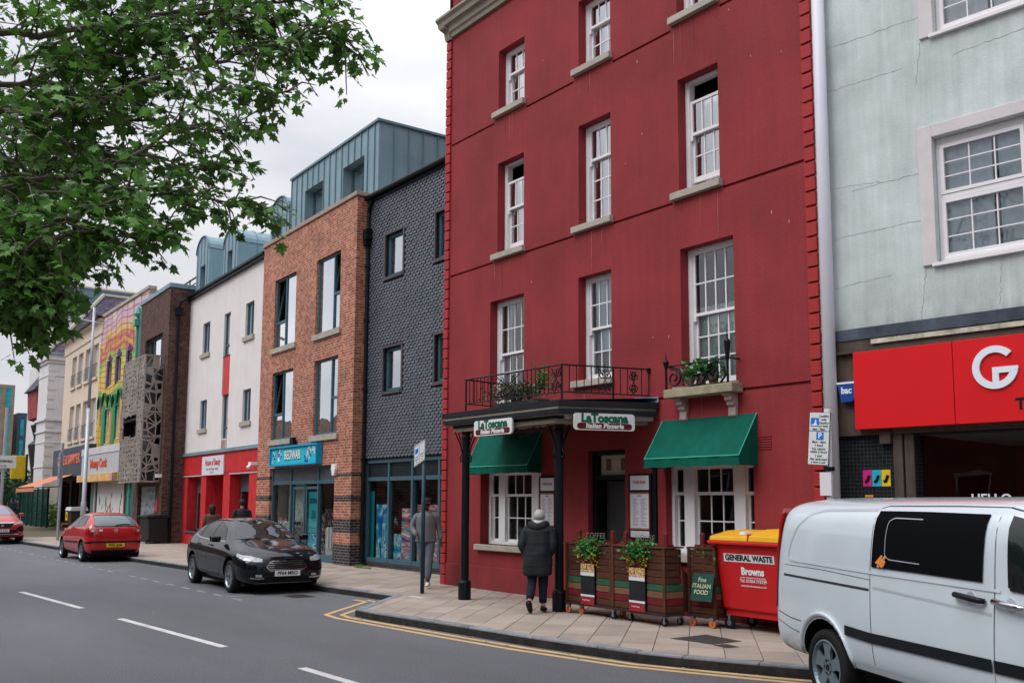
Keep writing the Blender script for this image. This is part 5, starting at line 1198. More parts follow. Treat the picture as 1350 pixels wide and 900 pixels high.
# ================================================================ maple tree whose low limbs hang over the street on the left
CAMP = Vector((0, 0, 1.85)); CAMR = camera.matrix_world.to_3x3()
def at(u, v, d):
    """the place `d` metres away in the direction of photograph pixel (u, v)"""
    r = CAMR @ Vector(((u - 675) / 1260, -(v - 518) / 1260, -1)); return CAMP + r.normalized() * d
m_leaf = leaf_mat('maple leaf', (0.0, 0.0, 0.0)[:0] or '#507a32', 0.45, 0.34, 0.65)
m_bark = M('grey brown bark', (0.10, 0.085, 0.07), 0.9, 0.3, 3, 0.8, 18, stretch=(1, 1, 0.3))
LEAF = [(0, 0), (0.06, 0.10), (0.30, 0.02), (0.24, 0.20), (0.50, 0.34), (0.30, 0.42), (0.34, 0.66), (0.17, 0.60), (0.0, 1.0), (-0.17, 0.60), (-0.34, 0.66), (-0.30, 0.42), (-0.50, 0.34), (-0.24, 0.20), (-0.30, 0.02), (-0.06, 0.10)]
def leaf_verts(p, d, up, size, curl):
    """lobed leaf: stalk point p, tip direction d"""
    d = d.normalized(); s_ = d.cross(up)
    if s_.length < 1e-3: s_ = d.orthogonal()
    s_.normalize(); n_ = s_.cross(d)
    return [tuple(p + s_ * (x * size) + d * (y * size) + n_ * (-curl * size * (abs(x) * 1.1 + y * y * 0.35))) for x, y in LEAF]
LF = [tuple([0, 1, 15]), (1, 2, 3), (15, 13, 14), (1, 3, 13, 15), (3, 4, 5), (13, 11, 12), (3, 5, 11, 13), (5, 6, 7), (11, 9, 10), (5, 7, 9, 11), (7, 8, 9)]
tree = thing('maple_tree', 'green maple tree with low leafy limbs hanging over the left of the street', 'tree', (-10.5, -2.2, 0.12))
TO = Vector((-10.5, -2.2, 0.12))
rr = random.Random(21)
trunk = MB(); 
tp = [Vector((0, 0, -0.1)), Vector((0.05, 0, 0.5)), Vector((0.1, 0.08, 1.6)), Vector((0.12, 0.15, 2.8)), Vector((0.3, 0.3, 4.0)), Vector((0.35, 0.5, 5.6)), Vector((0.3, 0.7, 7.4)), Vector((0.4, 0.7, 9.4))]
trunk.tube(tp, [0.36, 0.29, 0.25, 0.24, 0.20, 0.15, 0.10, 0.04], 12)
trunk.build('trunk', m_bark, tree, smooth=True)
limbs = MB(); tips = []
def limb(pts, r0, r1, dens, spread=0.55, twig=0.7):
    """smooth limb through world points, carrying side twigs that end in leaf sprays"""
    pts = [Vector(p) for p in pts]; sm = []
    n_ = len(pts)
    for i in range(n_ - 1):
        p0, p1, p2, p3 = pts[max(i - 1, 0)], pts[i], pts[i + 1], pts[min(i + 2, n_ - 1)]
        for k in range(5):
            t = k / 5; sm.append(0.5 * ((2 * p1) + (p2 - p0) * t + (2 * p0 - 5 * p1 + 4 * p2 - p3) * t * t + (3 * p1 - p0 - 3 * p2 + p3) * t ** 3))
    sm.append(pts[-1]); m_ = len(sm)
    sm = [q + Vector((rr.uniform(-1, 1), rr.uniform(-1, 1), rr.uniform(-1, 1))) * 0.03 for q in sm]
    limbs.tube([q - TO for q in sm], [(r0 * 0.42) * (1 - i / (m_ - 1)) ** 1.3 + r1 for i in range(m_)], 6)
    tot = sum((b_ - a).length for a, b_ in zip(sm, sm[1:]))
    for _ in range(int(tot * dens * 1.0)):
        f = rr.uniform(0.12, 1.0) ** 0.8; i = min(int(f * (m_ - 1)), m_ - 2); base = sm[i].lerp(sm[i + 1], rr.random())
        ax = (sm[i + 1] - sm[i]).normalized()
        dr = Vector((rr.gauss(0, 1), rr.gauss(0, 1), rr.gauss(-0.15, 0.55))).normalized(); dr = (dr + ax * 0.7).normalized()
        L_ = twig * rr.uniform(0.35, 1.1) * (1.15 - 0.5 * f)
        mid = base + dr * L_ * 0.5 + Vector((0, 0, 0.03)); end = base + dr * L_ + Vector((0, 0, -0.10 * L_))
        limbs.tube([base - TO, mid - TO, end - TO], [0.008, 0.006, 0.003], 4, cap=False)
        tips.append((base, mid, end, dr, spread))
# limbs seen in the photograph
T = lambda i: TO + tp[i]
limb([T(4), at(-130, 160, 8.5), at(60, 150, 8.0), at(190, 110, 7.8), at(320, 70, 7.6), at(435, 38, 7.5)], 0.07, 0.008, 13, twig=0.6)
limb([T(4), at(-100, 260, 8.2), at(60, 240, 7.6), at(160, 215, 7.4), at(290, 120, 7.2), at(385, 126, 7.2)], 0.06, 0.006, 11, twig=0.55)
limb([T(3), at(-100, 330, 8.0), at(40, 300, 7.2), at(130, 270, 7.0), at(240, 258, 7.0), at(350, 276, 7.0)], 0.05, 0.006, 10, twig=0.42)
limb([T(3), at(-80, 330, 7.6), at(20, 330, 7.0), at(100, 300, 6.8), at(180, 310, 6.8), at(215, 305, 6.8)], 0.045, 0.005, 10, twig=0.42)
limb([T(3), at(-80, 420, 7.6), at(0, 400, 7.0), at(45, 375, 6.8), at(75, 385, 6.8)], 0.04, 0.005, 13, twig=0.4)
limb([T(3), at(-60, 340, 7.6), at(10, 370, 7.2), at(35, 400, 7.0), at(48, 420, 7.0)], 0.03, 0.005, 11, twig=0.35)
limb([T(5), at(-80, 40, 9.0), at(100, 40, 8.6), at(220, 20, 8.4), at(320, 10, 8.2), at(425, -10, 8.0)], 0.07, 0.008, 13, twig=0.6)
limb([T(5), at(-60, 100, 9.0), at(80, 90, 8.6), at(180, 60, 8.5), at(290, 45, 8.2), at(370, 60, 8.0)], 0.06, 0.006, 12, twig=0.6)
limb([T(5), at(-60, 200, 9.6), at(60, 190, 9.2), at(160, 160, 9.0), at(260, 170, 8.8), at(330, 160, 8.8)], 0.05, 0.006, 14)
limb([T(4), at(-40, 280, 9.0), at(60, 200, 8.6), at(120, 130, 8.6), at(230, 90, 8.4)], 0.05, 0.006, 14)
limb([T(5), at(-60, -40, 9.6), at(80, -20, 9.2), at(200, -40, 9.0), at(330, -50, 8.8)], 0.06, 0.008, 12)
limb([T(5), at(-60, 100, 10.4), at(60, 60, 10), at(180, 20, 9.8), at(300, -20, 9.6)], 0.05, 0.006, 12)
limb([T(4), at(-30, 240, 8.8), at(60, 270, 8.4), at(150, 250, 8.2), at(250, 225, 8.2), at(290, 215, 8.2)], 0.04, 0.005, 11, twig=0.5)
limb([T(4), at(-30, 180, 9.8), at(50, 140, 9.6), at(110, 80, 9.4), at(150, 20, 9.2)], 0.05, 0.006, 14)
limb([T(4), at(-60, 240, 10.2), at(20, 230, 9.8), at(90, 210, 9.6), at(170, 200, 9.6)], 0.045, 0.006, 13)
limb([T(3), at(-90, 380, 8.2), at(-20, 340, 7.8), at(30, 330, 7.6), at(70, 345, 7.5)], 0.035, 0.005, 15, twig=0.5)
limb([T(3), at(-90, 300, 8.6), at(-10, 300, 8.2), at(50, 320, 8.0), at(90, 330, 8.0)], 0.035, 0.005, 15, twig=0.5)
limb([T(5), at(200, -30, 9), at(300, 20, 8.2), at(400, 30, 7.8), at(468, 62, 7.6)], 0.03, 0.004, 10, twig=0.5)
# the rest of the crown, out of the frame
for k in range(15):
    a = R_(rr.uniform(150, 400)); r_ = rr.uniform(2.2, 4.6); zz = rr.uniform(5.0, 9.5)
    e_ = TO + Vector((math.cos(a) * r_, math.sin(a) * r_, zz)); i0 = rr.choice((4, 5, 6))
    limb([T(i0), T(i0).lerp(e_, 0.5) + Vector((0, 0, 0.4)), e_], 0.06, 0.01, 9, twig=0.9)
limbs.build('limb', m_bark, tree)
leaves = []
for base, mid, end, dr, sp_ in tips:
    pc = CAMR.transposed() @ (end - CAMP); pu = 675 + 1260 * pc.x / -pc.z if pc.z < 0 else -999
    n_l = rr.randint(6, 10) if not (-50 < pu < 210) else rr.randint(8, 12)
    if 260 < pu < 700: n_l = rr.randint(4, 8)
    for q in range(n_l):
        t = rr.uniform(0.25, 1.05); p = mid.lerp(end, (t - 0.5) * 2) if t > 0.5 else base.lerp(mid, t * 2)
        d_ = (dr * 0.35 + Vector((rr.gauss(0, 0.8), rr.gauss(0, 0.8), rr.gauss(-0.55, 0.5)))).normalized()
        st_ = d_ * rr.uniform(0.02, 0.07); sz = rr.uniform(0.045, 0.118)
        up_ = Vector((rr.gauss(0, 0.4), rr.gauss(0, 0.4), 1))
        leaves.append((p + st_, d_, up_, sz, rr.uniform(0.05, 0.45)))
leaves.sort(key=lambda t: (t[0] - CAMP).length)
vis = [i for i, t in enumerate(leaves) if (CAMR.transposed() @ (t[0] - CAMP)).z < 0 and -675 < 1260 * (CAMR.transposed() @ (t[0] - CAMP)).x / -(CAMR.transposed() @ (t[0] - CAMP)).z < 0 and (t[0] - CAMP).z < 6.5][:290]
vset = set(vis)
base_leaf = MB().add(leaf_verts(Vector((0, 0, 0)), Vector((0, 1, 0)), Vector((0, 0, 1)), 1.0, 0.25), LF).mesh('leaf', m_leaf)
big = MB()
for i, (p, d_, up_, sz, cu) in enumerate(leaves):
    if i in vset:
        s_ = d_.cross(up_).normalized(); n_ = s_.cross(d_)
        o = bpy.data.objects.new('leaf', base_leaf); COL.objects.link(o); o.parent = tree
        M4 = Matrix(((s_.x, d_.x, n_.x, 0), (s_.y, d_.y, n_.y, 0), (s_.z, d_.z, n_.z, 0), (0, 0, 0, 1))) @ Matrix.Scale(sz, 4)
        M4.translation = p - TO; o.matrix_local = M4
    else: big.add(leaf_verts(p - TO, d_, up_, sz, cu), LF)
big.build('leaf', m_leaf, tree, kind='stuff')

# ================================================================ the other side of the street (seen only in glass and paint)
m_ob = brick_mat('opposite red brick', '#93503c', '#7d4233', '#9a8a80', 0.3)
ob = thing('opposite_terrace', 'long red brick terrace with gables on the near side of the street', 'building', (-34, -5.2, 0))
m_ = MB(); m_.box(0, 17.5, -9, 0, 0.1, 6.4); m_.box(19.5, 36, -9, 0, 0.1, 6.8); m_.box(36.2, 72, -9, 0, 0.1, 6.6)
m_.build('wall', m_ob, ob)
for k in range(16):
    x = 0.2 + k * 4.5
    MB().prism([(x, 6.4 if k < 4 else 6.8), (x + 4.0, 6.4 if k < 4 else 6.8), (x + 2.0, 8.6)], 'y', -8, -0.02).build('gable', m_ob, ob)
    for z in (1.0, 4.2):
        for dx in (0.6, 2.4): B(x + dx, x + dx + 1.0, 0.0, 0.05, z, z + 1.9).build('window', m_white, ob); B(x + dx + 0.08, x + dx + 0.92, 0.05, 0.06, z + 0.08, z + 1.82).build('pane', m_black, ob)
ob2 = thing('opposite_street_front', 'long brown brick street front further down the near side', 'building', (-36, -5.2, 0), 3.5)
m_ = MB()
for k in range(7): m_.box(-14 * (k + 1), -14 * k - 0.3, -9, 0, 0.1, 6.5 + (k * 37 % 5) * 0.5)
m_.build('wall', brick_mat('opposite brown brick', '#6d5648', '#7d6355', '#9a8a80', 0.3), ob2)
for k in range(24):
    for z in (1.0, 4.2): B(-2.5 - k * 4, -1.2 - k * 4, 0, 0.05, z, z + 1.8).build('window', m_black, ob2)
eb = thing('street_end_block', 'tan block closing the far end of the street', 'building', (-135, -30, 0)); B(-10, 0, 0, 31, 0, 13).build('wall', MATS['opposite brown brick'], eb)
for k in range(9):
    for z in (1.0, 4.4, 7.6): B(0, 0.05, 1 + k * 3.4, 2.6 + k * 3.4, z, z + 1.8).build('window', m_black, eb)
for j, (x, y, h) in enumerate(((2.5, -2.6, 6.5), (-22, -2.4, 7.0), (-36, -2.5, 7.0), (14, -2.6, 7))):
    st = thing('street_tree', ('round green street tree opposite the red hotel', 'round green street tree opposite the slate building', 'round green street tree opposite the white building', 'round green street tree furthest right on the near pavement')[j], 'tree', (x, y, 0.12), group='street trees on the near pavement')
    MB().tube([(0, 0, 0), (0.1, 0, 2), (0.05, 0.1, h * 0.8)], [0.2, 0.15, 0.05], 8).build('trunk', m_bark, st)
    cr_ = MB()
    for _ in range(2600):
        while True:
            q = Vector((rr.uniform(-1, 1), rr.uniform(-1, 1), rr.uniform(-1, 1)))
            if 0.25 < q.length < 1: break
        q = Vector((q.x * 2.9, q.y * 2.3, q.z * 2.4 + h * 0.82))
        cr_.add(leaf_verts(q, Vector((rr.gauss(0, 1), rr.gauss(0, 1), rr.gauss(-0.4, 0.6))), Vector((0.1, 0, 1)), 0.34, 0.2), LF)
    cr_.build('crown', m_leaf, st, kind='stuff')
# ================================================================ vehicles
m_tyre = M('tyre rubber', (0.012, 0.012, 0.013), 0.75, 0.2, 6, 0.3, 40)
m_alloy = M('alloy wheel', (0.30, 0.33, 0.36), 0.32, 0.08, 3, 0.02, metal=0.65, spec=0.5)
m_arch = M('wheel arch liner', (0.006, 0.006, 0.006), 0.95, 0, bump=0)
m_trim = M('black car trim', (0.007, 0.010, 0.013), 0.4, 0.1, 3, 0.05, spec=0.2)
m_chrome = M('bright chrome', (0.6, 0.62, 0.64), 0.12, 0, bump=0, metal=1.0)
def paint(name, c, metal=0.0, rough=0.35):
    if name in MATS: return MATS[name]
    m = M(name, c, rough, 0.03, 2, 0, metal=metal, coat=0.8, spec=0.25); return m
def carglass(name, c=(0.008, 0.012, 0.014)):
    if name in MATS: return MATS[name]
    m, n, l, b = _new(name); b.inputs['Base Color'].default_value = tuple(c) + (1,); b.inputs['Roughness'].default_value = 0.03
    b.inputs['Specular IOR Level'].default_value = 0.55; MATS[name] = m; return m
m_cg = carglass('dark car glass')
m_sg = carglass('dark side glass', (0.006, 0.009, 0.010)); m_sg.node_tree.nodes['Principled BSDF'].inputs['Specular IOR Level'].default_value = 0.22
m_head = M('headlamp glass', (0.30, 0.32, 0.34), 0.12, 0.5, 14, 0.0, coat=1.0, spec=0.6)
m_tail = M('red lamp glass', (0.30, 0.004, 0.006), 0.15, 0.3, 9, 0, coat=1.0, spec=0.6)
m_under = M('underbody', (0.008, 0.008, 0.008), 0.9, 0, bump=0)
class Car:
    def __init__(s, root, rings, body_mat, wheels, wr, W, arch=0.07, name='body'):
        """rings: list of 9 half-section points (x,y,z); mirrored, lofted, subdivided, arches cut out"""
        s.root = root; m_ = MB(); full = []
        for rg in rings:
            full.append([p for p in rg] + [(x, -y, z) for x, y, z in rg[-2:0:-1]])
        n_ = len(full[0]); m_.loft(full)
        o = m_.build(name, body_mat, root, smooth=True)
        bm_ = bmesh.new(); bm_.from_mesh(o.data); bmesh.ops.recalc_face_normals(bm_, faces=bm_.faces); bm_.to_mesh(o.data); bm_.free()
        md = o.modifiers.new('s', 'SUBSURF'); md.levels = 2; md.render_levels = 2
        bake(o)
        cut = MB()
        for x, z in wheels:
            for sgn in (1, -1):
                y0, y1 = (W * 0.5 - 0.30, W * 0.5 + 0.2) if sgn > 0 else (-W * 0.5 - 0.2, -W * 0.5 + 0.30)
                k = 28; cut.prism([(x + (wr + arch) * math.cos(2 * math.pi * i / k), z + 0.02 + (wr + arch) * math.sin(2 * math.pi * i / k)) for i in range(k)], 'y', y0, y1)
        co = cut.build('cutter', m_arch, root)
        bm_ = bmesh.new(); bm_.from_mesh(co.data); bmesh.ops.recalc_face_normals(bm_, faces=bm_.faces); bm_.to_mesh(co.data); bm_.free()
        md = o.modifiers.new('b', 'BOOLEAN'); md.operation = 'DIFFERENCE'; md.object = co; md.solver = 'EXACT'; md.material_mode = 'TRANSFER'
        bpy.context.view_layer.update(); bake(o)
        bpy.data.objects.remove(co)
        for p in o.data.polygons: p.use_smooth = True
        try: o.data.set_sharp_from_angle(angle=R_(35))
        except Exception: pass
        s.body = o
        vs = [v.co.copy() for v in o.data.vertices]; s.bvh = BVHTree.FromPolygons(vs, [tuple(p.vertices) for p in o.data.polygons])
    def hit(s, side, a, b):
        if side in ('right', 'left'):
            sg = -1 if side == 'right' else 1; org, dr = Vector((a, sg * 3, b)), Vector((0, -sg, 0))
        elif side == 'front': org, dr = Vector((8, a, b)), Vector((-1, 0, 0))
        elif side == 'rear': org, dr = Vector((-5, a, b)), Vector((1, 0, 0))
        else: org, dr = Vector((a, b, 5)), Vector((0, 0, -1))
        h = s.bvh.ray_cast(org, dr)
        if h[0] is None: return None
        nn = h[1] if h[1].dot(dr) < 0 else -h[1]
        return h[0], nn
    def patch(s, name, mat, side, bot, top, nu=14, nv=8, off=0.006, parent=None, label=None, smooth=True):
        def samp(pl, t):
            L_ = [0]
            for p, q in zip(pl, pl[1:]): L_.append(L_[-1] + math.dist(p, q))
            d = t * L_[-1]
            for i in range(len(pl) - 1):
                if d <= L_[i + 1] + 1e-9:
                    k = (d - L_[i]) / max(L_[i + 1] - L_[i], 1e-9); return (pl[i][0] + (pl[i + 1][0] - pl[i][0]) * k, pl[i][1] + (pl[i + 1][1] - pl[i][1]) * k)
            return pl[-1]
        m_ = MB(); G_ = {}
        for i in range(nu + 1):
            a, b_ = samp(bot, i / nu), samp(top, i / nu)
            for j in range(nv + 1):
                t = j / nv; h = s.hit(side, a[0] + (b_[0] - a[0]) * t, a[1] + (b_[1] - a[1]) * t)
                if h: G_[i, j] = len(m_.v); m_.v.append(tuple(h[0] + h[1] * off))
        for i in range(nu):
            for j in range(nv):
                k = [(i, j), (i + 1, j), (i + 1, j + 1), (i, j + 1)]
                if all(q in G_ for q in k): m_.f.append(tuple(G_[q] for q in k))
        # thin skirt back to the surface
        edge = [(i, 0) for i in range(nu + 1)] + [(nu, j) for j in range(1, nv + 1)] + [(i, nv) for i in range(nu - 1, -1, -1)] + [(0, j) for j in range(nv - 1, 0, -1)]
        return m_.build(name, mat, parent or s.root, smooth=smooth, label=label)
    def strip(s, name, mat, side, pts, w=0.006, off=0.003, parent=None, n=4, label=None):
        P = [Vector(p) for p in pts]; up, dn = [], []
        for i, p in enumerate(P):
            t = (P[min(i + 1, len(P) - 1)] - P[max(i - 1, 0)]).normalized(); nn = Vector((-t.y, t.x)) * w / 2
            up.append(tuple(p + nn)); dn.append(tuple(p - nn))
        return s.patch(name, mat, side, dn, up, nu=max(n * (len(pts) - 1), 2), nv=1, off=off, parent=parent, label=label, smooth=False)
def ring(x, zb, w, zs, zm, zsh, wb, zbelt, wr, zr, zc, xs=None):
    P = [(0, zb), (w * 0.82, zb), (w * 0.975, zs), (w, zm), (w * 0.985, zsh), (wb, zbelt), (wr, zr), (wr * 0.6, zr + (zc - zr) * 0.72), (0, zc)]
    return [((x if xs is None else x + xs(z)), y, z) for y, z in P]
def wheel(root, x, y, r, w, side, rim_r, spokes, mat=None, style='multi', dark=True):
    """side +1 = outer face towards +y"""
    m_ = MB(); k = 36; prof = [(rim_r, 0.012), (rim_r + 0.02, 0.0), (r - 0.04, -0.004), (r - 0.012, 0.012), (r, 0.04), (r, w - 0.04), (r - 0.012, w - 0.012), (rim_r, w)]
    for i in range(k):
        th0 = 2 * math.pi * i / k
        for pr, py in prof: m_.v.append((pr * math.cos(th0), -side * (py), pr * math.sin(th0)))
    n_ = len(prof)
    for i in range(k):
        for j in range(n_ - 1):
            i2 = (i + 1) % k; m_.f.append((i * n_ + j, i * n_ + j + 1, i2 * n_ + j + 1, i2 * n_ + j))
    t = m_.build('wheel', m_tyre, root, smooth=True); t.location = (x, y, r)
    mat = mat or m_alloy
    rm_ = MB(); prof2 = [(rim_r, 0.006), (rim_r - 0.014, 0.002), (rim_r - 0.03, 0.03), (rim_r - 0.035, 0.12)]
    for i in range(k):
        th0 = 2 * math.pi * i / k
        for pr, py in prof2: rm_.v.append((pr * math.cos(th0), -side * py, pr * math.sin(th0)))
    n_ = len(prof2)
    for i in range(k):
        for j in range(n_ - 1):
            i2 = (i + 1) % k; rm_.f.append((i * n_ + j, i * n_ + j + 1, i2 * n_ + j + 1, i2 * n_ + j))
    ya, yb = -side * 0.022, -side * 0.05
    def poly(ps): rm_.prism(ps, 'y', ya, yb)
    hr = rim_r * 0.30
    poly([(hr * math.cos(2 * math.pi * i / 20), hr * math.sin(2 * math.pi * i / 20)) for i in range(20)])
    for q in range(spokes):
        a = 2 * math.pi * q / spokes + math.pi / 2
        def P(rad, off_): return (rad * math.cos(a) - off_ * math.sin(a), rad * math.sin(a) + off_ * math.cos(a))
        if style == 'star': poly([P(hr * 0.7, -0.05), P(rim_r * 0.55, -0.048), P(rim_r - 0.02, -0.085), P(rim_r - 0.02, 0.085), P(rim_r * 0.55, 0.048), P(hr * 0.7, 0.05)])
        else: poly([P(hr * 0.7, -0.022), P(rim_r - 0.015, -0.017), P(rim_r - 0.015, 0.017), P(hr * 0.7, 0.022)])
    rim = rm_.build('rim', mat, t)
    dk = MB().prism([((rim_r - 0.03) * math.cos(2 * math.pi * i / 24), (rim_r - 0.03) * math.sin(2 * math.pi * i / 24)) for i in range(24)], 'y', -side * 0.13, -side * 0.14)
    dk.build('brake_disc', m_arch, t)
    cp = MB()
    cp.prism([(0.03 * math.cos(2 * math.pi * i / 14), 0.03 * math.sin(2 * math.pi * i / 14)) for i in range(14)], 'y', -side * 0.021, -side * 0.018)
    for q in range(5):
        a = 2 * math.pi * q / 5 + 0.3 + math.pi / 2; cx_, cz_ = 0.056 * math.cos(a), 0.056 * math.sin(a)
        cp.prism([(cx_ + 0.012 * math.cos(2 * math.pi * i / 8), cz_ + 0.012 * math.sin(2 * math.pi * i / 8)) for i in range(8)], 'y', -side * 0.021, -side * 0.019)
    cp.build('hub_cap', m_trim, t)
    return t
def plate(car, x, z, txt, front=True, y=0.0, mat=None):
    sg = 1 if front else -1
    p = MB().box(-0.006, 0.006, -0.26, 0.26, -0.056, 0.056).build('number_plate', mat or M('white plate', (0.68, 0.69, 0.70), 0.35, 0), car.root); p.location = (x, y, z)
    text(txt, 0.098, M('plate black', (0.01, 0.01, 0.01), 0.5, 0), p, (0.0075 * sg, 0, 0), (90, 0, 90 if front else -90), 0.001, 0.0025, sx=0.95)
    return p
def mirror(car, x, z, yo, mat):
    for sg in (-1, 1):
        m_ = MB().box(x - 0.05, x + 0.07, sg * (yo + 0.02) if sg > 0 else -(yo + 0.21), (yo + 0.21) if sg > 0 else -(yo + 0.02), z - 0.04, z + 0.09).build('wing_mirror', mat, car.root, bevel=0.04, segs=3)
        B(x - 0.075, x - 0.069, sg * yo + (0.04 if sg > 0 else -0.22), sg * yo + (0.22 if sg > 0 else -0.04), z - 0.03, z + 0.08).build('mirror_glass', m_cg, m_)

# ---- black hatchback
fo = thing('hatchback_car', 'black five door hatchback parked facing the camera in front of the brick building', 'car', (-21.55, 8.33, 0), -3.5)
FR = [ring(-0.84, .42, .56, .45, .58, .72, .54, .80, .48, .86, .88), ring(-0.77, .30, .80, .38, .58, .80, .77, .93, .66, 1.00, 1.03), ring(-0.52, .22, .885, .32, .60, .88, .80, 1.00, .62, 1.15, 1.20),
      ring(-0.2, .18, .905, .30, .60, .90, .815, 1.02, .60, 1.32, 1.385), ring(0.5, .17, .905, .29, .58, .89, .82, 1.00, .60, 1.41, 1.47), ring(1.2, .17, .905, .29, .56, .87, .82, .97, .60, 1.40, 1.475),
      ring(1.65, .17, .905, .29, .55, .86, .82, .955, .61, 1.32, 1.42), ring(2.15, .17, .91, .29, .54, .84, .82, .94, .68, 1.10, 1.18), ring(2.45, .17, .91, .28, .53, .82, .80, .92, .68, .99, 1.03),
      ring(2.95, .17, .905, .27, .50, .76, .78, .86, .58, .92, .955), ring(3.28, .18, .86, .27, .48, .67, .72, .77, .52, .83, .87), ring(3.46, .20, .74, .28, .46, .58, .62, .67, .46, .72, .755), ring(3.53, .26, .50, .31, .44, .54, .44, .60, .32, .64, .655)]
pb = paint('black car paint', (0.003, 0.005, 0.009)); pb.node_tree.nodes['Principled BSDF'].inputs['Coat Weight'].default_value = 0.35; pb.node_tree.nodes['Principled BSDF'].inputs['Roughness'].default_value = 0.12
c = Car(fo, FR, pb, [(0, .32), (2.65, .32)], 0.32, 1.81)
for sd in ('right', 'left'):
    c.patch('side_window', m_sg, sd, [(1.98, 1.01), (1.15, 1.02)], [(1.60, 1.27), (1.16, 1.375)], label=None)
    c.patch('side_window', m_sg, sd, [(1.08, 1.02), (0.30, 1.05)], [(1.09, 1.38), (0.34, 1.385)])
    c.patch('side_window', m_sg, sd, [(0.24, 1.055), (-0.22, 1.12)], [(0.28, 1.365), (-0.08, 1.27)])
    c.strip('window_trim', m_chrome, sd, [(2.02, 0.995), (1.1, 1.0), (0.3, 1.03), (-0.2, 1.10), (-0.30, 1.16)], 0.016, 0.006)
    c.strip('door_seam', m_under, sd, [(2.12, 0.94), (2.10, 0.6), (2.0, 0.33)], 0.008); c.strip('door_seam', m_under, sd, [(1.12, 1.0), (1.10, 0.33)], 0.008); c.strip('door_seam', m_under, sd, [(0.27, 1.02), (0.40, 0.75), (0.47, 0.55)], 0.008)
    c.strip('door_seam', m_under, sd, [(2.0, 0.33), (1.1, 0.33), (0.55, 0.35)], 0.008)
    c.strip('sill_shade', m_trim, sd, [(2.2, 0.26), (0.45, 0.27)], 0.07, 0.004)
    sgn = -1 if sd == 'right' else 1
    for hx in (1.28, 0.42):
        h = c.hit(sd, hx, 0.90); MB().tube([h[0] + Vector((-0.10, sgn * 0.004, 0.01)), h[0] + Vector((-0.07, sgn * 0.035, 0.012)), h[0] + Vector((0.07, sgn * 0.035, 0.005)), h[0] + Vector((0.10, sgn * 0.004, 0.0))], 0.014, 6).build('door_handle', pb, fo, smooth=True)
c.patch('windscreen', m_cg, 'front', [(-0.70, 1.035), (-0.35, 1.06), (0.35, 1.06), (0.70, 1.035)], [(-0.57, 1.37), (-0.3, 1.405), (0.3, 1.405), (0.57, 1.37)], 18, 10, 0.006)
c.patch('rear_window', m_cg, 'rear', [(-0.58, 1.08), (0.58, 1.08)], [(-0.50, 1.34), (0.50, 1.34)], 12, 6)
for sg in (-1, 1):
    def Y(pts): return [(sg * a, b) for a, b in pts]
    c.patch('headlight', m_head, 'front', Y([(0.50, 0.635), (0.66, 0.64), (0.79, 0.67)]), Y([(0.48, 0.69), (0.66, 0.745), (0.80, 0.765)]), 10, 4, 0.008)
    c.patch('fog_light_surround', m_trim, 'front', Y([(0.46, 0.30), (0.72, 0.31)]), Y([(0.48, 0.41), (0.70, 0.42)]), 8, 3, 0.005)
    c.strip('fog_light_trim', m_chrome, 'front', Y([(0.46, 0.325), (0.56, 0.315), (0.71, 0.335)]), 0.018, 0.012)
    c.patch('fog_light', m_head, 'front', Y([(0.50, 0.35), (0.62, 0.35)]), Y([(0.51, 0.395), (0.62, 0.40)]), 5, 3, 0.012)
    c.patch('tail_light', m_tail, 'rear', Y([(0.60, 0.88), (0.80, 0.88)]), Y([(0.58, 1.02), (0.76, 1.06)]), 8, 4, 0.006)
    c.patch('tail_light', m_tail, 'right' if sg < 0 else 'left', [(-0.62, 0.90), (-0.36, 0.96)], [(-0.60, 1.04), (-0.42, 1.06)], 8, 4, 0.006)
    c.patch('headlight', m_head, 'right' if sg < 0 else 'left', [(3.30, 0.66), (2.98, 0.74)], [(3.28, 0.74), (2.96, 0.79)], 6, 3, 0.008)
c.patch('grille', m_trim, 'front', [(-0.42, 0.52), (-0.34, 0.47), (0.34, 0.47), (0.42, 0.52)], [(-0.42, 0.56), (-0.33, 0.645), (0.33, 0.645), (0.42, 0.56)], 14, 6, 0.006)
for k, z in enumerate((0.49, 0.53, 0.57, 0.61)): wd = (0.34, 0.40, 0.40, 0.35)[k]; c.strip('grille_bar', m_chrome, 'front', [(-wd, z), (wd, z)], 0.011, 0.014, n=12)
c.strip('grille_surround', m_chrome, 'front', [(-0.42, 0.54), (-0.34, 0.465), (0.34, 0.465), (0.42, 0.54), (0.33, 0.65), (-0.33, 0.65), (-0.42, 0.54)], 0.014, 0.012, n=5)
c.patch('lower_intake', m_under, 'front', [(-0.62, 0.245), (0.62, 0.245)], [(-0.40, 0.36), (0.40, 0.36)], 14, 4, 0.005)
c.strip('splitter', m_chrome, 'front', [(-0.64, 0.235), (0.64, 0.235)], 0.012, 0.012, n=16)
c.strip('bonnet_seam', m_under, 'front', [(-0.62, 0.70), (-0.44, 0.68), (0.44, 0.68), (0.62, 0.70)], 0.007, 0.006, n=6)
plate(c, 3.56, 0.415, 'PF64 MRO'); mirror(c, 1.93, 1.02, 0.84, pb)
MB().lathe((0, 0, 0), [(0.045, -0.004), (0.045, 0.004)], 16).build('badge', M('blue oval badge', (0.02, 0.06, 0.22), 0.3), fo, loc=(3.50, 0, 0.70))
for x in (0, 2.65):
    for sg in (-1, 1): wheel(fo, x, sg * 0.895, 0.32, 0.2, sg, 0.225, 10)
B(-0.5, 3.2, -0.75, 0.75, 0.16, 0.4).build('underbody', m_under, fo)
MB().tube([(2.45, 0.05, 1.035), (2.36, 0.60, 1.06)], 0.009, 5).tube([(2.45, -0.6, 1.035), (2.36, 0.02, 1.07)], 0.009, 5).build('wiper', m_trim, fo)

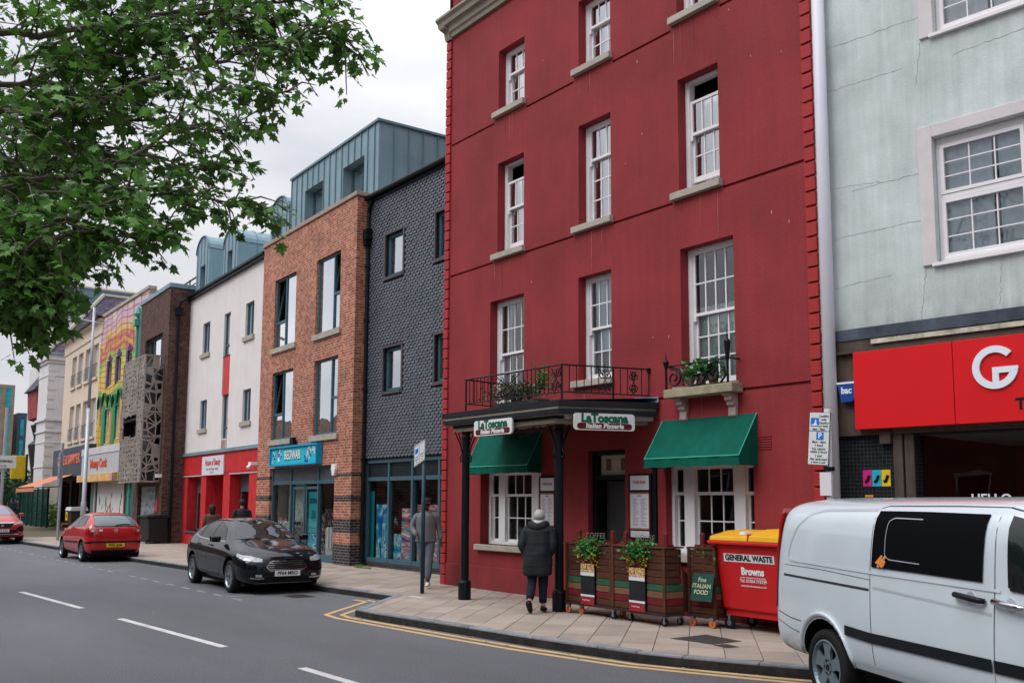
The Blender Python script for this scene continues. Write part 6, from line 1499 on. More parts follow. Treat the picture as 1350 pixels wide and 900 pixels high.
# ---- red small hatchback seen from behind
po = thing('small_hatchback_car', 'red three door hatchback with yellow rear plate parked at the kerb, seen from behind', 'car', (-30.65, 8.02, 0), 180)
PR = [ring(-0.66, .42, .56, .46, .58, .72, .56, .82, .50, .88, .90), ring(-0.60, .28, .74, .36, .56, .80, .72, .95, .66, 1.02, 1.05), ring(-0.46, .22, .80, .32, .58, .86, .76, 1.0, .64, 1.18, 1.22),
      ring(-0.18, .18, .815, .30, .58, .88, .77, 1.01, .60, 1.38, 1.42), ring(0.4, .18, .82, .30, .58, .87, .77, 1.0, .58, 1.41, 1.46), ring(1.0, .18, .82, .30, .56, .86, .77, .98, .58, 1.40, 1.465),
      ring(1.45, .18, .82, .30, .55, .85, .77, .97, .60, 1.32, 1.41), ring(1.95, .18, .82, .30, .54, .84, .77, .95, .66, 1.10, 1.17), ring(2.2, .18, .82, .30, .53, .82, .76, .93, .66, 1.0, 1.04),
      ring(2.7, .18, .81, .28, .50, .74, .70, .84, .54, .90, .93), ring(3.0, .20, .76, .28, .48, .66, .64, .75, .48, .80, .84), ring(3.18, .22, .64, .3, .46, .58, .52, .66, .42, .70, .72), ring(3.24, .28, .44, .33, .44, .52, .38, .58, .28, .61, .62)]
pr = paint('red car paint', (0.42, 0.008, 0.012))
c = Car(po, PR, pr, [(0, .30), (2.46, .30)], 0.295, 1.64)
m_polog = carglass('pale car glass', (0.10, 0.14, 0.15))
for sd in ('right', 'left'):
    c.patch('side_window', m_sg, sd, [(1.80, 1.0), (0.75, 1.01)], [(1.45, 1.26), (0.78, 1.37)]); c.patch('side_window', m_sg, sd, [(0.68, 1.01), (-0.08, 1.06)], [(0.71, 1.37), (0.02, 1.34)])
    c.strip('rub_strip', m_trim, sd, [(2.0, 0.55), (0.42, 0.57)], 0.055, 0.012, n=10)
    c.strip('door_seam', m_under, sd, [(1.95, 0.95), (1.93, 0.36), (0.62, 0.36), (0.66, 1.0)], 0.008)
    c.strip('bumper_strip', m_trim, sd, [(-0.36, 0.585), (-0.62, 0.58)], 0.05, 0.012)
c.patch('rear_window', m_polog, 'rear', [(-0.60, 1.06), (0.60, 1.06)], [(-0.50, 1.36), (0.50, 1.36)], 14, 8, 0.006)
c.strip('rear_window_seal', m_trim, 'rear', [(-0.61, 1.05), (0.61, 1.05), (0.51, 1.37), (-0.51, 1.37), (-0.61, 1.05)], 0.02, 0.008, n=8)
c.strip('rear_wiper', m_trim, 'rear', [(0.0, 1.065), (-0.25, 1.10), (-0.42, 1.09)], 0.03, 0.02)
for sg in (-1, 1):
    def Y(pts): return [(sg * a, b) for a, b in pts]
    c.patch('tail_light', m_tail, 'rear', Y([(0.52, 0.78), (0.74, 0.78)]), Y([(0.52, 0.92), (0.60, 1.04), (0.70, 1.05)]), 8, 5, 0.012)
    c.patch('reversing_light', m_head, 'rear', Y([(0.60, 0.89), (0.68, 0.89)]), Y([(0.60, 0.95), (0.68, 0.95)]), 4, 3, 0.018)
    c.patch('tail_light', m_tail, 'right' if sg < 0 else 'left', [(-0.56, 0.80), (-0.36, 0.80)], [(-0.54, 1.02), (-0.38, 1.0)], 6, 4, 0.010)
    c.patch('headlight', m_head, 'front', Y([(0.40, 0.60), (0.60, 0.60)]), Y([(0.40, 0.72), (0.60, 0.72)]), 6, 4, 0.008)
c.strip('bumper_strip', m_trim, 'rear', [(-0.72, 0.60), (0.72, 0.60)], 0.05, 0.014, n=14)
c.patch('bumper_valance', m_under, 'rear', [(-0.60, 0.24), (0.60, 0.24)], [(-0.66, 0.36), (0.66, 0.36)], 12, 3, 0.010)
c.strip('boot_seam', m_under, 'rear', [(-0.46, 1.0), (-0.44, 0.72), (0.44, 0.72), (0.46, 1.0)], 0.008, 0.006)
c.patch('windscreen', m_cg, 'front', [(-0.66, 1.05), (0.66, 1.05)], [(-0.52, 1.36), (0.52, 1.36)], 12, 8)
plate(c, -0.68, 0.50, 'PF52 JDM', False, 0, M('yellow plate', (0.62, 0.42, 0.02), 0.35, 0))
h = c.hit('rear', 0, 0.93); MB().lathe((0, 0, 0), [(0.055, -0.006), (0.055, 0.006)], 18).build('badge', m_chrome, po, loc=tuple(h[0] + Vector((-0.01, 0, 0)))).rotation_euler = (0, R_(80), 0)
h = c.hit('rear', 0.42, 0.94); B(-0.004, 0.004, -0.045, 0.045, -0.03, 0.03).build('sticker', m_whitep, po, loc=tuple(h[0] + Vector((-0.008, 0, 0))))
mirror(c, 1.72, 1.0, 0.79, pr)
MB().tube([(0.0, 0, 1.44), (-0.2, 0, 1.60)], 0.006, 5).build('aerial', m_trim, po)
for x in (0, 2.46):
    for sg in (-1, 1): wheel(po, x, sg * 0.81, 0.295, 0.18, sg, 0.20, 9)
B(-0.4, 2.9, -0.68, 0.68, 0.17, 0.4).build('underbody', m_under, po)

# ---- red suv cut by the left edge of the picture
su = thing('suv_car', 'red compact suv driving towards the camera, cut by the left edge', 'car', (-47.4, 7.28, 0), 0)
SR = [ring(-0.88, .48, .60, .5, .66, .84, .58, .95, .5, 1.0, 1.03), ring(-0.80, .36, .82, .42, .66, .92, .80, 1.08, .7, 1.16, 1.2), ring(-0.3, .28, .92, .38, .68, 1.0, .84, 1.14, .66, 1.50, 1.56),
      ring(0.6, .25, .92, .36, .66, 1.0, .84, 1.12, .64, 1.55, 1.62), ring(1.4, .25, .92, .36, .64, .98, .84, 1.10, .64, 1.52, 1.61), ring(2.1, .25, .92, .36, .62, .96, .82, 1.07, .70, 1.24, 1.32), ring(2.4, .25, .92, .36, .60, .94, .80, 1.04, .70, 1.12, 1.17),
      ring(3.0, .26, .91, .36, .58, .88, .78, .98, .60, 1.05, 1.08), ring(3.35, .28, .86, .36, .56, .80, .74, .90, .56, .96, 1.0), ring(3.50, .30, .76, .38, .54, .72, .64, .80, .5, .86, .89), ring(3.56, .34, .55, .4, .52, .66, .48, .72, .38, .76, .78)]
c = Car(su, SR, pr, [(0, .36), (2.64, .36)], 0.35, 1.84)
c.patch('windscreen', carglass('sky lit glass', (0.2, 0.2, 0.25)), 'front', [(-0.72, 1.19), (0.72, 1.19)], [(-0.58, 1.52), (0.58, 1.52)], 14, 8)
for sd in ('right', 'left'): c.patch('side_window', m_sg, sd, [(2.0, 1.14), (-0.1, 1.18)], [(1.6, 1.42), (0.0, 1.48)])
for sg in (-1, 1):
    def Y(pts): return [(sg * a, b) for a, b in pts]
    c.patch('headlight', m_head, 'front', Y([(0.46, 0.80), (0.80, 0.84)]), Y([(0.48, 0.88), (0.80, 0.94)]), 8, 4, 0.01)
    c.patch('fog_light_surround', m_trim, 'front', Y([(0.50, 0.56), (0.80, 0.52)]), Y([(0.58, 0.72), (0.80, 0.74)]), 6, 4, 0.008)
c.patch('grille', m_trim, 'front', [(-0.34, 0.68), (0.34, 0.68)], [(-0.44, 0.86), (0.44, 0.86)], 12, 5, 0.01)
c.strip('grille_surround', m_chrome, 'front', [(-0.34, 0.67), (0.34, 0.67), (0.45, 0.80), (0.44, 0.87), (-0.44, 0.87), (-0.45, 0.80), (-0.34, 0.67)], 0.018, 0.014)
c.patch('lower_intake', m_trim, 'front', [(-0.7, 0.38), (0.7, 0.38)], [(-0.5, 0.60), (0.5, 0.60)], 12, 4, 0.008)
c.strip('skid_plate', m_chrome, 'front', [(-0.62, 0.42), (0.62, 0.42)], 0.03, 0.016, n=12)
plate(c, 3.60, 0.56, 'CE19 KXU'); mirror(c, 1.95, 1.16, 0.86, pr)
B(3.56, 3.59, -0.06, 0.06, 0.72, 0.83).build('badge', m_chrome, su)
for x in (0, 2.64):
    for sg in (-1, 1): wheel(su, x, sg * 0.91, 0.35, 0.22, sg, 0.23, 10)
B(-0.5, 3.2, -0.75, 0.75, 0.25, 0.5).build('underbody', m_under, su)

# ---- silver van, rear half in view
va = thing('van', 'pale silver panel van with black side window and orange 46 sticker at the right edge', 'van', (-5.43 + 0.437 * 0.93, 7.76 + 0.8996 * 0.93, 0), -25.9)
def rx(k):
    return lambda z: k * (0.0 if z < 0.8 else (0.03 * (z - 0.8) / 0.4 if z < 1.2 else (0.03 + 0.12 * ((z - 1.2) / 0.6) ** 1.5 if z <= 1.801 else 0.15 + 0.9 * (z - 1.80))))
def vring(x, w=0.95, zb=0.34, wr=0.83, zr=1.80, zc=1.91, k=0, zs=0.42):
    return ring(x, zb, w, zs, 0.75, 1.20, w * 0.962, 1.58, wr + 0.035, zr + 0.03, zc, rx(k))
VR = [vring(-0.965, 0.70, 0.46, 0.60, 1.74, 1.78, 1, 0.50), vring(-0.960, 0.90, 0.40, 0.79, 1.79, 1.86, 1, 0.46), vring(-0.945, 0.925, 0.38, 0.81, 1.795, 1.885, 1, 0.44), vring(-0.89, 0.942, 0.37, 0.82, 1.80, 1.90, 0.95, 0.42), vring(-0.78, 0.948, k=0.8), vring(-0.5, 0.95, k=0.3, zc=1.905), vring(0.1, 0.95), vring(0.9), vring(1.7), vring(2.3), vring(2.7, zr=1.78, zc=1.89)]
VR += [ring(3.0, .34, .95, .42, .75, 1.12, .93, 1.24, .76, 1.66, 1.80), ring(3.35, .34, .94, .42, .72, 1.08, .90, 1.20, .74, 1.38, 1.46), ring(3.6, .34, .93, .42, .70, 1.0, .86, 1.1, .70, 1.16, 1.22), ring(3.9, .34, .90, .42, .66, .9, .78, .98, .6, 1.04, 1.08), ring(4.02, .38, .78, .44, .6, .78, .62, .84, .5, .88, .92), ring(4.06, .42, .6, .46, .58, .7, .5, .76, .4, .8, .82)]
m_vang = carglass('black tinted van glass', (0.006, 0.007, 0.008)); m_vang.node_tree.nodes['Principled BSDF'].inputs['Specular IOR Level'].default_value = 0.0; m_vang.node_tree.nodes['Principled BSDF'].inputs['IOR'].default_value = 1.12
ps_ = paint('silver van paint', (0.56, 0.63, 0.675), 0.0, 0.22)
c = Car(va, VR, ps_, [(0, .345), (3.2, .345)], 0.345, 1.9, 0.075)
m_seamd = M('panel gap', (0.03, 0.035, 0.04), 0.7, 0, bump=0)
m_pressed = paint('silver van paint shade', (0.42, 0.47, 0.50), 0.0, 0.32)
for sd in ('right', 'left'):
    c.patch('side_window', m_vang, sd, [(0.83, 1.31), (1.5, 1.305), (2.22, 1.295)], [(0.86, 1.775), (1.5, 1.775), (2.24, 1.765)], 20, 8, 0.010)
    c.patch('front_side_window', m_cg, sd, [(2.48, 1.28), (3.25, 1.25)], [(2.46, 1.76), (2.90, 1.68)], 8, 6, 0.010)
    c.strip('window_seal', m_trim, sd, [(2.50, 1.275), (3.3, 1.245)], 0.03, 0.012)
    c.strip('door_gap', m_seamd, sd, [(0.81, 0.44), (0.80, 0.9), (0.80, 1.28), (0.83, 1.82), (1.8, 1.825), (2.34, 1.82), (2.34, 1.27), (2.32, 0.9), (2.30, 0.44), (0.81, 0.44)], 0.008, 0.002, n=8)
    c.strip('door_gap', m_seamd, sd, [(2.34, 1.82), (3.0, 1.72), (3.35, 1.27), (3.36, 0.9)], 0.008, 0.002, n=8)
    c.strip('body_moulding', m_trim, sd, [(0.40, 0.735), (0.8, 0.72), (2.3, 0.735)], 0.085, 0.014, n=16); c.strip('body_moulding', m_trim, sd, [(2.32, 0.735), (2.75, 0.74)], 0.085, 0.014, n=8)
    c.strip('door_rail', m_seamd, sd, [(-0.74, 1.135), (0.78, 1.115)], 0.022, 0.002, n=12)
    c.strip('panel_crease', m_seamd, sd, [(-0.72, 1.235), (0.0, 1.23), (0.80, 1.20)], 0.005, 0.002, n=8)
    # pressed quarter panel outline and waist crease
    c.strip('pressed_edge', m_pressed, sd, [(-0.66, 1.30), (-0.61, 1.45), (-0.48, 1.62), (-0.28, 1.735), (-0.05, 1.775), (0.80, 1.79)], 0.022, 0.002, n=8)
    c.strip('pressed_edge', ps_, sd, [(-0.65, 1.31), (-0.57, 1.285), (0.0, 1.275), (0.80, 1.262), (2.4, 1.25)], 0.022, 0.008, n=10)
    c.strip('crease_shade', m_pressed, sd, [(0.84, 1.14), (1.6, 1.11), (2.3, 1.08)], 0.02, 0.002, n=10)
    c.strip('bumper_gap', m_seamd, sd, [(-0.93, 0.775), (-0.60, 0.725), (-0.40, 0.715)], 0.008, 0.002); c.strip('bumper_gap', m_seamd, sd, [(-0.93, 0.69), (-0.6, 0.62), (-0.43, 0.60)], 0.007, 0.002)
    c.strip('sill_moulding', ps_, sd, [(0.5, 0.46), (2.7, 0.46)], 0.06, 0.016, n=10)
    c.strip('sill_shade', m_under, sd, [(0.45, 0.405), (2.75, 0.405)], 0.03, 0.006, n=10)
    sgn = -1 if sd == 'right' else 1
    # wheel arch lips
    for wx in (0, 3.2):
        pts = []
        for q in range(21):
            a = R_(-14 + 208 * q / 20); xx, zz = wx + 0.455 * math.cos(a), 0.365 + 0.455 * math.sin(a)
            if zz < 0.40: continue
            h = c.hit(sd, xx, zz)
            if h: pts.append(h[0] + Vector((0, sgn * 0.004, 0)))
        if len(pts) > 4: MB().tube(pts, 0.032, 6, flat=0.55).build('arch_lip', ps_, va, smooth=True)
    for hx, hz, nm in ((2.09, 1.175, 0), (2.50, 1.165, 1)):
        h = c.hit(sd, hx, hz)
        MB().lathe((0, 0, 0), [(0.055, -0.004), (0.05, 0.004), (0.0, 0.0)], 16).build('handle_recess', m_pressed, va, loc=tuple(h[0])).rotation_euler = (R_(90), 0, 0)
        p0 = h[0]; MB().tube([p0 + Vector((-0.155, sgn * 0.012, 0.012)), p0 + Vector((-0.13, sgn * 0.04, 0.014)), p0 + Vector((0.13, sgn * 0.045, -0.004)), p0 + Vector((0.16, sgn * 0.012, -0.008))], [0.02, 0.022, 0.022, 0.018], 8).build('door_handle', m_trim if nm == 0 else m_chrome, va, smooth=True)
    c.patch('tail_light', m_tail, sd, [(-0.945, 0.80), (-0.93, 1.3), (-0.855, 1.72)], [(-0.885, 0.80), (-0.86, 1.3), (-0.775, 1.74)], 16, 3, 0.010)
    # sliding pane frame
    q = c.strip('sliding_pane_seal', M('grey seal', (0.30, 0.32, 0.34), 0.4, 0, bump=0), sd, [(1.50, 1.715), (1.12, 1.72), (1.05, 1.69), (1.03, 1.55), (1.03, 1.42), (1.08, 1.385), (1.50, 1.375)], 0.009, 0.014, n=5)
for sg in (-1, 1):
    rg = []
    for z, xx, yo, wd in ((0.80, -0.965, 0.90, 0.03), (1.0, -0.975, 0.90, 0.045), (1.3, -0.965, 0.895, 0.055), (1.6, -0.93, 0.875, 0.055), (1.74, -0.895, 0.855, 0.05), (1.79, -0.87, 0.84, 0.03)): rg.append([(xx, sg * (yo - 0.12), z), (xx, sg * yo, z), (xx + wd, sg * (yo + 0.028), z), (xx + wd + 0.03, sg * (yo + 0.02), z), (xx + wd + 0.03, sg * (yo - 0.12), z)])
    MB().loft(rg).build('tail_lamp_cluster', m_tail, va, smooth=False)
for sg in (-1, 1):
    c.patch('tail_light', m_tail, 'rear', [(sg * 0.70, 0.80), (sg * 0.92, 0.80)], [(sg * 0.62, 1.70), (sg * 0.82, 1.70)], 5, 14, 0.012)
h = c.hit('right', 0.925, 1.36)
t46 = text('46', 0.125, M('orange sticker ink', (0.75, 0.22, 0.02), 0.5, 0), va, tuple(h[0] + Vector((0.045, -0.02, 0.0))), (80, 0, 0), 0.001, 0.004, shear=0.3, sx=1.05)
text('46', 0.125, m_whitep, va, tuple(h[0] + Vector((0.045, -0.015, -0.001))), (80, 0, 0), 0.001, 0.008, shear=0.3, sx=0.95)
c.patch('windscreen', m_cg, 'front', [(-0.8, 1.24), (0.8, 1.24)], [(-0.66, 1.74), (0.66, 1.74)], 12, 8)
c.patch('rear_window', m_cg, 'rear', [(-0.6, 1.25), (0.6, 1.25)], [(-0.55, 1.66), (0.55, 1.66)], 10, 6)
plate(c, -0.985, 0.92, 'CP58 LWN', False, 0, MATS['yellow plate'])
for x in (0, 3.2):
    for sg in (-1, 1): wheel(va, x, sg * 0.925, 0.345, 0.23, sg, 0.250, 5, style='star', mat=M('dull silver alloy', (0.20, 0.26, 0.30), 0.4, 0.08, 3, 0.02, metal=0.5))
B(-0.6, 3.8, -0.75, 0.75, 0.3, 0.6).build('underbody', m_under, va)
mirror(c, 3.1, 1.25, 0.95, m_trim)
# ================================================================ entrance canopy, balconies, awnings and signs on the hotel
m_cgut = M('dark canopy paint', (0.010, 0.015, 0.020), 0.5, 0.2, 4, 0.08, spec=0.2)
m_ccream = M('grimy cream timber', (0.30, 0.26, 0.21), 0.8, 0.2, 3, 0.1, dirt=0.4)
m_sof = M('dirty canopy lining', (0.30, 0.25, 0.20), 0.9, 0.25, 2, 0.1, dirt=0.3)
FLc, FRc, BRc, BLc = Vector((-14.62, 9.51)), Vector((-11.31, 9.51)), Vector((-10.72, 11.10)), Vector((-14.95, 11.10))
cano = thing('entrance_canopy', 'black and cream flat canopy on two iron posts over the hotel door', 'canopy', (-14.62, 9.51, 0.12))
CO = Vector((-14.62, 9.51, 0.12))
def L3(p, z): return (p.x - CO.x, p.y - CO.y, z - CO.z)
def band(z0, z1, inset, name, mat, th=0.06):
    m_ = MB(); C = [BLc, FLc, FRc, BRc]; cen = (FLc + FRc + BRc + BLc) / 4
    def ins(p, d): return p + (cen - p).normalized() * d
    o = [ins(p, inset) for p in C]; i_ = [ins(p, inset + th) for p in C]
    o[0].y = o[3].y = i_[0].y = i_[3].y = 11.10
    for k in range(3): m_.add([L3(o[k], z0), L3(o[k + 1], z0), L3(o[k + 1], z1), L3(o[k], z1), L3(i_[k], z0), L3(i_[k + 1], z0), L3(i_[k + 1], z1), L3(i_[k], z1)], [(0, 1, 2, 3), (4, 7, 6, 5), (0, 4, 5, 1), (3, 2, 6, 7), (0, 3, 7, 4), (1, 5, 6, 2)])
    return m_.build(name, mat, cano)
band(3.335, 3.42, 0.0, 'gutter', m_cgut, 0.1); band(3.29, 3.332, 0.05, 'fascia', m_ccream); band(3.215, 3.288, 0.02, 'fascia', m_cgut, 0.12)
band(3.08, 3.14, 0.26, 'beam', m_ccream, 0.10); band(3.145, 3.213, 0.24, 'beam', m_cgut, 0.05)
MB().add([L3(p, 3.20) for p in (FLc, FRc, BRc, BLc)], [(0, 1, 2, 3)]).build('soffit', m_sof, cano)
m_ = MB(); c4 = [FLc, FRc, BRc, BLc]; rid = [Vector((-14.0, 10.5)), Vector((-11.5, 10.5))]
m_.add([L3(FLc, 3.42), L3(FRc, 3.42), L3(BRc, 3.50), L3(BLc, 3.50)], [(0, 1, 2, 3)]); m_.build('roof', M('lead roof', (0.10, 0.12, 0.14), 0.6, 0.2, 3, 0.2), cano)
m_ = MB(); m_.add([L3(BRc + Vector((-0.75, -0.22)), 3.43), L3(BRc + Vector((0.02, -0.02)), 3.43), L3(BRc + Vector((0.0, 0.0)), 3.52), L3(BRc + Vector((-0.5, 0)), 3.55)], [(0, 1, 2, 3)]); m_.build('slate_slip', M('blue slate slip', (0.10, 0.15, 0.20), 0.5, 0.4, 8, 0.2), cano)
for (px, py, nm) in ((-14.14, 9.72, 0), (-11.79, 9.92, 1)):
    m_ = MB(); o = (px - CO.x, py - CO.y, 0)
    m_.prism([(o[0] + 0.115 * math.cos(R_(45 * k + 22.5)), o[1] + 0.115 * math.sin(R_(45 * k + 22.5))) for k in range(8)], 'z', 0, 0.30)
    m_.lathe(o, [(0.115, 0.30), (0.10, 0.33), (0.072, 0.35), (0.068, 2.80), (0.085, 2.83), (0.085, 2.87), (0.065, 2.90), (0.10, 2.96)], 14)
    pst = m_.build('post', m_black, cano)
    for dx, dy in ((1, 0), (-1, 0), (0, 1), (0, -1)):
        pts = [(o[0] + dx * 0.07, o[1] + dy * 0.07, 2.45), (o[0] + dx * 0.11, o[1] + dy * 0.11, 2.42), (o[0] + dx * 0.12, o[1] + dy * 0.12, 2.50), (o[0] + dx * 0.08, o[1] + dy * 0.08, 2.58), (o[0] + dx * 0.12, o[1] + dy * 0.12, 2.72), (o[0] + dx * 0.24, o[1] + dy * 0.24, 2.95)]
        MB().tube(pts, 0.012, 6).build('scroll_bracket', m_black, pst)
# strip lights under the gutter and bunting
m_bulk = M('white bulkhead lamp', (0.50, 0.50, 0.54), 0.4, 0.05)
for x0, x1 in ((0.35, 0.75), (1.15, 1.5), (2.25, 2.95)): B(x0, x1, 0.12, 0.24, 3.02, 3.10).build('bulkhead_lamp', m_bulk, cano, bevel=0.02)
for t0, t1 in ((0.1, 0.16), (0.80, 0.98)):
    a = FRc.lerp(BRc, t0); b_ = FRc.lerp(BRc, t1); n_ = Vector((-(b_ - a).y, (b_ - a).x)).normalized()
    MB().loft([[L3(a + n_ * 0.12, 3.14), L3(a + n_ * 0.24, 3.14), L3(a + n_ * 0.24, 3.22), L3(a + n_ * 0.12, 3.22)], [L3(b_ + n_ * 0.12, 3.14), L3(b_ + n_ * 0.24, 3.14), L3(b_ + n_ * 0.24, 3.22), L3(b_ + n_ * 0.12, 3.22)]]).build('bulkhead_lamp', m_bulk, cano)
bun = MB()
for row, (ax, ay, bx, by) in enumerate(((0.4, 0.5, 3.1, 0.9), (0.3, 1.4, 3.4, 0.6), (0.9, 0.4, 3.6, 1.45))):
    prev = None
    for k in range(21):
        t = k / 20; p = Vector((ax + (bx - ax) * t, ay + (by - ay) * t, 3.03 - 0.10 * math.sin(math.pi * ((t * 3) % 1))))
        if prev is not None and k % 1 == 0: bun.add([tuple(prev), tuple(prev.lerp(p, 0.8)), tuple(prev.lerp(p, 0.4) - Vector((0, 0, 0.07)))], [(0, 1, 2)])
        prev = p
bun.build('bunting', M('dark bunting', (0.04, 0.035, 0.03)), cano)
# shop signs hung on the canopy
m_grn = M('green sign lettering', lin('#0c5a48')[:3], 0.5, 0.02); m_mar = M('maroon sign panel', lin('#5a0f18')[:3], 0.5, 0.05); m_wsg = M('white plastic sign', (0.66, 0.66, 0.65), 0.4, 0.03)
def rrect(x0, x1, z0, z1, r, n=5):
    P = []
    for cx_, cz_, a0 in ((x1 - r, z1 - r, 0), (x0 + r, z1 - r, 90), (x0 + r, z0 + r, 180), (x1 - r, z0 + r, 270)):
        for k in range(n + 1): a = R_(a0 + 90 * k / n); P.append((cx_ + r * math.cos(a), cz_ + r * math.sin(a)))
    return P
for (lx, ly, rz, W_, lab) in ((-13.58, 9.50, 0, 1.08, 'white and maroon pizzeria sign hanging left on the street side of the canopy'), (-11.19, 9.72, 70.3, 1.03, 'white and maroon pizzeria sign hanging right on the side of the canopy')):
    s_ = thing('restaurant_sign', lab, 'sign', (lx, ly, 2.955), rz, 'pizzeria signs on the canopy')
    MB().prism([(p[0], p[1]) for p in rrect(0, W_, 0, 0.265, 0.05)], 'y', 0.0, 0.035).build('sign_board', m_wsg, s_)
    MB().prism([(p[0], p[1]) for p in rrect(0.05, W_ - 0.05, 0.018, 0.112, 0.046)], 'y', -0.004, -0.0005).build('sign_panel', m_mar, s_)
    t2('LaToscana', 0.185, m_grn, s_, W_ / 2, -0.002, 0.185, bold=0.010, depth=0.002, sx=W_ * 0.98)
    t2('Italian Pizzeria', 0.098, m_wsg, s_, W_ / 2, -0.006, 0.065, bold=0.005, depth=0.002, sx=W_ * 1.04, shear=0.1, space=1.05)
# railing round the canopy roof
rl = thing('canopy_railing', 'black iron railing with scroll panels standing round the canopy roof', 'railing', (-13.95, 9.58, 3.5))
RO = Vector((-13.95, 9.58, 3.5))
c0, c1, c2, cl = Vector((-13.95, 9.58)), Vector((-11.40, 9.65)), Vector((-10.95, 11.12)), Vector((-14.1, 11.12))
def W3(p, z): return (p.x - RO.x, p.y - RO.y, z - RO.z)
def spiral(m_, c, r, turns, dirx, n=26, rad=0.009, start=0.0, hand=1):
    """flat spiral in the plane spanned by dirx and z"""
    pts = []
    for k in range(n):
        t = k / (n - 1); a = start + hand * turns * 2 * math.pi * t; q = r * (1 - 0.82 * t)
        pts.append((c[0] + dirx[0] * q * math.cos(a), c[1] + dirx[1] * q * math.cos(a), c[2] + q * math.sin(a)))
    m_.tube(pts, rad, 5); return pts[0]
def rail_run(a, b_, n, post_at, scrolls):
    m_ = MB().tube([W3(a, 3.99), W3(b_, 3.99)], 0.014, 6).tube([W3(a, 3.56), W3(b_, 3.56)], 0.011, 6); m_.build('rail', m_black, rl)
    d = (b_ - a).normalized(); L_ = (b_ - a).length
    for k in range(n + 1):
        p = a.lerp(b_, k / n); f = k / n
        if any(s0 < f < s1 for s0, s1 in scrolls): continue
        MB().tube([W3(p, 3.56), W3(p, 3.98)], 0.008 if k not in post_at else 0.016, 5).build('baluster', m_black, rl)
    for s0, s1 in scrolls:
        c_ = a.lerp(b_, (s0 + s1) / 2); w = L_ * (s1 - s0) / 2; m_ = MB()
        for sg in (-1, 1):
            q = c_ + d * sg * w * 0.5
            spiral(m_, W3(q, 3.86), 0.075, 1.4, (d.x, d.y), start=math.pi / 2, hand=sg); spiral(m_, W3(q, 3.66), 0.075, 1.4, (d.x, d.y), start=-math.pi / 2, hand=-sg)
            m_.tube([W3(c_ - d * sg * w * 0.9, 3.60), W3(c_, 3.78), W3(c_ + d * sg * w * 0.9, 3.95)], 0.008, 5)
        m_.build('scroll_panel', m_black, rl)
    for k in post_at: p = a.lerp(b_, k / n); MB().tube([W3(p, 3.42), W3(p, 4.0)], 0.016, 6).build('post', m_black, rl)
rail_run(c0, c1, 24, (0, 24), ((0.33, 0.60), (0.90, 0.995)))
rail_run(c1, c2, 12, (7,), ((0.42, 0.56), (0.78, 0.86)))
rail_run(cl, c0, 8, (0,), ())
MB().lathe(W3(c2, 3.97), [(0.03, -0.04), (0.035, 0.04)], 8).build('wall_fixing', m_black, rl)
# planting behind the railing
m_dpl = leaf_mat('dull green shrub leaf', '#4a5a38', 0.6, 0.15, 0.4); m_gpl = leaf_mat('bright green trailing leaf', '#3f7a3a', 0.5, 0.25, 0.4); m_ypl = leaf_mat('yellow green leaf', '#a9a83a', 0.5, 0.25, 0.25); m_purpl = leaf_mat('brown withered leaf', '#54463a', 0.7, 0.1, 0.3)
def foliage(parent, c, rx_, ry_, rz_, n, size, mat, name='foliage', seed=1, hang=0.0, kind=None):
    q_ = random.Random(seed); m_ = MB()
    for _ in range(n):
        v = Vector((q_.gauss(0, 0.45), q_.gauss(0, 0.45), q_.gauss(0, 0.45)))
        p = Vector((c[0] + v.x * rx_, c[1] + v.y * ry_, c[2] + v.z * rz_ - hang * abs(v.x)))
        d_ = Vector((q_.gauss(0, 1), q_.gauss(0, 1), q_.gauss(0.3 - hang, 0.8))).normalized(); s_ = d_.cross(Vector((q_.gauss(0, .5), q_.gauss(0, .5), 1))).normalized() * size * q_.uniform(0.25, 0.4); e_ = d_ * size * q_.uniform(0.6, 1.2)
        m_.add([tuple(p), tuple(p + e_ * 0.5 + s_), tuple(p + e_), tuple(p + e_ * 0.5 - s_)], [(0, 1, 2, 3)])
    return m_.build(name, mat, parent, kind=kind)
bx = thing('window_planter', 'straggly dull green shrub in a box behind the canopy railing', 'planter', (-13.2, 10.1, 3.46))
MB().box(-0.5, 0.8, -0.12, 0.12, 0, 0.10).build('trough', M('dark trough', (0.05, 0.045, 0.04)), bx)
foliage(bx, (0.1, 0, 0.27), 0.8, 0.25, 0.16, 900, 0.07, m_dpl, seed=3, kind='stuff'); foliage(bx, (0.15, -0.1, 0.25), 0.8, 0.25, 0.18, 350, 0.06, m_purpl, 'withered_foliage', seed=4, kind='stuff'); foliage(bx, (0.75, 0, 0.42), 0.12, 0.12, 0.22, 120, 0.08, m_gpl, seed=5)
# small stone balcony at the tall right window
bc = thing('stone_balcony', 'small stone balcony with black iron scrollwork under the tall right window', 'balcony', (-17.06 + 6.66, 11.14, 3.45))
B(0, 1.36, -0.26, 0, 0.0, 0.135).build('slab', M('mossy stone slab', (0.30, 0.27, 0.18), 0.85, 0.3, 4, 0.3, dirt=0.4), bc, bevel=0.012)
for x in (0.15, 1.12):
    MB().prism([(0, 0.0), (-0.20, 0.0), (-0.21, -0.03), (-0.15, -0.06), (-0.16, -0.10), (-0.11, -0.13), (-0.10, -0.18), (-0.06, -0.2), (-0.07, -0.33), (-0.04, -0.36), (0, -0.36)], 'x', x, x + 0.14).build('console_bracket', m_band if False else M('pale red washed stone', (0.33, 0.25, 0.23), 0.8, 0.2), bc, bevel=0.008)
m_ = MB().tube([(0.03, -0.22, 0.50), (1.28, -0.22, 0.50), (1.30, 0, 0.50)], 0.013, 6).tube([(0.03, -0.22, 0.50), (0.03, 0, 0.50)], 0.013, 6); m_.build('rail', m_black, bc)
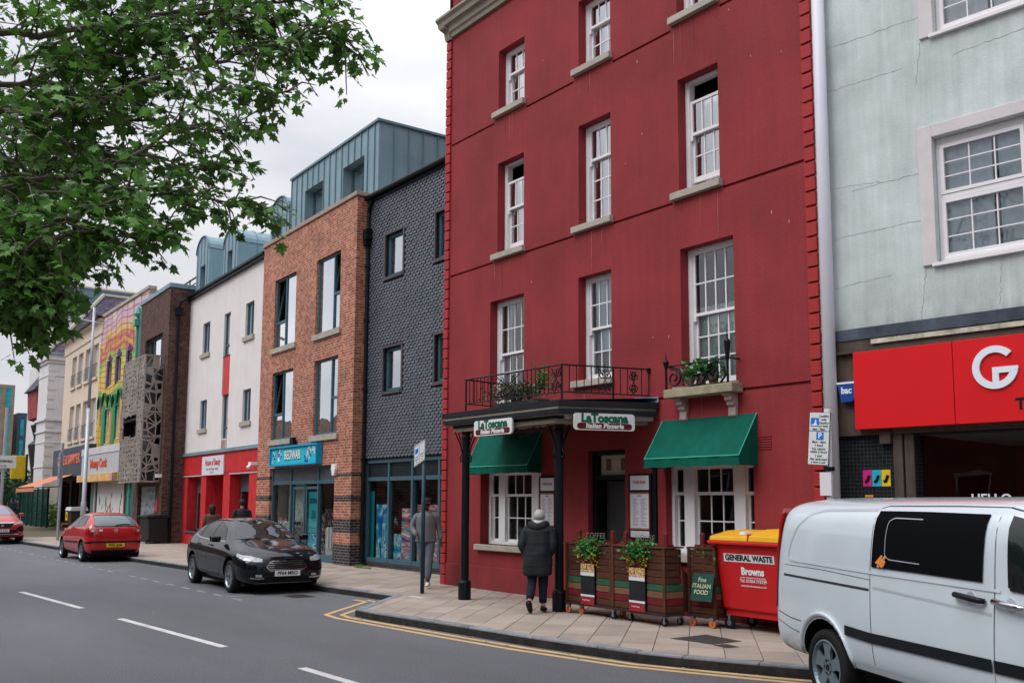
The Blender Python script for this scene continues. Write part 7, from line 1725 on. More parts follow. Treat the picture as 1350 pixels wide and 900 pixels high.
for x, z in ((0.03, 0.62), (1.26, 0.80)): MB().tube([(x, -0.22, 0.135), (x, -0.22, 0.46)], 0.02, 6).lathe((x, -0.22, 0), [(0.022, 0.46), (0.03, 0.50), (0.05, z - 0.05), (0.03, z - 0.02), (0.012, z + 0.0), (0.004, z + 0.12)], 8).build('finial_post', m_black, bc)
m_ = MB(); r_ = 0.016
def arcs(pts, rad=0.016): m_.tube(pts, rad, 6)
spiral(m_, (0.20, -0.22, 0.30), 0.155, 1.6, (1, 0), rad=0.016, start=math.pi * 0.6, hand=-1)
spiral(m_, (0.98, -0.22, 0.31), 0.165, 1.7, (1, 0), rad=0.018, start=math.pi * 0.3, hand=1)
m_.tube([(0.12, -0.22, 0.45), (0.30, -0.22, 0.44), (0.42, -0.22, 0.26), (0.56, -0.22, 0.15), (0.66, -0.22, 0.17), (0.70, -0.22, 0.27), (0.63, -0.22, 0.33), (0.57, -0.22, 0.29)], 0.016, 6)
m_.tube([(0.62, -0.22, 0.14), (0.76, -0.22, 0.17), (0.86, -0.22, 0.32), (0.96, -0.22, 0.46), (1.08, -0.22, 0.48), (1.18, -0.22, 0.38), (1.22, -0.22, 0.25), (1.12, -0.22, 0.15)], 0.018, 6)
m_.build('scroll_panel', m_black, bc)
for i, (x, lab) in enumerate(((0.42, 'brown plant pot left on the stone balcony'), (0.66, 'brown plant pot in the middle of the stone balcony'), (0.90, 'brown plant pot right on the stone balcony'))):
    p = thing('plant_pot', lab, 'plant pot', (-10.40 + x, 11.02, 3.587), 0, 'plant pots on the stone balcony')
    MB().lathe((0, 0, 0), [(0.06, 0), (0.085, 0.14), (0.09, 0.16)], 12).build('pot', M('brown terracotta', (0.20, 0.12, 0.09), 0.8, 0.2, 6), p); foliage(p, (0, 0, 0.25), 0.14, 0.1, 0.16, 70, 0.12, m_gpl, seed=20 + i)
# green awnings
m_awn = M('dark green awning cloth', lin('#085043')[:3], 0.8, 0.18, 1.2, 0.3, 9, streak=0.14, spec=0.1)
def awning(x0, x1, lab, proj=0.42):
    a = thing('window_awning', lab, 'awning', (-17.06 + x0, 11.13, 2.37), 0, 'green awnings of the hotel')
    W_ = x1 - x0; zt, zb, zv = 0.76, 0.14, 0.0; n = 14
    m_ = MB()
    for i in range(n):
        for j in range(5):
            def P(ii, jj):
                t = jj / 5; sag = 0.02 * math.sin(math.pi * t) * (0.6 + 0.4 * math.sin(ii * 1.7)); return (W_ * ii / n, -proj * t, zt + (zb - zt) * t - sag)
            m_.quad(P(i, j), P(i + 1, j), P(i + 1, j + 1), P(i, j + 1))
    m_.build('cloth', m_awn, a, smooth=True)
    v = MB()
    for i in range(n * 2):
        y0 = -proj - 0.008 * math.sin(i * 1.1); y1 = -proj - 0.008 * math.sin((i + 1) * 1.1)
        v.quad((W_ * i / (2 * n), y0, zb), (W_ * (i + 1) / (2 * n), y1, zb), (W_ * (i + 1) / (2 * n), y1 - 0.01, zv + 0.006 * math.sin(i * 0.9)), (W_ * i / (2 * n), y0 - 0.01, zv + 0.006 * math.sin((i - 1) * 0.9)))
    v.build('valance', m_awn, a, smooth=True)
    for x in (0.0, W_): MB().add([(x, 0, zt), (x, -proj, zb), (x, -proj, zv), (x, 0, zv)], [(0, 1, 2, 3)]).build('side_cloth', m_awn, a)
    MB().tube([(0, -proj, zb), (W_, -proj, zb)], 0.012, 6).tube([(0.0, 0, zt), (0.0, -proj, zb)], 0.008, 5).tube([(W_, 0, zt), (W_, -proj, zb)], 0.008, 5).build('awning_frame', M('pale green seam', lin('#2f9a80')[:3], 0.6), a)
    return a
awning(1.36, 3.33, 'green cloth awning over the left ground floor window beside the canopy', 0.34)
awning(6.40, 8.26, 'green cloth awning over the right ground floor window')
# menu boards by the door
m_paper = M('white menu paper', (0.62, 0.62, 0.66), 0.5, 0.03); m_orw = M('orange wood strip', (0.35, 0.12, 0.04), 0.5)
def menu(x, W_, lab):
    m_ = thing('menu_board', lab, 'menu board', (-17.06 + x, 11.14, 0), 0, 'menu boards beside the door')
    B(-0.05, W_ + 0.05, -0.05, -0.0, 1.25, 2.30).build('board', m_black, m_)
    a = B(0, W_, -0.058, -0.05, 2.04, 2.27).build('paper', m_paper, m_); t2('TOSCANA', 0.062, m_redink, a, W_ / 2, -0.059, 2.16, bold=0.002, depth=0.001)
    B(0, W_, -0.066, -0.05, 1.98, 2.0).build('frame_strip', m_orw, m_); B(0, W_, -0.066, -0.05, 1.40, 1.42).build('frame_strip', m_orw, m_)
    for xx in (-0.012, W_): B(xx, xx + 0.012, -0.066, -0.05, 1.42, 1.98).build('frame_strip', m_orw, m_)
    b_ = B(0, W_, -0.058, -0.05, 1.425, 1.975).build('paper', m_paper, m_); t2('MENU', 0.035, m_redink, b_, W_ / 2, -0.059, 1.94, depth=0.001)
    q = MB(); rr_ = random.Random(5)
    for col in (0.12, 0.56):
        for k in range(19): q.box(W_ * col, W_ * (col + rr_.uniform(0.18, 0.34)), -0.0595, -0.058, 1.46 + k * 0.024, 1.467 + k * 0.024)
    q.build('menu_print', M('grey print', (0.2, 0.2, 0.22)), b_)
    B(0, W_, -0.058, -0.05, 1.28, 1.38).build('paper', m_paper, m_)
menu(3.36, 0.38, 'white menu board left of the door behind the old man'); menu(5.70, 0.42, 'white menu board right of the dark doorway')
B(6.18, 6.26, -0.04, 0, 0.58, 2.4).build('downpipe', m_black, red)

# ================================================================ planter trolleys, bins, poles
m_pl = M('brown stained plank', (0.070, 0.026, 0.015), 0.6, 0.2, 2, 0.3, 30, rnd=0.18, stretch=(1, 4, 4)); m_plg = M('green painted plank', lin('#2a563e')[:3], 0.6, 0.15, 3); m_plt = M('tan painted plank', (0.17, 0.075, 0.045), 0.6, 0.15, 3); m_plr = M('maroon painted plank', (0.12, 0.012, 0.016), 0.6, 0.15, 3)
m_orange = M('orange castor wheel', (0.65, 0.13, 0.015), 0.5, 0.05); m_steel = M('dull steel', (0.35, 0.36, 0.38), 0.4, 0.1, metal=0.8)
m_chalk = M('chalkboard', (0.012, 0.015, 0.018), 0.7, 0.2, 2)
def castor(parent, x, y, mat, r=0.055):
    c_ = MB().box(x - 0.03, x + 0.03, y - 0.03, y + 0.03, 2 * r + 0.01, 2 * r + 0.03).prism([(x - 0.012, 2 * r + 0.02), (x + 0.03, 2 * r + 0.02), (x + 0.015, r), (x - 0.005, r)], 'y', y - 0.028, y - 0.024).prism([(x - 0.012, 2 * r + 0.02), (x + 0.03, 2 * r + 0.02), (x + 0.015, r), (x - 0.005, r)], 'y', y + 0.024, y + 0.028).build('castor', m_steel, parent)
    k = 16; MB().prism([(x + r * math.cos(2 * math.pi * i / k), r + r * math.sin(2 * math.pi * i / k)) for i in range(k)], 'y', y - 0.018, y + 0.018).build('castor_wheel', mat, c_, bevel=0.006)
    MB().prism([(x + r * 0.45 * math.cos(2 * math.pi * i / k), r + r * 0.45 * math.sin(2 * math.pi * i / k)) for i in range(k)], 'y', y - 0.021, y + 0.021).build('castor_hub', m_steel, c_)
rowm = [m_pl, m_plr, m_plt, m_plg, m_pl, m_pl, m_pl, m_pl, m_pl]
def trolley(loc, rz, W_, lab, wheels, scr, seed, board=True, wing=False, green_sign=False):
    t = thing('planter_trolley', lab, 'planter', loc, rz, 'wheeled planter screens in front of the hotel')
    D = 0.36; z0, zh = 0.185, 0.098; cx0, cx1 = W_ * 0.36, W_ * 0.66
    B(-0.02, W_ + 0.02, -0.02, D, 0.14, 0.18).build('base', M('dark brown base', (0.035, 0.018, 0.015), 0.7), t)
    for k in range(9):
        za, zb = z0 + k * zh, z0 + (k + 1) * zh - 0.008
        if board:
            for a, b_ in ((0.035, cx0 - 0.01), (cx1 + 0.01, W_ - 0.035)): B(a, b_, 0.0, 0.022, za, zb).build('plank', rowm[k], t, bevel=0.004, segs=1)
            if k == 8: pass
        else: B(0.035, W_ - 0.035, 0.0, 0.022, za, zb).build('plank', rowm[k], t, bevel=0.004, segs=1)
        for x in (0.0, W_ - 0.022): B(x, x + 0.022, 0.024, D if k < 4 else D * 0.8, za, zb).build('plank', rowm[k], t, bevel=0.004, segs=1)
        B(0.03, W_ - 0.03, D - 0.03, D - 0.01, za, zb).build('plank', m_pl, t)
    for x in (-0.012, W_ - 0.035): B(x, x + 0.047, -0.014, 0.0, z0, z0 + 9 * zh + 0.005).build('corner_strip', m_pl, t)
    B(-0.02, W_ + 0.02, -0.02, D, z0 + 9 * zh + 0.004, z0 + 9 * zh + 0.028).build('top_rail', m_pl, t)
    if board:
        B(cx0 - 0.03, cx1 + 0.03, -0.012, 0.3, 0.80, 0.925).build('flower_box', M('maroon flower box', (0.09, 0.010, 0.014), 0.6), t)
        bd_ = B(cx0, cx1, -0.03, -0.014, 0.165, 0.79).build('chalkboard', m_chalk, t)
        B(cx0, cx1, -0.0335, -0.031, 0.165, 0.285).build('poster_strip', M('red poster strip', (0.28, 0.012, 0.02), 0.5), bd_); B(cx0, cx1, -0.0335, -0.031, 0.288, 0.318).build('poster_strip', m_paper, bd_)
        B(cx0, cx1, -0.0335, -0.031, 0.655, 0.785).build('poster_strip', blot('food poster print', ['#c98a3a', '#e0b050', '#7a2a22', '#d8c8a8', '#3a3a30'], 9, 2), bd_); B(cx0, cx1, -0.0345, -0.0335, 0.60, 0.652).build('poster_strip', m_paper, bd_)
        MB().prism([(cx1 - 0.05 + 0.026 * math.cos(2 * math.pi * i / 16), 0.225 + 0.026 * math.sin(2 * math.pi * i / 16)) for i in range(16)], 'y', -0.036, -0.034).build('round_logo', m_plg, bd_)
        text('fresh food', 0.04, m_paper, bd_, ((cx0 + cx1) / 2 - 0.03, -0.035, 0.235), depth=0.0008)
        foliage(t, ((cx0 + cx1) / 2, 0.05, 1.02), 0.30, 0.16, 0.13, 700, 0.075, m_gpl, seed=seed, kind='stuff')
        foliage(t, (cx0 + 0.02, -0.03, 0.90), 0.12, 0.05, 0.16, 60, 0.05, m_ypl, 'yellow_foliage', seed=seed + 1); foliage(t, (cx1 - 0.02, -0.03, 0.88), 0.10, 0.05, 0.18, 60, 0.05, m_ypl, 'yellow_foliage', seed=seed + 2)
    if green_sign:
        g_ = MB().add([(-0.02, -0.10, 0.35), (0.34, -0.10, 0.35), (0.34, -0.02, 0.72), (-0.02, -0.02, 0.72)], [(0, 1, 2, 3)]).build('green_sign', M('dark green chalk sign', (0.012, 0.06, 0.045), 0.6), t)
        g_.location = (0.14, -0.03, 0.02); text('Fine\nITALIAN\nFOOD', 0.085, M('cream sign ink', (0.5, 0.5, 0.32), 0.6), g_, (0.16, -0.07, 0.55), (78, 0, 0), 0.001, 0.001)
        foliage(t, (0.34, 0.1, 1.0), 0.2, 0.15, 0.14, 200, 0.06, m_gpl, seed=seed)
    if wing: MB().prism([(0.36, 0.185), (0.70, 0.185), (0.70, 0.42), (0.36, 0.80)], 'x', W_ - 0.022, W_).build('wing_panel', m_pl, t)
    for x, y, m_c in wheels: castor(t, x, y, m_c)
    # red end blocks and clear screen with etched lettering
    for x in (0.10, W_ - 0.16):
        B(x, x + 0.07, 0.12, 0.18, 1.10, 1.29).build('screen_post', m_plr, t, bevel=0.02); B(x - 0.05, x + 0.12, 0.08, 0.22, 1.095, 1.125).build('post_foot', m_plr, t)
    gp_ = MB().quad((0.14, 0.15, 1.12), (W_ - 0.13, 0.15, 1.12), (W_ - 0.13, 0.15, 1.28), (0.14, 0.15, 1.28)).build('screen_glass', glass_mat('clear perspex', (0.92, 0.93, 0.93), 1.4, 1.0), t)
    text(scr, 0.12, M('etched lettering', (0.17, 0.14, 0.14), 0.6), gp_, (W_ / 2, 0.146, 1.20), depth=0.0008, space=1.1)
    return t
trolley((-11.62, 9.93, 0.124), 0, 1.03, 'brown wooden planter trolley with chalkboard beside the canopy post', ((0.05, 0.0, m_orange), (0.30, 0.05, m_orange), (0.95, 0.3, m_orange)), 'COFFEE', 31)
trolley((-10.56, 9.92, 0.124), -2, 1.10, 'brown wooden planter trolley with chalkboard and a sloping right wing, middle of three', ((-0.0, 0.02, m_trim), (0.28, 0.1, m_trim), (1.04, 0.05, m_trim), (1.06, 0.33, m_trim)), 'HOUSE', 41, wing=True)
trolley((-9.40, 10.30, 0.124), 4, 0.46, 'brown wooden planter trolley with a green food sign beside the red waste bin', ((0.05, 0.02, m_orange), (0.40, 0.0, m_orange)), '', 51, board=False, green_sign=True)
# white cord from the post to the first trolley
# red commercial bin
m_binr = M('red bin steel', (0.50, 0.008, 0.012), 0.45, 0.06, 2, 0.03, spec=0.4, dirt=0.04); m_biny = M('yellow bin lid', (0.60, 0.31, 0.015), 0.5, 0.10, 2, 0.03, dirt=0.1)
bn = thing('waste_bin', 'large red steel waste bin with yellow lids beside the van', 'waste bin', (-8.98, 10.36, 0.124), -1.5)
MB().add([(0.06, 0.10, 0.27), (1.24, 0.10, 0.27), (1.24, 0.62, 0.27), (0.06, 0.62, 0.27), (0, 0.0, 1.16), (1.30, 0.0, 1.16), (1.30, 0.70, 1.16), (0, 0.70, 1.16)], [(0, 3, 2, 1), (0, 1, 5, 4), (1, 2, 6, 5), (2, 3, 7, 6), (3, 0, 4, 7), (4, 5, 6, 7)]).build('body', m_binr, bn, bevel=0.03, segs=3)
MB().box(-0.07, 1.37, -0.07, 0.74, 1.15, 1.20).build('rim', m_binr, bn, bevel=0.015)
MB().prism([(-0.07, 1.20), (-0.05, 1.26), (0.30, 1.33), (0.74, 1.34), (0.74, 1.20)], 'x', -0.03, 0.64).build('lid', m_biny, bn, bevel=0.015); MB().prism([(-0.07, 1.20), (-0.05, 1.28), (0.30, 1.36), (0.74, 1.37), (0.74, 1.20)], 'x', 0.655, 1.36).build('lid', m_biny, bn, bevel=0.015)
MB().box(0.64, 0.655, -0.06, 0.7, 1.2, 1.30).build('lid_hinge', m_binr, bn); B(0.42, 0.52, 0.05, 0.2, 1.285, 1.325).build('sticker', m_whitep, bn)
def on_face(x, z): t = (z - 0.27) / 0.89; return (x, 0.10 * (1 - t) - 0.004, z)
tilt = math.degrees(math.atan2(0.10, 0.89))
lb = MB().add([on_face(0.16, 0.92), on_face(1.02, 0.92), on_face(1.02, 1.03), on_face(0.16, 1.03)], [(0, 1, 2, 3)]).build('label_strip', m_paper, bn)
def bt(s, size, x, z, mat, **k): p = on_face(x, z); return text(s, size, mat, bn, (p[0], p[1] - 0.003, p[2]), (90 + tilt, 0, 0), **k)
bt('GENERAL WASTE', 0.105, 0.59, 0.975, M('black label ink', (0.01, 0.01, 0.01)), bold=0.004, depth=0.001, sx=0.98)
bt('Browns', 0.135, 0.64, 0.80, m_whitep, bold=0.006, depth=0.001, sx=0.92); bt('waste management & recycling', 0.034, 0.64, 0.722, m_whitep, depth=0.001); bt('Tel. 01554 773729', 0.060, 0.64, 0.675, m_whitep, depth=0.001, bold=0.001); bt('www.brownswaste.co.uk', 0.042, 0.64, 0.61, m_whitep, depth=0.001)
for x in (0.14, 1.16):
    for y in (0.14, 0.6): castor(bn, x, y, m_trim, 0.085)
B(0.08, 1.22, 0.14, 0.6, 0.19, 0.27).build('chassis', m_binr, bn)
# black wheelie bin by the red shop
wb = thing('wheelie_bin', 'black plastic wheelie bin standing before the etched street gate', 'bin', (-39.9, 11.55, 0.124), -2)
m_bp = M('black bin plastic', (0.018, 0.018, 0.02), 0.55, 0.1)
MB().add([(0.1, 0.08, 0.05), (1.2, 0.08, 0.05), (1.2, 0.7, 0.05), (0.1, 0.7, 0.05), (0, 0, 1.02), (1.3, 0, 1.02), (1.3, 0.78, 1.02), (0, 0.78, 1.02)], [(0, 3, 2, 1), (0, 1, 5, 4), (1, 2, 6, 5), (2, 3, 7, 6), (3, 0, 4, 7), (4, 5, 6, 7)]).build('body', m_bp, wb, bevel=0.03)
MB().prism([(-0.06, 1.02), (-0.06, 1.08), (0.8, 1.16), (0.84, 1.02)], 'x', -0.06, 1.34).build('lid', m_bp, wb, bevel=0.02)
for x in (0.1, 1.1): MB().prism([(x + 0.1 * math.cos(2 * math.pi * i / 16), 0.1 + 0.1 * math.sin(2 * math.pi * i / 16)) for i in range(16)], 'y', 0.0, 0.05).build('wheel', m_tyre, wb)
# parking sign on its own dark post
m_post = M('dark teal post', (0.016, 0.045, 0.065), 0.45, 0.1); m_plate = M('white sign sheet', (0.60, 0.63, 0.63), 0.45, 0.04); m_pblue = M('sign blue', (0.01, 0.16, 0.55), 0.4, 0.02); m_pback = M('grey sign back', (0.35, 0.40, 0.43), 0.4, 0.05); m_ink = M('sign black', (0.02, 0.02, 0.02), 0.5, 0)
s1 = thing('parking_sign', 'parking sign on a dark round post in front of the slate building', 'sign', (-15.53, 9.71, 0.12), 0)
MB().tube([(0, 0, 0), (0, 0, 2.66)], 0.038, 12).build('post', m_post, s1, smooth=True)
p1 = MB().prism([(-0.20, 2.36), (0.06, 2.50), (0.06, 2.90), (-0.20, 2.77)], 'y', -0.052, -0.046).build('sign_plate', m_pback, s1); p1.rotation_euler = (0, 0, R_(20))
for xo, wd_, tx in ((-0.19, 0.115, ('Mon-Fri', '8am-6pm', '>')), (-0.065, 0.115, ('Llun-Gwe', '1 awr', '>'))):
    zo = 0.538 * (xo + 0.20)
    f_ = MB().prism([(xo, 2.38 + zo), (xo + wd_, 2.38 + zo + 0.062), (xo + wd_, 2.72 + zo + 0.062), (xo, 2.72 + zo)], 'y', -0.056, -0.053).build('sign_face', m_plate, p1)
    for k, s_ in enumerate(tx): text(s_, 0.026 if k < 2 else 0.06, m_ink, f_, (xo + wd_ / 2, -0.057, 2.55 + zo - 0.05 * k), (90, -28, 0), depth=0.0008, bold=0.0008)
    if xo < -0.1: MB().prism([(xo + 0.02, 2.60 + zo), (xo + 0.09, 2.635 + zo), (xo + 0.09, 2.72 + zo), (xo + 0.02, 2.69 + zo)], 'y', -0.059, -0.0565).build('blue_panel', m_pblue, f_)
# tall loading sign in front of the service pipe
s2 = thing('loading_sign', 'tall white loading and parking sign leaning on a slim grey post by the service pipe', 'sign', (-7.44, 10.80, 0.12), 0)
MB().tube([(0, 0.06, 0), (0, 0.06, 2.95)], 0.045, 12).build('post', M('pale grey post', (0.42, 0.43, 0.45), 0.4), s2, smooth=True)
MB().tube([(0, 0.06, 2.14), (0, 0.06, 2.19)], 0.07, 12).build('band', m_black, s2)
p2 = B(-0.15, 0.13, -0.012, 0.0, -0.34, 0.34).build('sign_plate', m_plate, s2); p2.location = (-0.07, -0.02, 2.56); p2.rotation_euler = (0, R_(4.5), R_(8))
MB().box(-0.155, 0.135, -0.011, -0.001, 0.335, 0.345).box(-0.155, 0.135, -0.014, -0.001, 0.095, 0.102).box(-0.155, 0.135, -0.011, -0.001, -0.345, -0.335).box(-0.158, -0.15, -0.0115, -0.001, -0.345, 0.345).box(0.13, 0.138, -0.0115, -0.001, -0.345, 0.345).build('sign_border', m_ink, p2)
B(-0.13, -0.02, -0.015, -0.0125, 0.16, 0.27).build('blue_panel', m_pblue, p2)
MB().prism([(-0.12, 0.17), (-0.03, 0.17), (-0.05, 0.19), (-0.055, 0.25), (-0.065, 0.25), (-0.085, 0.19), (-0.12, 0.18)], 'y', -0.0165, -0.0155).build('trolley_symbol', m_whitep, p2)
for s_, x, z, sz in (('Loading', 0.055, 0.295, 0.042), ('only', 0.055, 0.25, 0.042), ('Llwytho', 0.055, 0.205, 0.042), ('yn unig', 0.055, 0.165, 0.042), ('6am - 8am', -0.01, 0.122, 0.042), ('8am - 6pm', 0, -0.045, 0.045), ('1 hour', 0, -0.09, 0.045), ('No return', 0, -0.135, 0.045), ('within 2 hours', 0, -0.175, 0.040), ('1 awr', 0, -0.225, 0.045), ('Dim dychwelyd', 0, -0.27, 0.038), ('o fewn 2 awr', 0, -0.31, 0.038)):
    text(s_, sz, m_ink, p2, (x - 0.005, -0.0135, z), depth=0.0008, bold=0.0008)
B(-0.045, 0.055, -0.015, -0.0125, -0.015, 0.085).build('blue_panel', m_pblue, p2); text('P', 0.10, m_whitep, p2, (0.005, -0.0165, 0.035), depth=0.001, bold=0.003)
MB().box(-0.03, 0.03, 0.0, 0.01, 2.22, 2.30).build('green_tag', m_plg, s2)
B(-0.10, 0.07, -0.01, -0.004, 1.82, 2.12).build('notice', m_paper, s2)
# lamp post with outreach arm
m_galv = M('galvanised steel', (0.36, 0.38, 0.41), 0.4, 0.08, 2, 0.03, metal=0.4)
lp = thing('street_lamp', 'tall grey street lamp with a single arm beside the cream building', 'street lamp', (-41.2, 9.72, 0.12), 0)
MB().tube([(0, 0, 0), (0, 0, 1.6), (0, 0, 1.65), (0, 0, 5.4)], [0.11, 0.11, 0.085, 0.075], 12).tube([(0, 0, 5.4), (0, 0, 9.55)], [0.06, 0.05], 12).build('column', m_galv, lp, smooth=True)
MB().tube([(0, 0.1, 8.95), (-0.2, -1.5, 9.1)], 0.035, 8).tube([(0.1, 0.8, 8.88), (0, 0.1, 8.95)], 0.02, 6).build('arm', m_galv, lp)
MB().loft([[(-0.2 + 0.10 * math.cos(a) * k, -1.5 - o + 0.0 * k, 9.1 + 0.07 * math.sin(a) * k) for a in np.linspace(0, 2 * math.pi, 10, endpoint=False)] for o, k in ((0.0, 0.5), (0.15, 1.2), (0.5, 1.4), (0.75, 0.7))]).build('lamp_head', m_galv, lp, smooth=True)
# slim post with dark sign, litter bin
s3 = thing('street_post', 'slim grey post with a dark narrow sign by the black shop front', 'post', (-44.0, 9.42, 0.12), 0)
MB().tube([(0, 0, 0), (0, 0, 4.1)], 0.06, 10).build('post', m_galv, s3); B(-0.16, 0.16, -0.1, -0.06, 2.3, 3.7).build('sign_plate', M('dull blue sign', (0.16, 0.22, 0.27), 0.5, 0.4, 5), s3)
lb_ = thing('litter_bin', 'black and yellow litter bin on the pavement behind the red hatchback', 'litter bin', (-43.6, 9.75, 0.12), 0)
m_yb = M('yellow bin panel', (0.62, 0.44, 0.02), 0.5, 0.2, 4)
MB().box(-0.1, 0.75, -0.1, 0.5, 0.0, 1.25).build('body', m_bp, lb_, bevel=0.03); MB().prism([(-0.15, 1.25), (-0.1, 1.4), (0.5, 1.4), (0.55, 1.25)], 'x', -0.14, 0.79).build('hood', M('grey hood', (0.5, 0.5, 0.52), 0.5), lb_)
B(-0.12, 0.2, -0.13, -0.105, 0.85, 1.2).build('panel', m_yb, lb_); B(-0.12, 0.2, -0.13, -0.105, 0.1, 0.65).build('panel', blot('yellow poster panel', ['#d8b020', '#e0b820', '#3a8a3a', '#c03030', '#d8b020'], 4, 6), lb_); B(-0.02, 0.1, -0.135, -0.13, 0.95, 1.1).build('slot', m_black, lb_)
# yard fence, shrubs and yellow hoarding between the cream and white buildings
m_gf = M('dark green mesh fence', (0.010, 0.06, 0.05), 0.5, 0.1)
fn = thing('mesh_fence', 'dark green steel mesh fence closing the yard beside the cream building', 'fence', (-71.4, 13.0, 0.12), 0)
for k in range(6): B(k * 1.5, k * 1.5 + 0.12, -0.06, 0.06, 0, 2.4).build('fence_post', m_gf, fn)
for k in range(5):
    m_ = MB()
    for q in range(9): m_.box(k * 1.5 + 0.12 + q * 0.155, k * 1.5 + 0.14 + q * 0.155, -0.012, 0.012, 0.05, 2.35)
    for z in (0.1, 0.7, 1.3, 1.9, 2.3): m_.box(k * 1.5 + 0.12, k * 1.5 + 1.5, 0.012, 0.03, z, z + 0.03)
    m_.build('mesh_panel', m_gf, fn)
gt = thing('yard_gate', 'dark green mesh gate standing open beside the yard fence', 'gate', (-71.6, 12.9, 0.12), -68)
m_ = MB().box(0, 0.1, -0.05, 0.05, 0, 2.4).box(2.3, 2.4, -0.05, 0.05, 0, 2.4)
for q in range(15): m_.box(0.12 + q * 0.15, 0.145 + q * 0.15, -0.012, 0.012, 0.05, 2.35)
m_.build('gate_panel', m_gf, gt)
bs = thing('shrub_bed', 'green weeds and bushes growing behind the mesh fence', 'bush', (-68, 13.9, 0.1)); foliage(bs, (0.3, 0, 0.6), 3.4, 0.5, 0.7, 2600, 0.22, leaf_mat('yard bush leaf', '#4f6a34', 0.6, 0.2, 0.4), seed=77, kind='stuff')
hd = thing('yellow_hoarding', 'yellow hoarding board standing in the yard behind the green fence', 'hoarding', (-67.5, 15.2, 0.1)); B(0, 3.0, 0, 0.1, 0.6, 2.9).build('board', M('yellow hoarding', (0.62, 0.42, 0.02), 0.6, 0.1), hd); B(0, 0.1, -0.05, 0, 0, 2.9).build('frame', m_black, hd); B(1.4, 1.9, -0.03, 0, 0.9, 2.5).build('poster', M('dark poster', (0.1, 0.1, 0.05)), hd)
yb_ = thing('projecting_sign', 'square yellow box sign projecting from the corner of the white building', 'sign', (-73.0, 12.5, 3.2)); B(0, 0.25, -0.1, 0.8, 0, 1.6).build('sign_box', M('yellow box sign', (0.70, 0.46, 0.02), 0.45), yb_, bevel=0.03); B(-0.05, 0.3, 0.8, 0.9, -0.1, 1.7).build('bracket', m_black, yb_)
cs = thing('bus_stop_sign', 'white rectangular sign on a tall pale pole at the far left', 'sign', (-69.0, 11.3, 0.12))
MB().tube([(0, 0, 0), (0, 0, 7.6)], 0.10, 8).build('post', m_galv, cs); pl_ = B(0.12, 0.16, -0.75, 0.7, 3.7, 4.5).build('sign_plate', m_plate, cs); text('Cambrian', 0.26, m_ink, pl_, (0.17, -0.02, 4.15), (90, 0, 90), 0.002, 0.006); text('to let', 0.16, m_redink, pl_, (0.17, -0.02, 3.85), (90, 0, 90), 0.002, 0.004)
for k, (x, y, h) in enumerate(((-84, 13.3, 5), (-92, 14.6, 7), (-100, 15.6, 7))): 
    q = thing('lamp_column', ('nearest pale thin column beyond the white building', 'middle pale thin column beyond the white building', 'furthest pale thin column beyond the white building')[k], 'post', (x, y, 0.1), 0, 'columns at the end of the street'); MB().tube([(0, 0, 0), (0, 0, h)], 0.08, 6).build('column', m_galv, q)
ft = thing('far_tree', 'dark green tree at the far end of the street', 'tree', (-108, 18.0, 0.1)); MB().tube([(0, 0, 0), (0, 0, 3)], 0.25, 6).build('trunk', m_bark, ft); foliage(ft, (0, 0, 3.0), 3.6, 3.8, 2.2, 1800, 0.5, leaf_mat('far tree leaf', '#3a5230', 0.6, 0.2, 0.4), 'crown', seed=8, kind='stuff')
# pavement weeds by the walls
wd = MB(); q_ = random.Random(3)
for cx_, cy_, n_, s_ in ((-21.9, 12.0, 30, 0.1), (-22.3, 12.0, 40, 0.12), (-24.9, 12.05, 20, 0.08), (-42.3, 12.0, 60, 0.16), (-43, 12.1, 60, 0.16), (-10.35, 9.85, 8, 0.06), (-19.6, 12.2, 20, 0.07)):
    for _ in range(n_):
        p = Vector((cx_ + q_.gauss(0, 0.12), cy_ + q_.gauss(0, 0.03), 0.12)); d_ = Vector((q_.gauss(0, .5), q_.gauss(0, .5), 1)).normalized() * s_ * q_.uniform(0.5, 1.3); w_ = Vector((0.01, 0.004, 0)) * (s_ / 0.1)
        wd.add([tuple(p - w_), tuple(p + w_), tuple(p + d_)], [(0, 1, 2)])
wdo = wd.build('weed', leaf_mat('weed blade', '#5a7a34', 0.6, 0.2, 0.3)); tag(wdo, 'green weeds sprouting between the slabs and along the wall feet', 'weeds'); wdo['kind'] = 'stuff'
# ================================================================ people
def skin(name, nodes, edges, mat, parent, sub=2):
    """one continuous body grown over joints; nodes: (x,y,z,rx,ry)"""
    me = bpy.data.meshes.new(name); me.from_pydata([n[:3] for n in nodes], edges, []); me.update(); me.materials.append(mat)
    o = bpy.data.objects.new(name, me); COL.objects.link(o)
    md = o.modifiers.new('skin', 'SKIN'); md.use_smooth_shade = True; md.branch_smoothing = 0.5
    sv = me.skin_vertices[0].data
    for i, n in enumerate(nodes): sv[i].radius = (n[3], n[4] if len(n) > 4 else n[3]); sv[i].use_root = (i == 0)
    s2_ = o.modifiers.new('sub', 'SUBSURF'); s2_.levels = sub; s2_.render_levels = sub
    bpy.context.view_layer.update(); bake(o); o.data.materials.clear(); o.data.materials.append(mat); o.parent = parent
    for p in o.data.polygons: p.use_smooth = True
    return o
def ell(c, rx_, ry_, n=16, lean=0.0): return [(c[0] + rx_ * math.cos(2 * math.pi * k / n), c[1] + ry_ * math.sin(2 * math.pi * k / n), c[2] + lean * math.cos(2 * math.pi * k / n)) for k in range(n)]
def fold(o, amp, sc, seed=0):
    """irregular cloth folds pressed into a garment"""
    from mathutils import noise
    for v in o.data.vertices:
        n_ = noise.noise_vector(Vector((v.co.x * sc + seed, v.co.y * sc, v.co.z * sc * 0.7))) * amp; v.co += Vector((n_.x, n_.y, n_.z * 0.4))
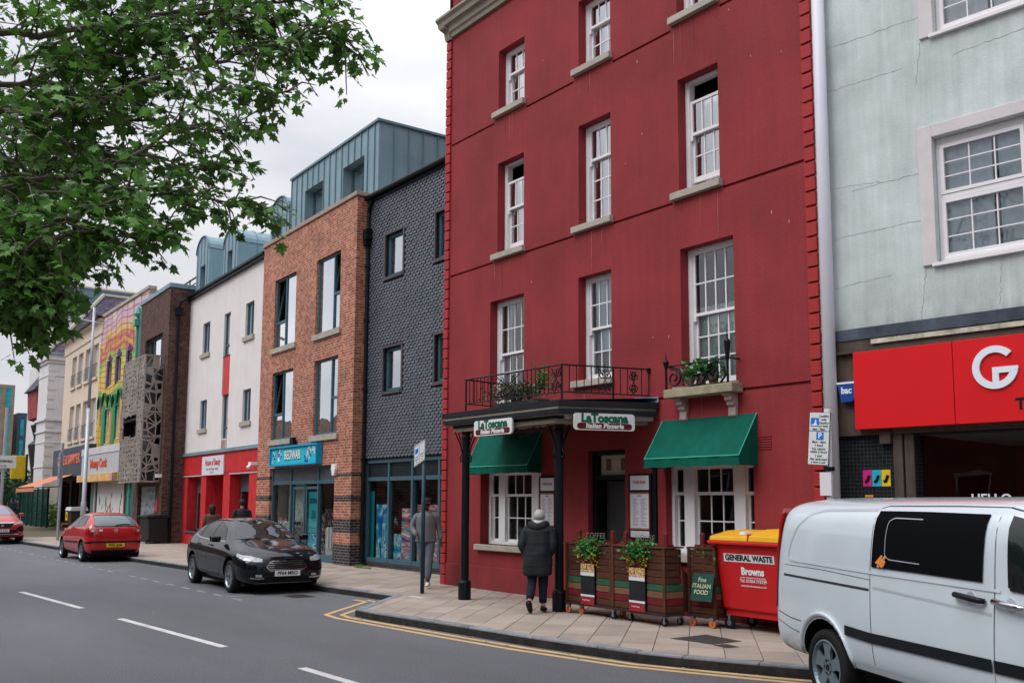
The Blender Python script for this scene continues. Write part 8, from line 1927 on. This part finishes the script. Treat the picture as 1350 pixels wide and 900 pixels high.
def person(label, loc, rz, P, skin_c, hair_c, top, legs_m, shoe_m, hem, coat_w=1.0, hair='short', group=None, hood=False, lowdetail=False, cap=None, collar=None, quilt=False):
    """P: joint dictionary; the figure faces +x"""
    t = thing('person', label, 'person', loc, rz, group)
    pe, ch, nk, hd = (Vector(P[k]) for k in ('pelvis', 'chest', 'neck', 'head'))
    N, E_ = [], []
    def add(p, r, r2=None, prev=None):
        N.append((p[0], p[1], p[2], r, r2 or r)); i = len(N) - 1
        if prev is not None: E_.append((prev, i))
        return i
    i0 = add(pe, 0.13, 0.10); i1 = add(pe.lerp(ch, 0.5), 0.12, 0.09, i0); i2 = add(ch, 0.13, 0.10, i1); i3 = add(nk, 0.055, 0.055, i2)
    i4 = add(hd + Vector((0.005, 0, -0.075)), 0.060, 0.065, i3); i5 = add(hd + Vector((0.0, 0, 0.0)), 0.078, 0.088, i4); i6 = add(hd + Vector((-0.01, 0, 0.07)), 0.060, 0.066, i5)
    f = Vector((math.cos(R_(P.get('look', 0))), math.sin(R_(P.get('look', 0))), 0))
    add(hd + f * 0.093 + Vector((0, 0, -0.022)), 0.014, 0.014, i5)
    for s_ in ('l', 'r'):
        sh, el, wr = (Vector(P[k + s_]) for k in ('sh', 'el', 'wr')); hp, kn, an, to = (Vector(P[k + s_]) for k in ('hip', 'kn', 'an', 'toe'))
        a = add(sh, 0.055, 0.055, i2); b_ = add(el, 0.042, 0.042, a); c_ = add(wr, 0.027, 0.024, b_)
        d_ = (wr - el).normalized(); palm = add(wr + d_ * 0.06, 0.034, 0.018, c_)
        if not lowdetail:
            sd = Vector((0, 0, 1)).cross(d_); sd = sd.normalized() if sd.length > 0.1 else Vector((1, 0, 0))
            cur = d_.cross(sd)
            for k in range(4):
                o_ = sd * (0.024 * (k - 1.5) / 1.5); q1 = add(wr + d_ * 0.095 + o_, 0.009, 0.009, palm); q2 = add(wr + d_ * (0.125 + 0.008 * (1 - abs(k - 1.5))) + o_ * 1.1 + cur * 0.012, 0.008, 0.008, q1); add(wr + d_ * 0.145 + o_ + cur * 0.032, 0.007, 0.007, q2)
            th_ = add(wr + d_ * 0.045 + sd * 0.036, 0.011, 0.011, palm); add(wr + d_ * 0.08 + sd * 0.048, 0.009, 0.009, th_)
        h_ = add(hp, 0.085, 0.085, i0); k_ = add(kn, 0.055, 0.055, h_); a_ = add(an, 0.036, 0.036, k_); add(to, 0.032, 0.028, a_)
    skin('body', N, E_, skin_c, t)
    for k, s_ in (('eye', 1), ('eye', -1)):
        sdv = Vector((-f.y, f.x, 0)); MB().lathe(tuple(hd + f * 0.078 + sdv * 0.032 * s_ + Vector((0, 0, 0.005))), [(0.002, -0.007), (0.009, 0), (0.002, 0.007)], 6).build('eye', m_black, t)
    # trousers
    for s_ in ('l', 'r'):
        hp, kn, an, to = (Vector(P[k + s_]) for k in ('hip', 'kn', 'an', 'toe')); m_ = MB()
        m_.tube([hp + Vector((0, 0, 0.08)), hp, hp.lerp(kn, 0.5), kn, kn.lerp(an, 0.5), an + (kn - an).normalized() * 0.05], [0.11, 0.112, 0.092, 0.076, 0.068, 0.066], 12)
        o = m_.build('trouser_leg', legs_m, t, smooth=True, subd=1); bake(o); fold(o, 0.012, 9, 3); o['label'] = None; del o['label']
        d_ = (to - an); d_.z = d_.z; L_ = d_.normalized(); sole = MB()
        m_ = MB().tube([an - L_ * 0.06 + Vector((0, 0, -0.01)), an + Vector((0, 0, -0.015)), an.lerp(to, 0.6) + Vector((0, 0, -0.005)), to, to + L_ * 0.05], [0.04, 0.052, 0.046, 0.040, 0.018], 10, flat=0.85)
        m_.build('shoe', shoe_m, t, smooth=True)
    # upper garment: body and sleeves
    w = coat_w; hx = pe.lerp(ch, 0.5)
    rings = [ell((pe.x, pe.y, hem), 0.165 * w, 0.215 * w), ell((pe.x, pe.y, hem + 0.05), 0.170 * w, 0.222 * w), ell((pe.x, pe.y, pe.z), 0.165 * w, 0.210 * w), ell((hx.x, hx.y, hx.z), 0.155 * w, 0.200 * w), ell((ch.x, ch.y, ch.z), 0.158 * w, 0.212 * w),
             ell((ch.x, ch.y, ch.z + 0.10), 0.142 * w, 0.205 * w), ell(tuple(ch.lerp(nk, 0.62)), 0.118 * w, 0.175 * w), ell(tuple(ch.lerp(nk, 0.86)), 0.085, 0.105), ell(tuple(nk), 0.066, 0.072)]
    if hem > pe.z + 0.02: rings = rings[:2] + rings[3:]
    o = MB().loft(rings).build('coat' if w > 1.05 else 'top', top, t, smooth=True, subd=2); bake(o); fold(o, 0.018 if w > 1.05 else 0.010, 8, 1)
    for s_ in ('l', 'r'):
        sh, el, wr = (Vector(P[k + s_]) for k in ('sh', 'el', 'wr')); end = wr if not P.get('short') else el.lerp(sh, 0.3)
        pts = [sh.lerp(ch, 0.35) + Vector((0, 0, 0.03)), sh, sh.lerp(el, 0.5), el, el.lerp(wr, 0.5), wr] if not P.get('short') else [sh.lerp(ch, 0.35), sh, sh.lerp(el, 0.7)]
        rd = [0.07 * w, 0.078 * w, 0.068 * w, 0.062 * w, 0.056 * w, 0.046 * w] if not P.get('short') else [0.07, 0.078, 0.068]
        o = MB().tube(pts, rd, 12).build('sleeve', top, t, smooth=True, subd=1); bake(o); fold(o, 0.012, 11, 5)
    # hair
    n_ = 14; hr = []
    if hair == 'long': prof = [(0.075, -0.20, -0.05), (0.095, -0.10, -0.045), (0.105, 0.0, -0.03), (0.100, 0.06, -0.018), (0.07, 0.105, -0.012), (0.01, 0.122, -0.01)]
    elif hair == 'bald': prof = [(0.088, -0.06, -0.028), (0.094, 0.0, -0.024), (0.088, 0.04, -0.022), (0.055, 0.082, -0.02), (0.01, 0.098, -0.02)]
    else: prof = [(0.078, -0.05, -0.035), (0.096, 0.0, -0.028), (0.098, 0.05, -0.016), (0.075, 0.092, -0.012), (0.01, 0.115, -0.01)]
    for r0, z, xo in prof: hr.append([(hd.x + f.x * xo + r0 * math.cos(2 * math.pi * k / n_), hd.y + f.y * xo + r0 * 0.92 * math.sin(2 * math.pi * k / n_), hd.z + z) for k in range(n_)])
    MB().loft(hr).build('hair', hair_c, t, smooth=True)
    if cap:
        MB().loft([[(hd.x + r0 * math.cos(2 * math.pi * k / n_), hd.y + r0 * math.sin(2 * math.pi * k / n_), hd.z + z) for k in range(n_)] for r0, z in ((0.105, 0.03), (0.108, 0.06), (0.09, 0.11), (0.02, 0.128))]).build('cap', cap, t, smooth=True)
        sdv = Vector((-f.y, f.x, 0)); c0_ = hd + f * 0.09 + Vector((0, 0, 0.035)); MB().add([tuple(c0_ - sdv * 0.08), tuple(c0_ + sdv * 0.08), tuple(c0_ + sdv * 0.055 + f * 0.085 - Vector((0, 0, 0.02))), tuple(c0_ - sdv * 0.055 + f * 0.085 - Vector((0, 0, 0.02)))], [(0, 1, 2, 3)]).build('cap_peak', cap, t)
    if hood:
        h0 = nk + Vector((-0.075, 0, 0.0)); m_ = MB()
        m_.tube([nk + Vector((0.07, 0.10, -0.03)), nk + Vector((-0.03, 0.145, 0.0)), nk + Vector((-0.12, 0.10, -0.04)), nk + Vector((-0.16, 0, -0.09)), nk + Vector((-0.12, -0.10, -0.04)), nk + Vector((-0.03, -0.145, 0.0)), nk + Vector((0.07, -0.10, -0.03))], [0.035, 0.055, 0.072, 0.085, 0.072, 0.055, 0.035], 10)
        m_.build('hood', top, t, smooth=True, subd=1)
    if collar: MB().lathe(tuple(nk + Vector((0, 0, 0.0))), [(0.085, -0.015), (0.080, 0.035), (0.07, 0.04)], 14).build('collar', collar, t)
    if quilt:
        for k in range(4):
            z = pe.z - 0.12 + k * 0.17; 
            c_ = pe.lerp(ch, max(0, min(1, (z - pe.z) / (ch.z - pe.z)))); MB().tube([(c_.x + 0.175 * w * math.cos(a), c_.y + 0.222 * w * math.sin(a), z) for a in np.linspace(0, 2 * math.pi, 25)], 0.004, 4).build('quilt_seam', m_black, t)
    return t
m_sk1 = M('light skin', (0.42, 0.24, 0.18), 0.6, 0.08, 8, 0); m_sk2 = M('dark skin', (0.07, 0.035, 0.022), 0.55, 0.08, 8, 0)
m_blackc = M('black padded cloth', (0.012, 0.015, 0.019), 0.75, 0.2, 5, 0.5, 30); m_navy = M('navy trousers', (0.006, 0.011, 0.024), 0.8, 0.15, 5, 0.3, 40); m_shoe = M('black shoe leather', (0.012, 0.010, 0.010), 0.45, 0.1)
m_grey = M('grey sweatshirt', (0.145, 0.15, 0.165), 0.85, 0.1, 5, 0.3, 40); m_greyt = M('grey tracksuit trousers', (0.11, 0.12, 0.145), 0.85, 0.12, 5, 0.3, 40); m_wsh = M('white trainer', (0.55, 0.52, 0.48), 0.6, 0.2, 12)
m_hw = M('thin grey hair', (0.40, 0.36, 0.33), 0.8, 0.2, 20); m_hd = M('black hair', (0.012, 0.010, 0.010), 0.6, 0.2, 20)
# old man in black padded coat, seen from behind, walking towards the wall
PA_ = dict(pelvis=(0, 0, 0.86), chest=(0.07, 0, 1.20), neck=(0.12, 0, 1.385), head=(0.17, 0, 1.50), look=0,
           shl=(0.08, 0.19, 1.29), ell=(-0.04, 0.26, 1.02), wrl=(0.06, 0.17, 0.86), shr=(0.08, -0.19, 1.29), elr=(-0.04, -0.26, 1.02), wrr=(0.06, -0.17, 0.86),
           hipl=(0, 0.09, 0.84), knl=(-0.02, 0.08, 0.46), anl=(-0.24, 0.09, 0.16), toel=(-0.13, 0.09, 0.045), hipr=(0, -0.09, 0.84), knr=(0.05, -0.08, 0.45), anr=(0.03, -0.085, 0.075), toer=(0.17, -0.09, 0.04))
person('old man with thin grey hair and long black padded coat seen from behind', (-11.84, 9.52, 0.124), 131, PA_, m_sk1, m_hw, m_blackc, m_navy, m_shoe, 0.56, 1.12, hair='bald', hood=True, collar=M('white shirt collar', (0.6, 0.6, 0.6)), quilt=True)
# man in grey tracksuit
PB_ = dict(pelvis=(0, 0, 0.95), chest=(0.02, 0, 1.33), neck=(0.03, 0, 1.52), head=(0.05, 0, 1.66), look=15,
           shl=(0.02, 0.19, 1.43), ell=(-0.06, 0.26, 1.17), wrl=(0.02, 0.30, 0.93), shr=(0.02, -0.19, 1.43), elr=(-0.02, -0.29, 1.18), wrr=(0.20, -0.17, 1.03),
           hipl=(0, 0.09, 0.93), knl=(0.16, 0.08, 0.52), anl=(0.20, 0.07, 0.10), toel=(0.35, 0.07, 0.07), hipr=(0, -0.09, 0.93), knr=(-0.03, -0.07, 0.50), anr=(-0.30, -0.06, 0.17), toer=(-0.19, -0.06, 0.05))
person('man in grey tracksuit and dark cap walking past behind the sign post', (-16.55, 10.42, 0.124), -38, PB_, m_sk2, m_hd, m_grey, m_greyt, m_wsh, 0.88, 1.0, cap=M('dark cap', (0.03, 0.022, 0.025)))
PC_ = dict(pelvis=(0, 0, 0.92), chest=(0.0, 0, 1.30), neck=(0.0, 0, 1.49), head=(0.02, 0, 1.63), look=0, shl=(0, 0.2, 1.40), ell=(-0.03, 0.25, 1.12), wrl=(0.08, 0.24, 0.90), shr=(0, -0.2, 1.40), elr=(-0.03, -0.25, 1.12), wrr=(0.08, -0.24, 0.90),
           hipl=(0, 0.09, 0.9), knl=(0.08, 0.09, 0.5), anl=(0.10, 0.09, 0.09), toel=(0.25, 0.09, 0.05), hipr=(0, -0.09, 0.9), knr=(-0.02, -0.09, 0.48), anr=(-0.18, -0.09, 0.13), toer=(-0.06, -0.09, 0.05))
person('dark haired man in black top walking behind the black hatchback', (-27.5, 10.9, 0.124), 165, PC_, m_sk1, m_hd, m_blackc, m_navy, m_shoe, 0.84, 1.0)
PD_ = {k: (tuple(c_ * 0.9 for c_ in v) if isinstance(v, tuple) else v) for k, v in PC_.items()}
person('long dark haired woman walking beside the man behind the black hatchback', (-27.9, 10.15, 0.124), 170, PD_, m_sk1, m_hd, M('brown jacket', (0.09, 0.05, 0.035), 0.8), m_navy, m_shoe, 0.74, 1.0, hair='long')
for k, (x, y, c_) in enumerate(((-97, 17.0, m_blackc), (-99, 17.6, M('maroon jacket', (0.2, 0.03, 0.04))), (-96, 17.9, m_blackc), (-101, 18.6, M('pale pink top', (0.5, 0.35, 0.33))), (-95, 16.4, m_navy))):
    person(('far pedestrian in black, left of the group', 'far pedestrian in a maroon jacket', 'far pedestrian in black, right of the group', 'far pedestrian in a pale pink top', 'far pedestrian in navy, nearest of the group')[k], (x, y, 0.12), 20 + 60 * k, PC_, m_sk1, m_hd, c_, m_navy, m_shoe, 0.84, 1.0, group='pedestrians at the far end of the street', lowdetail=True)
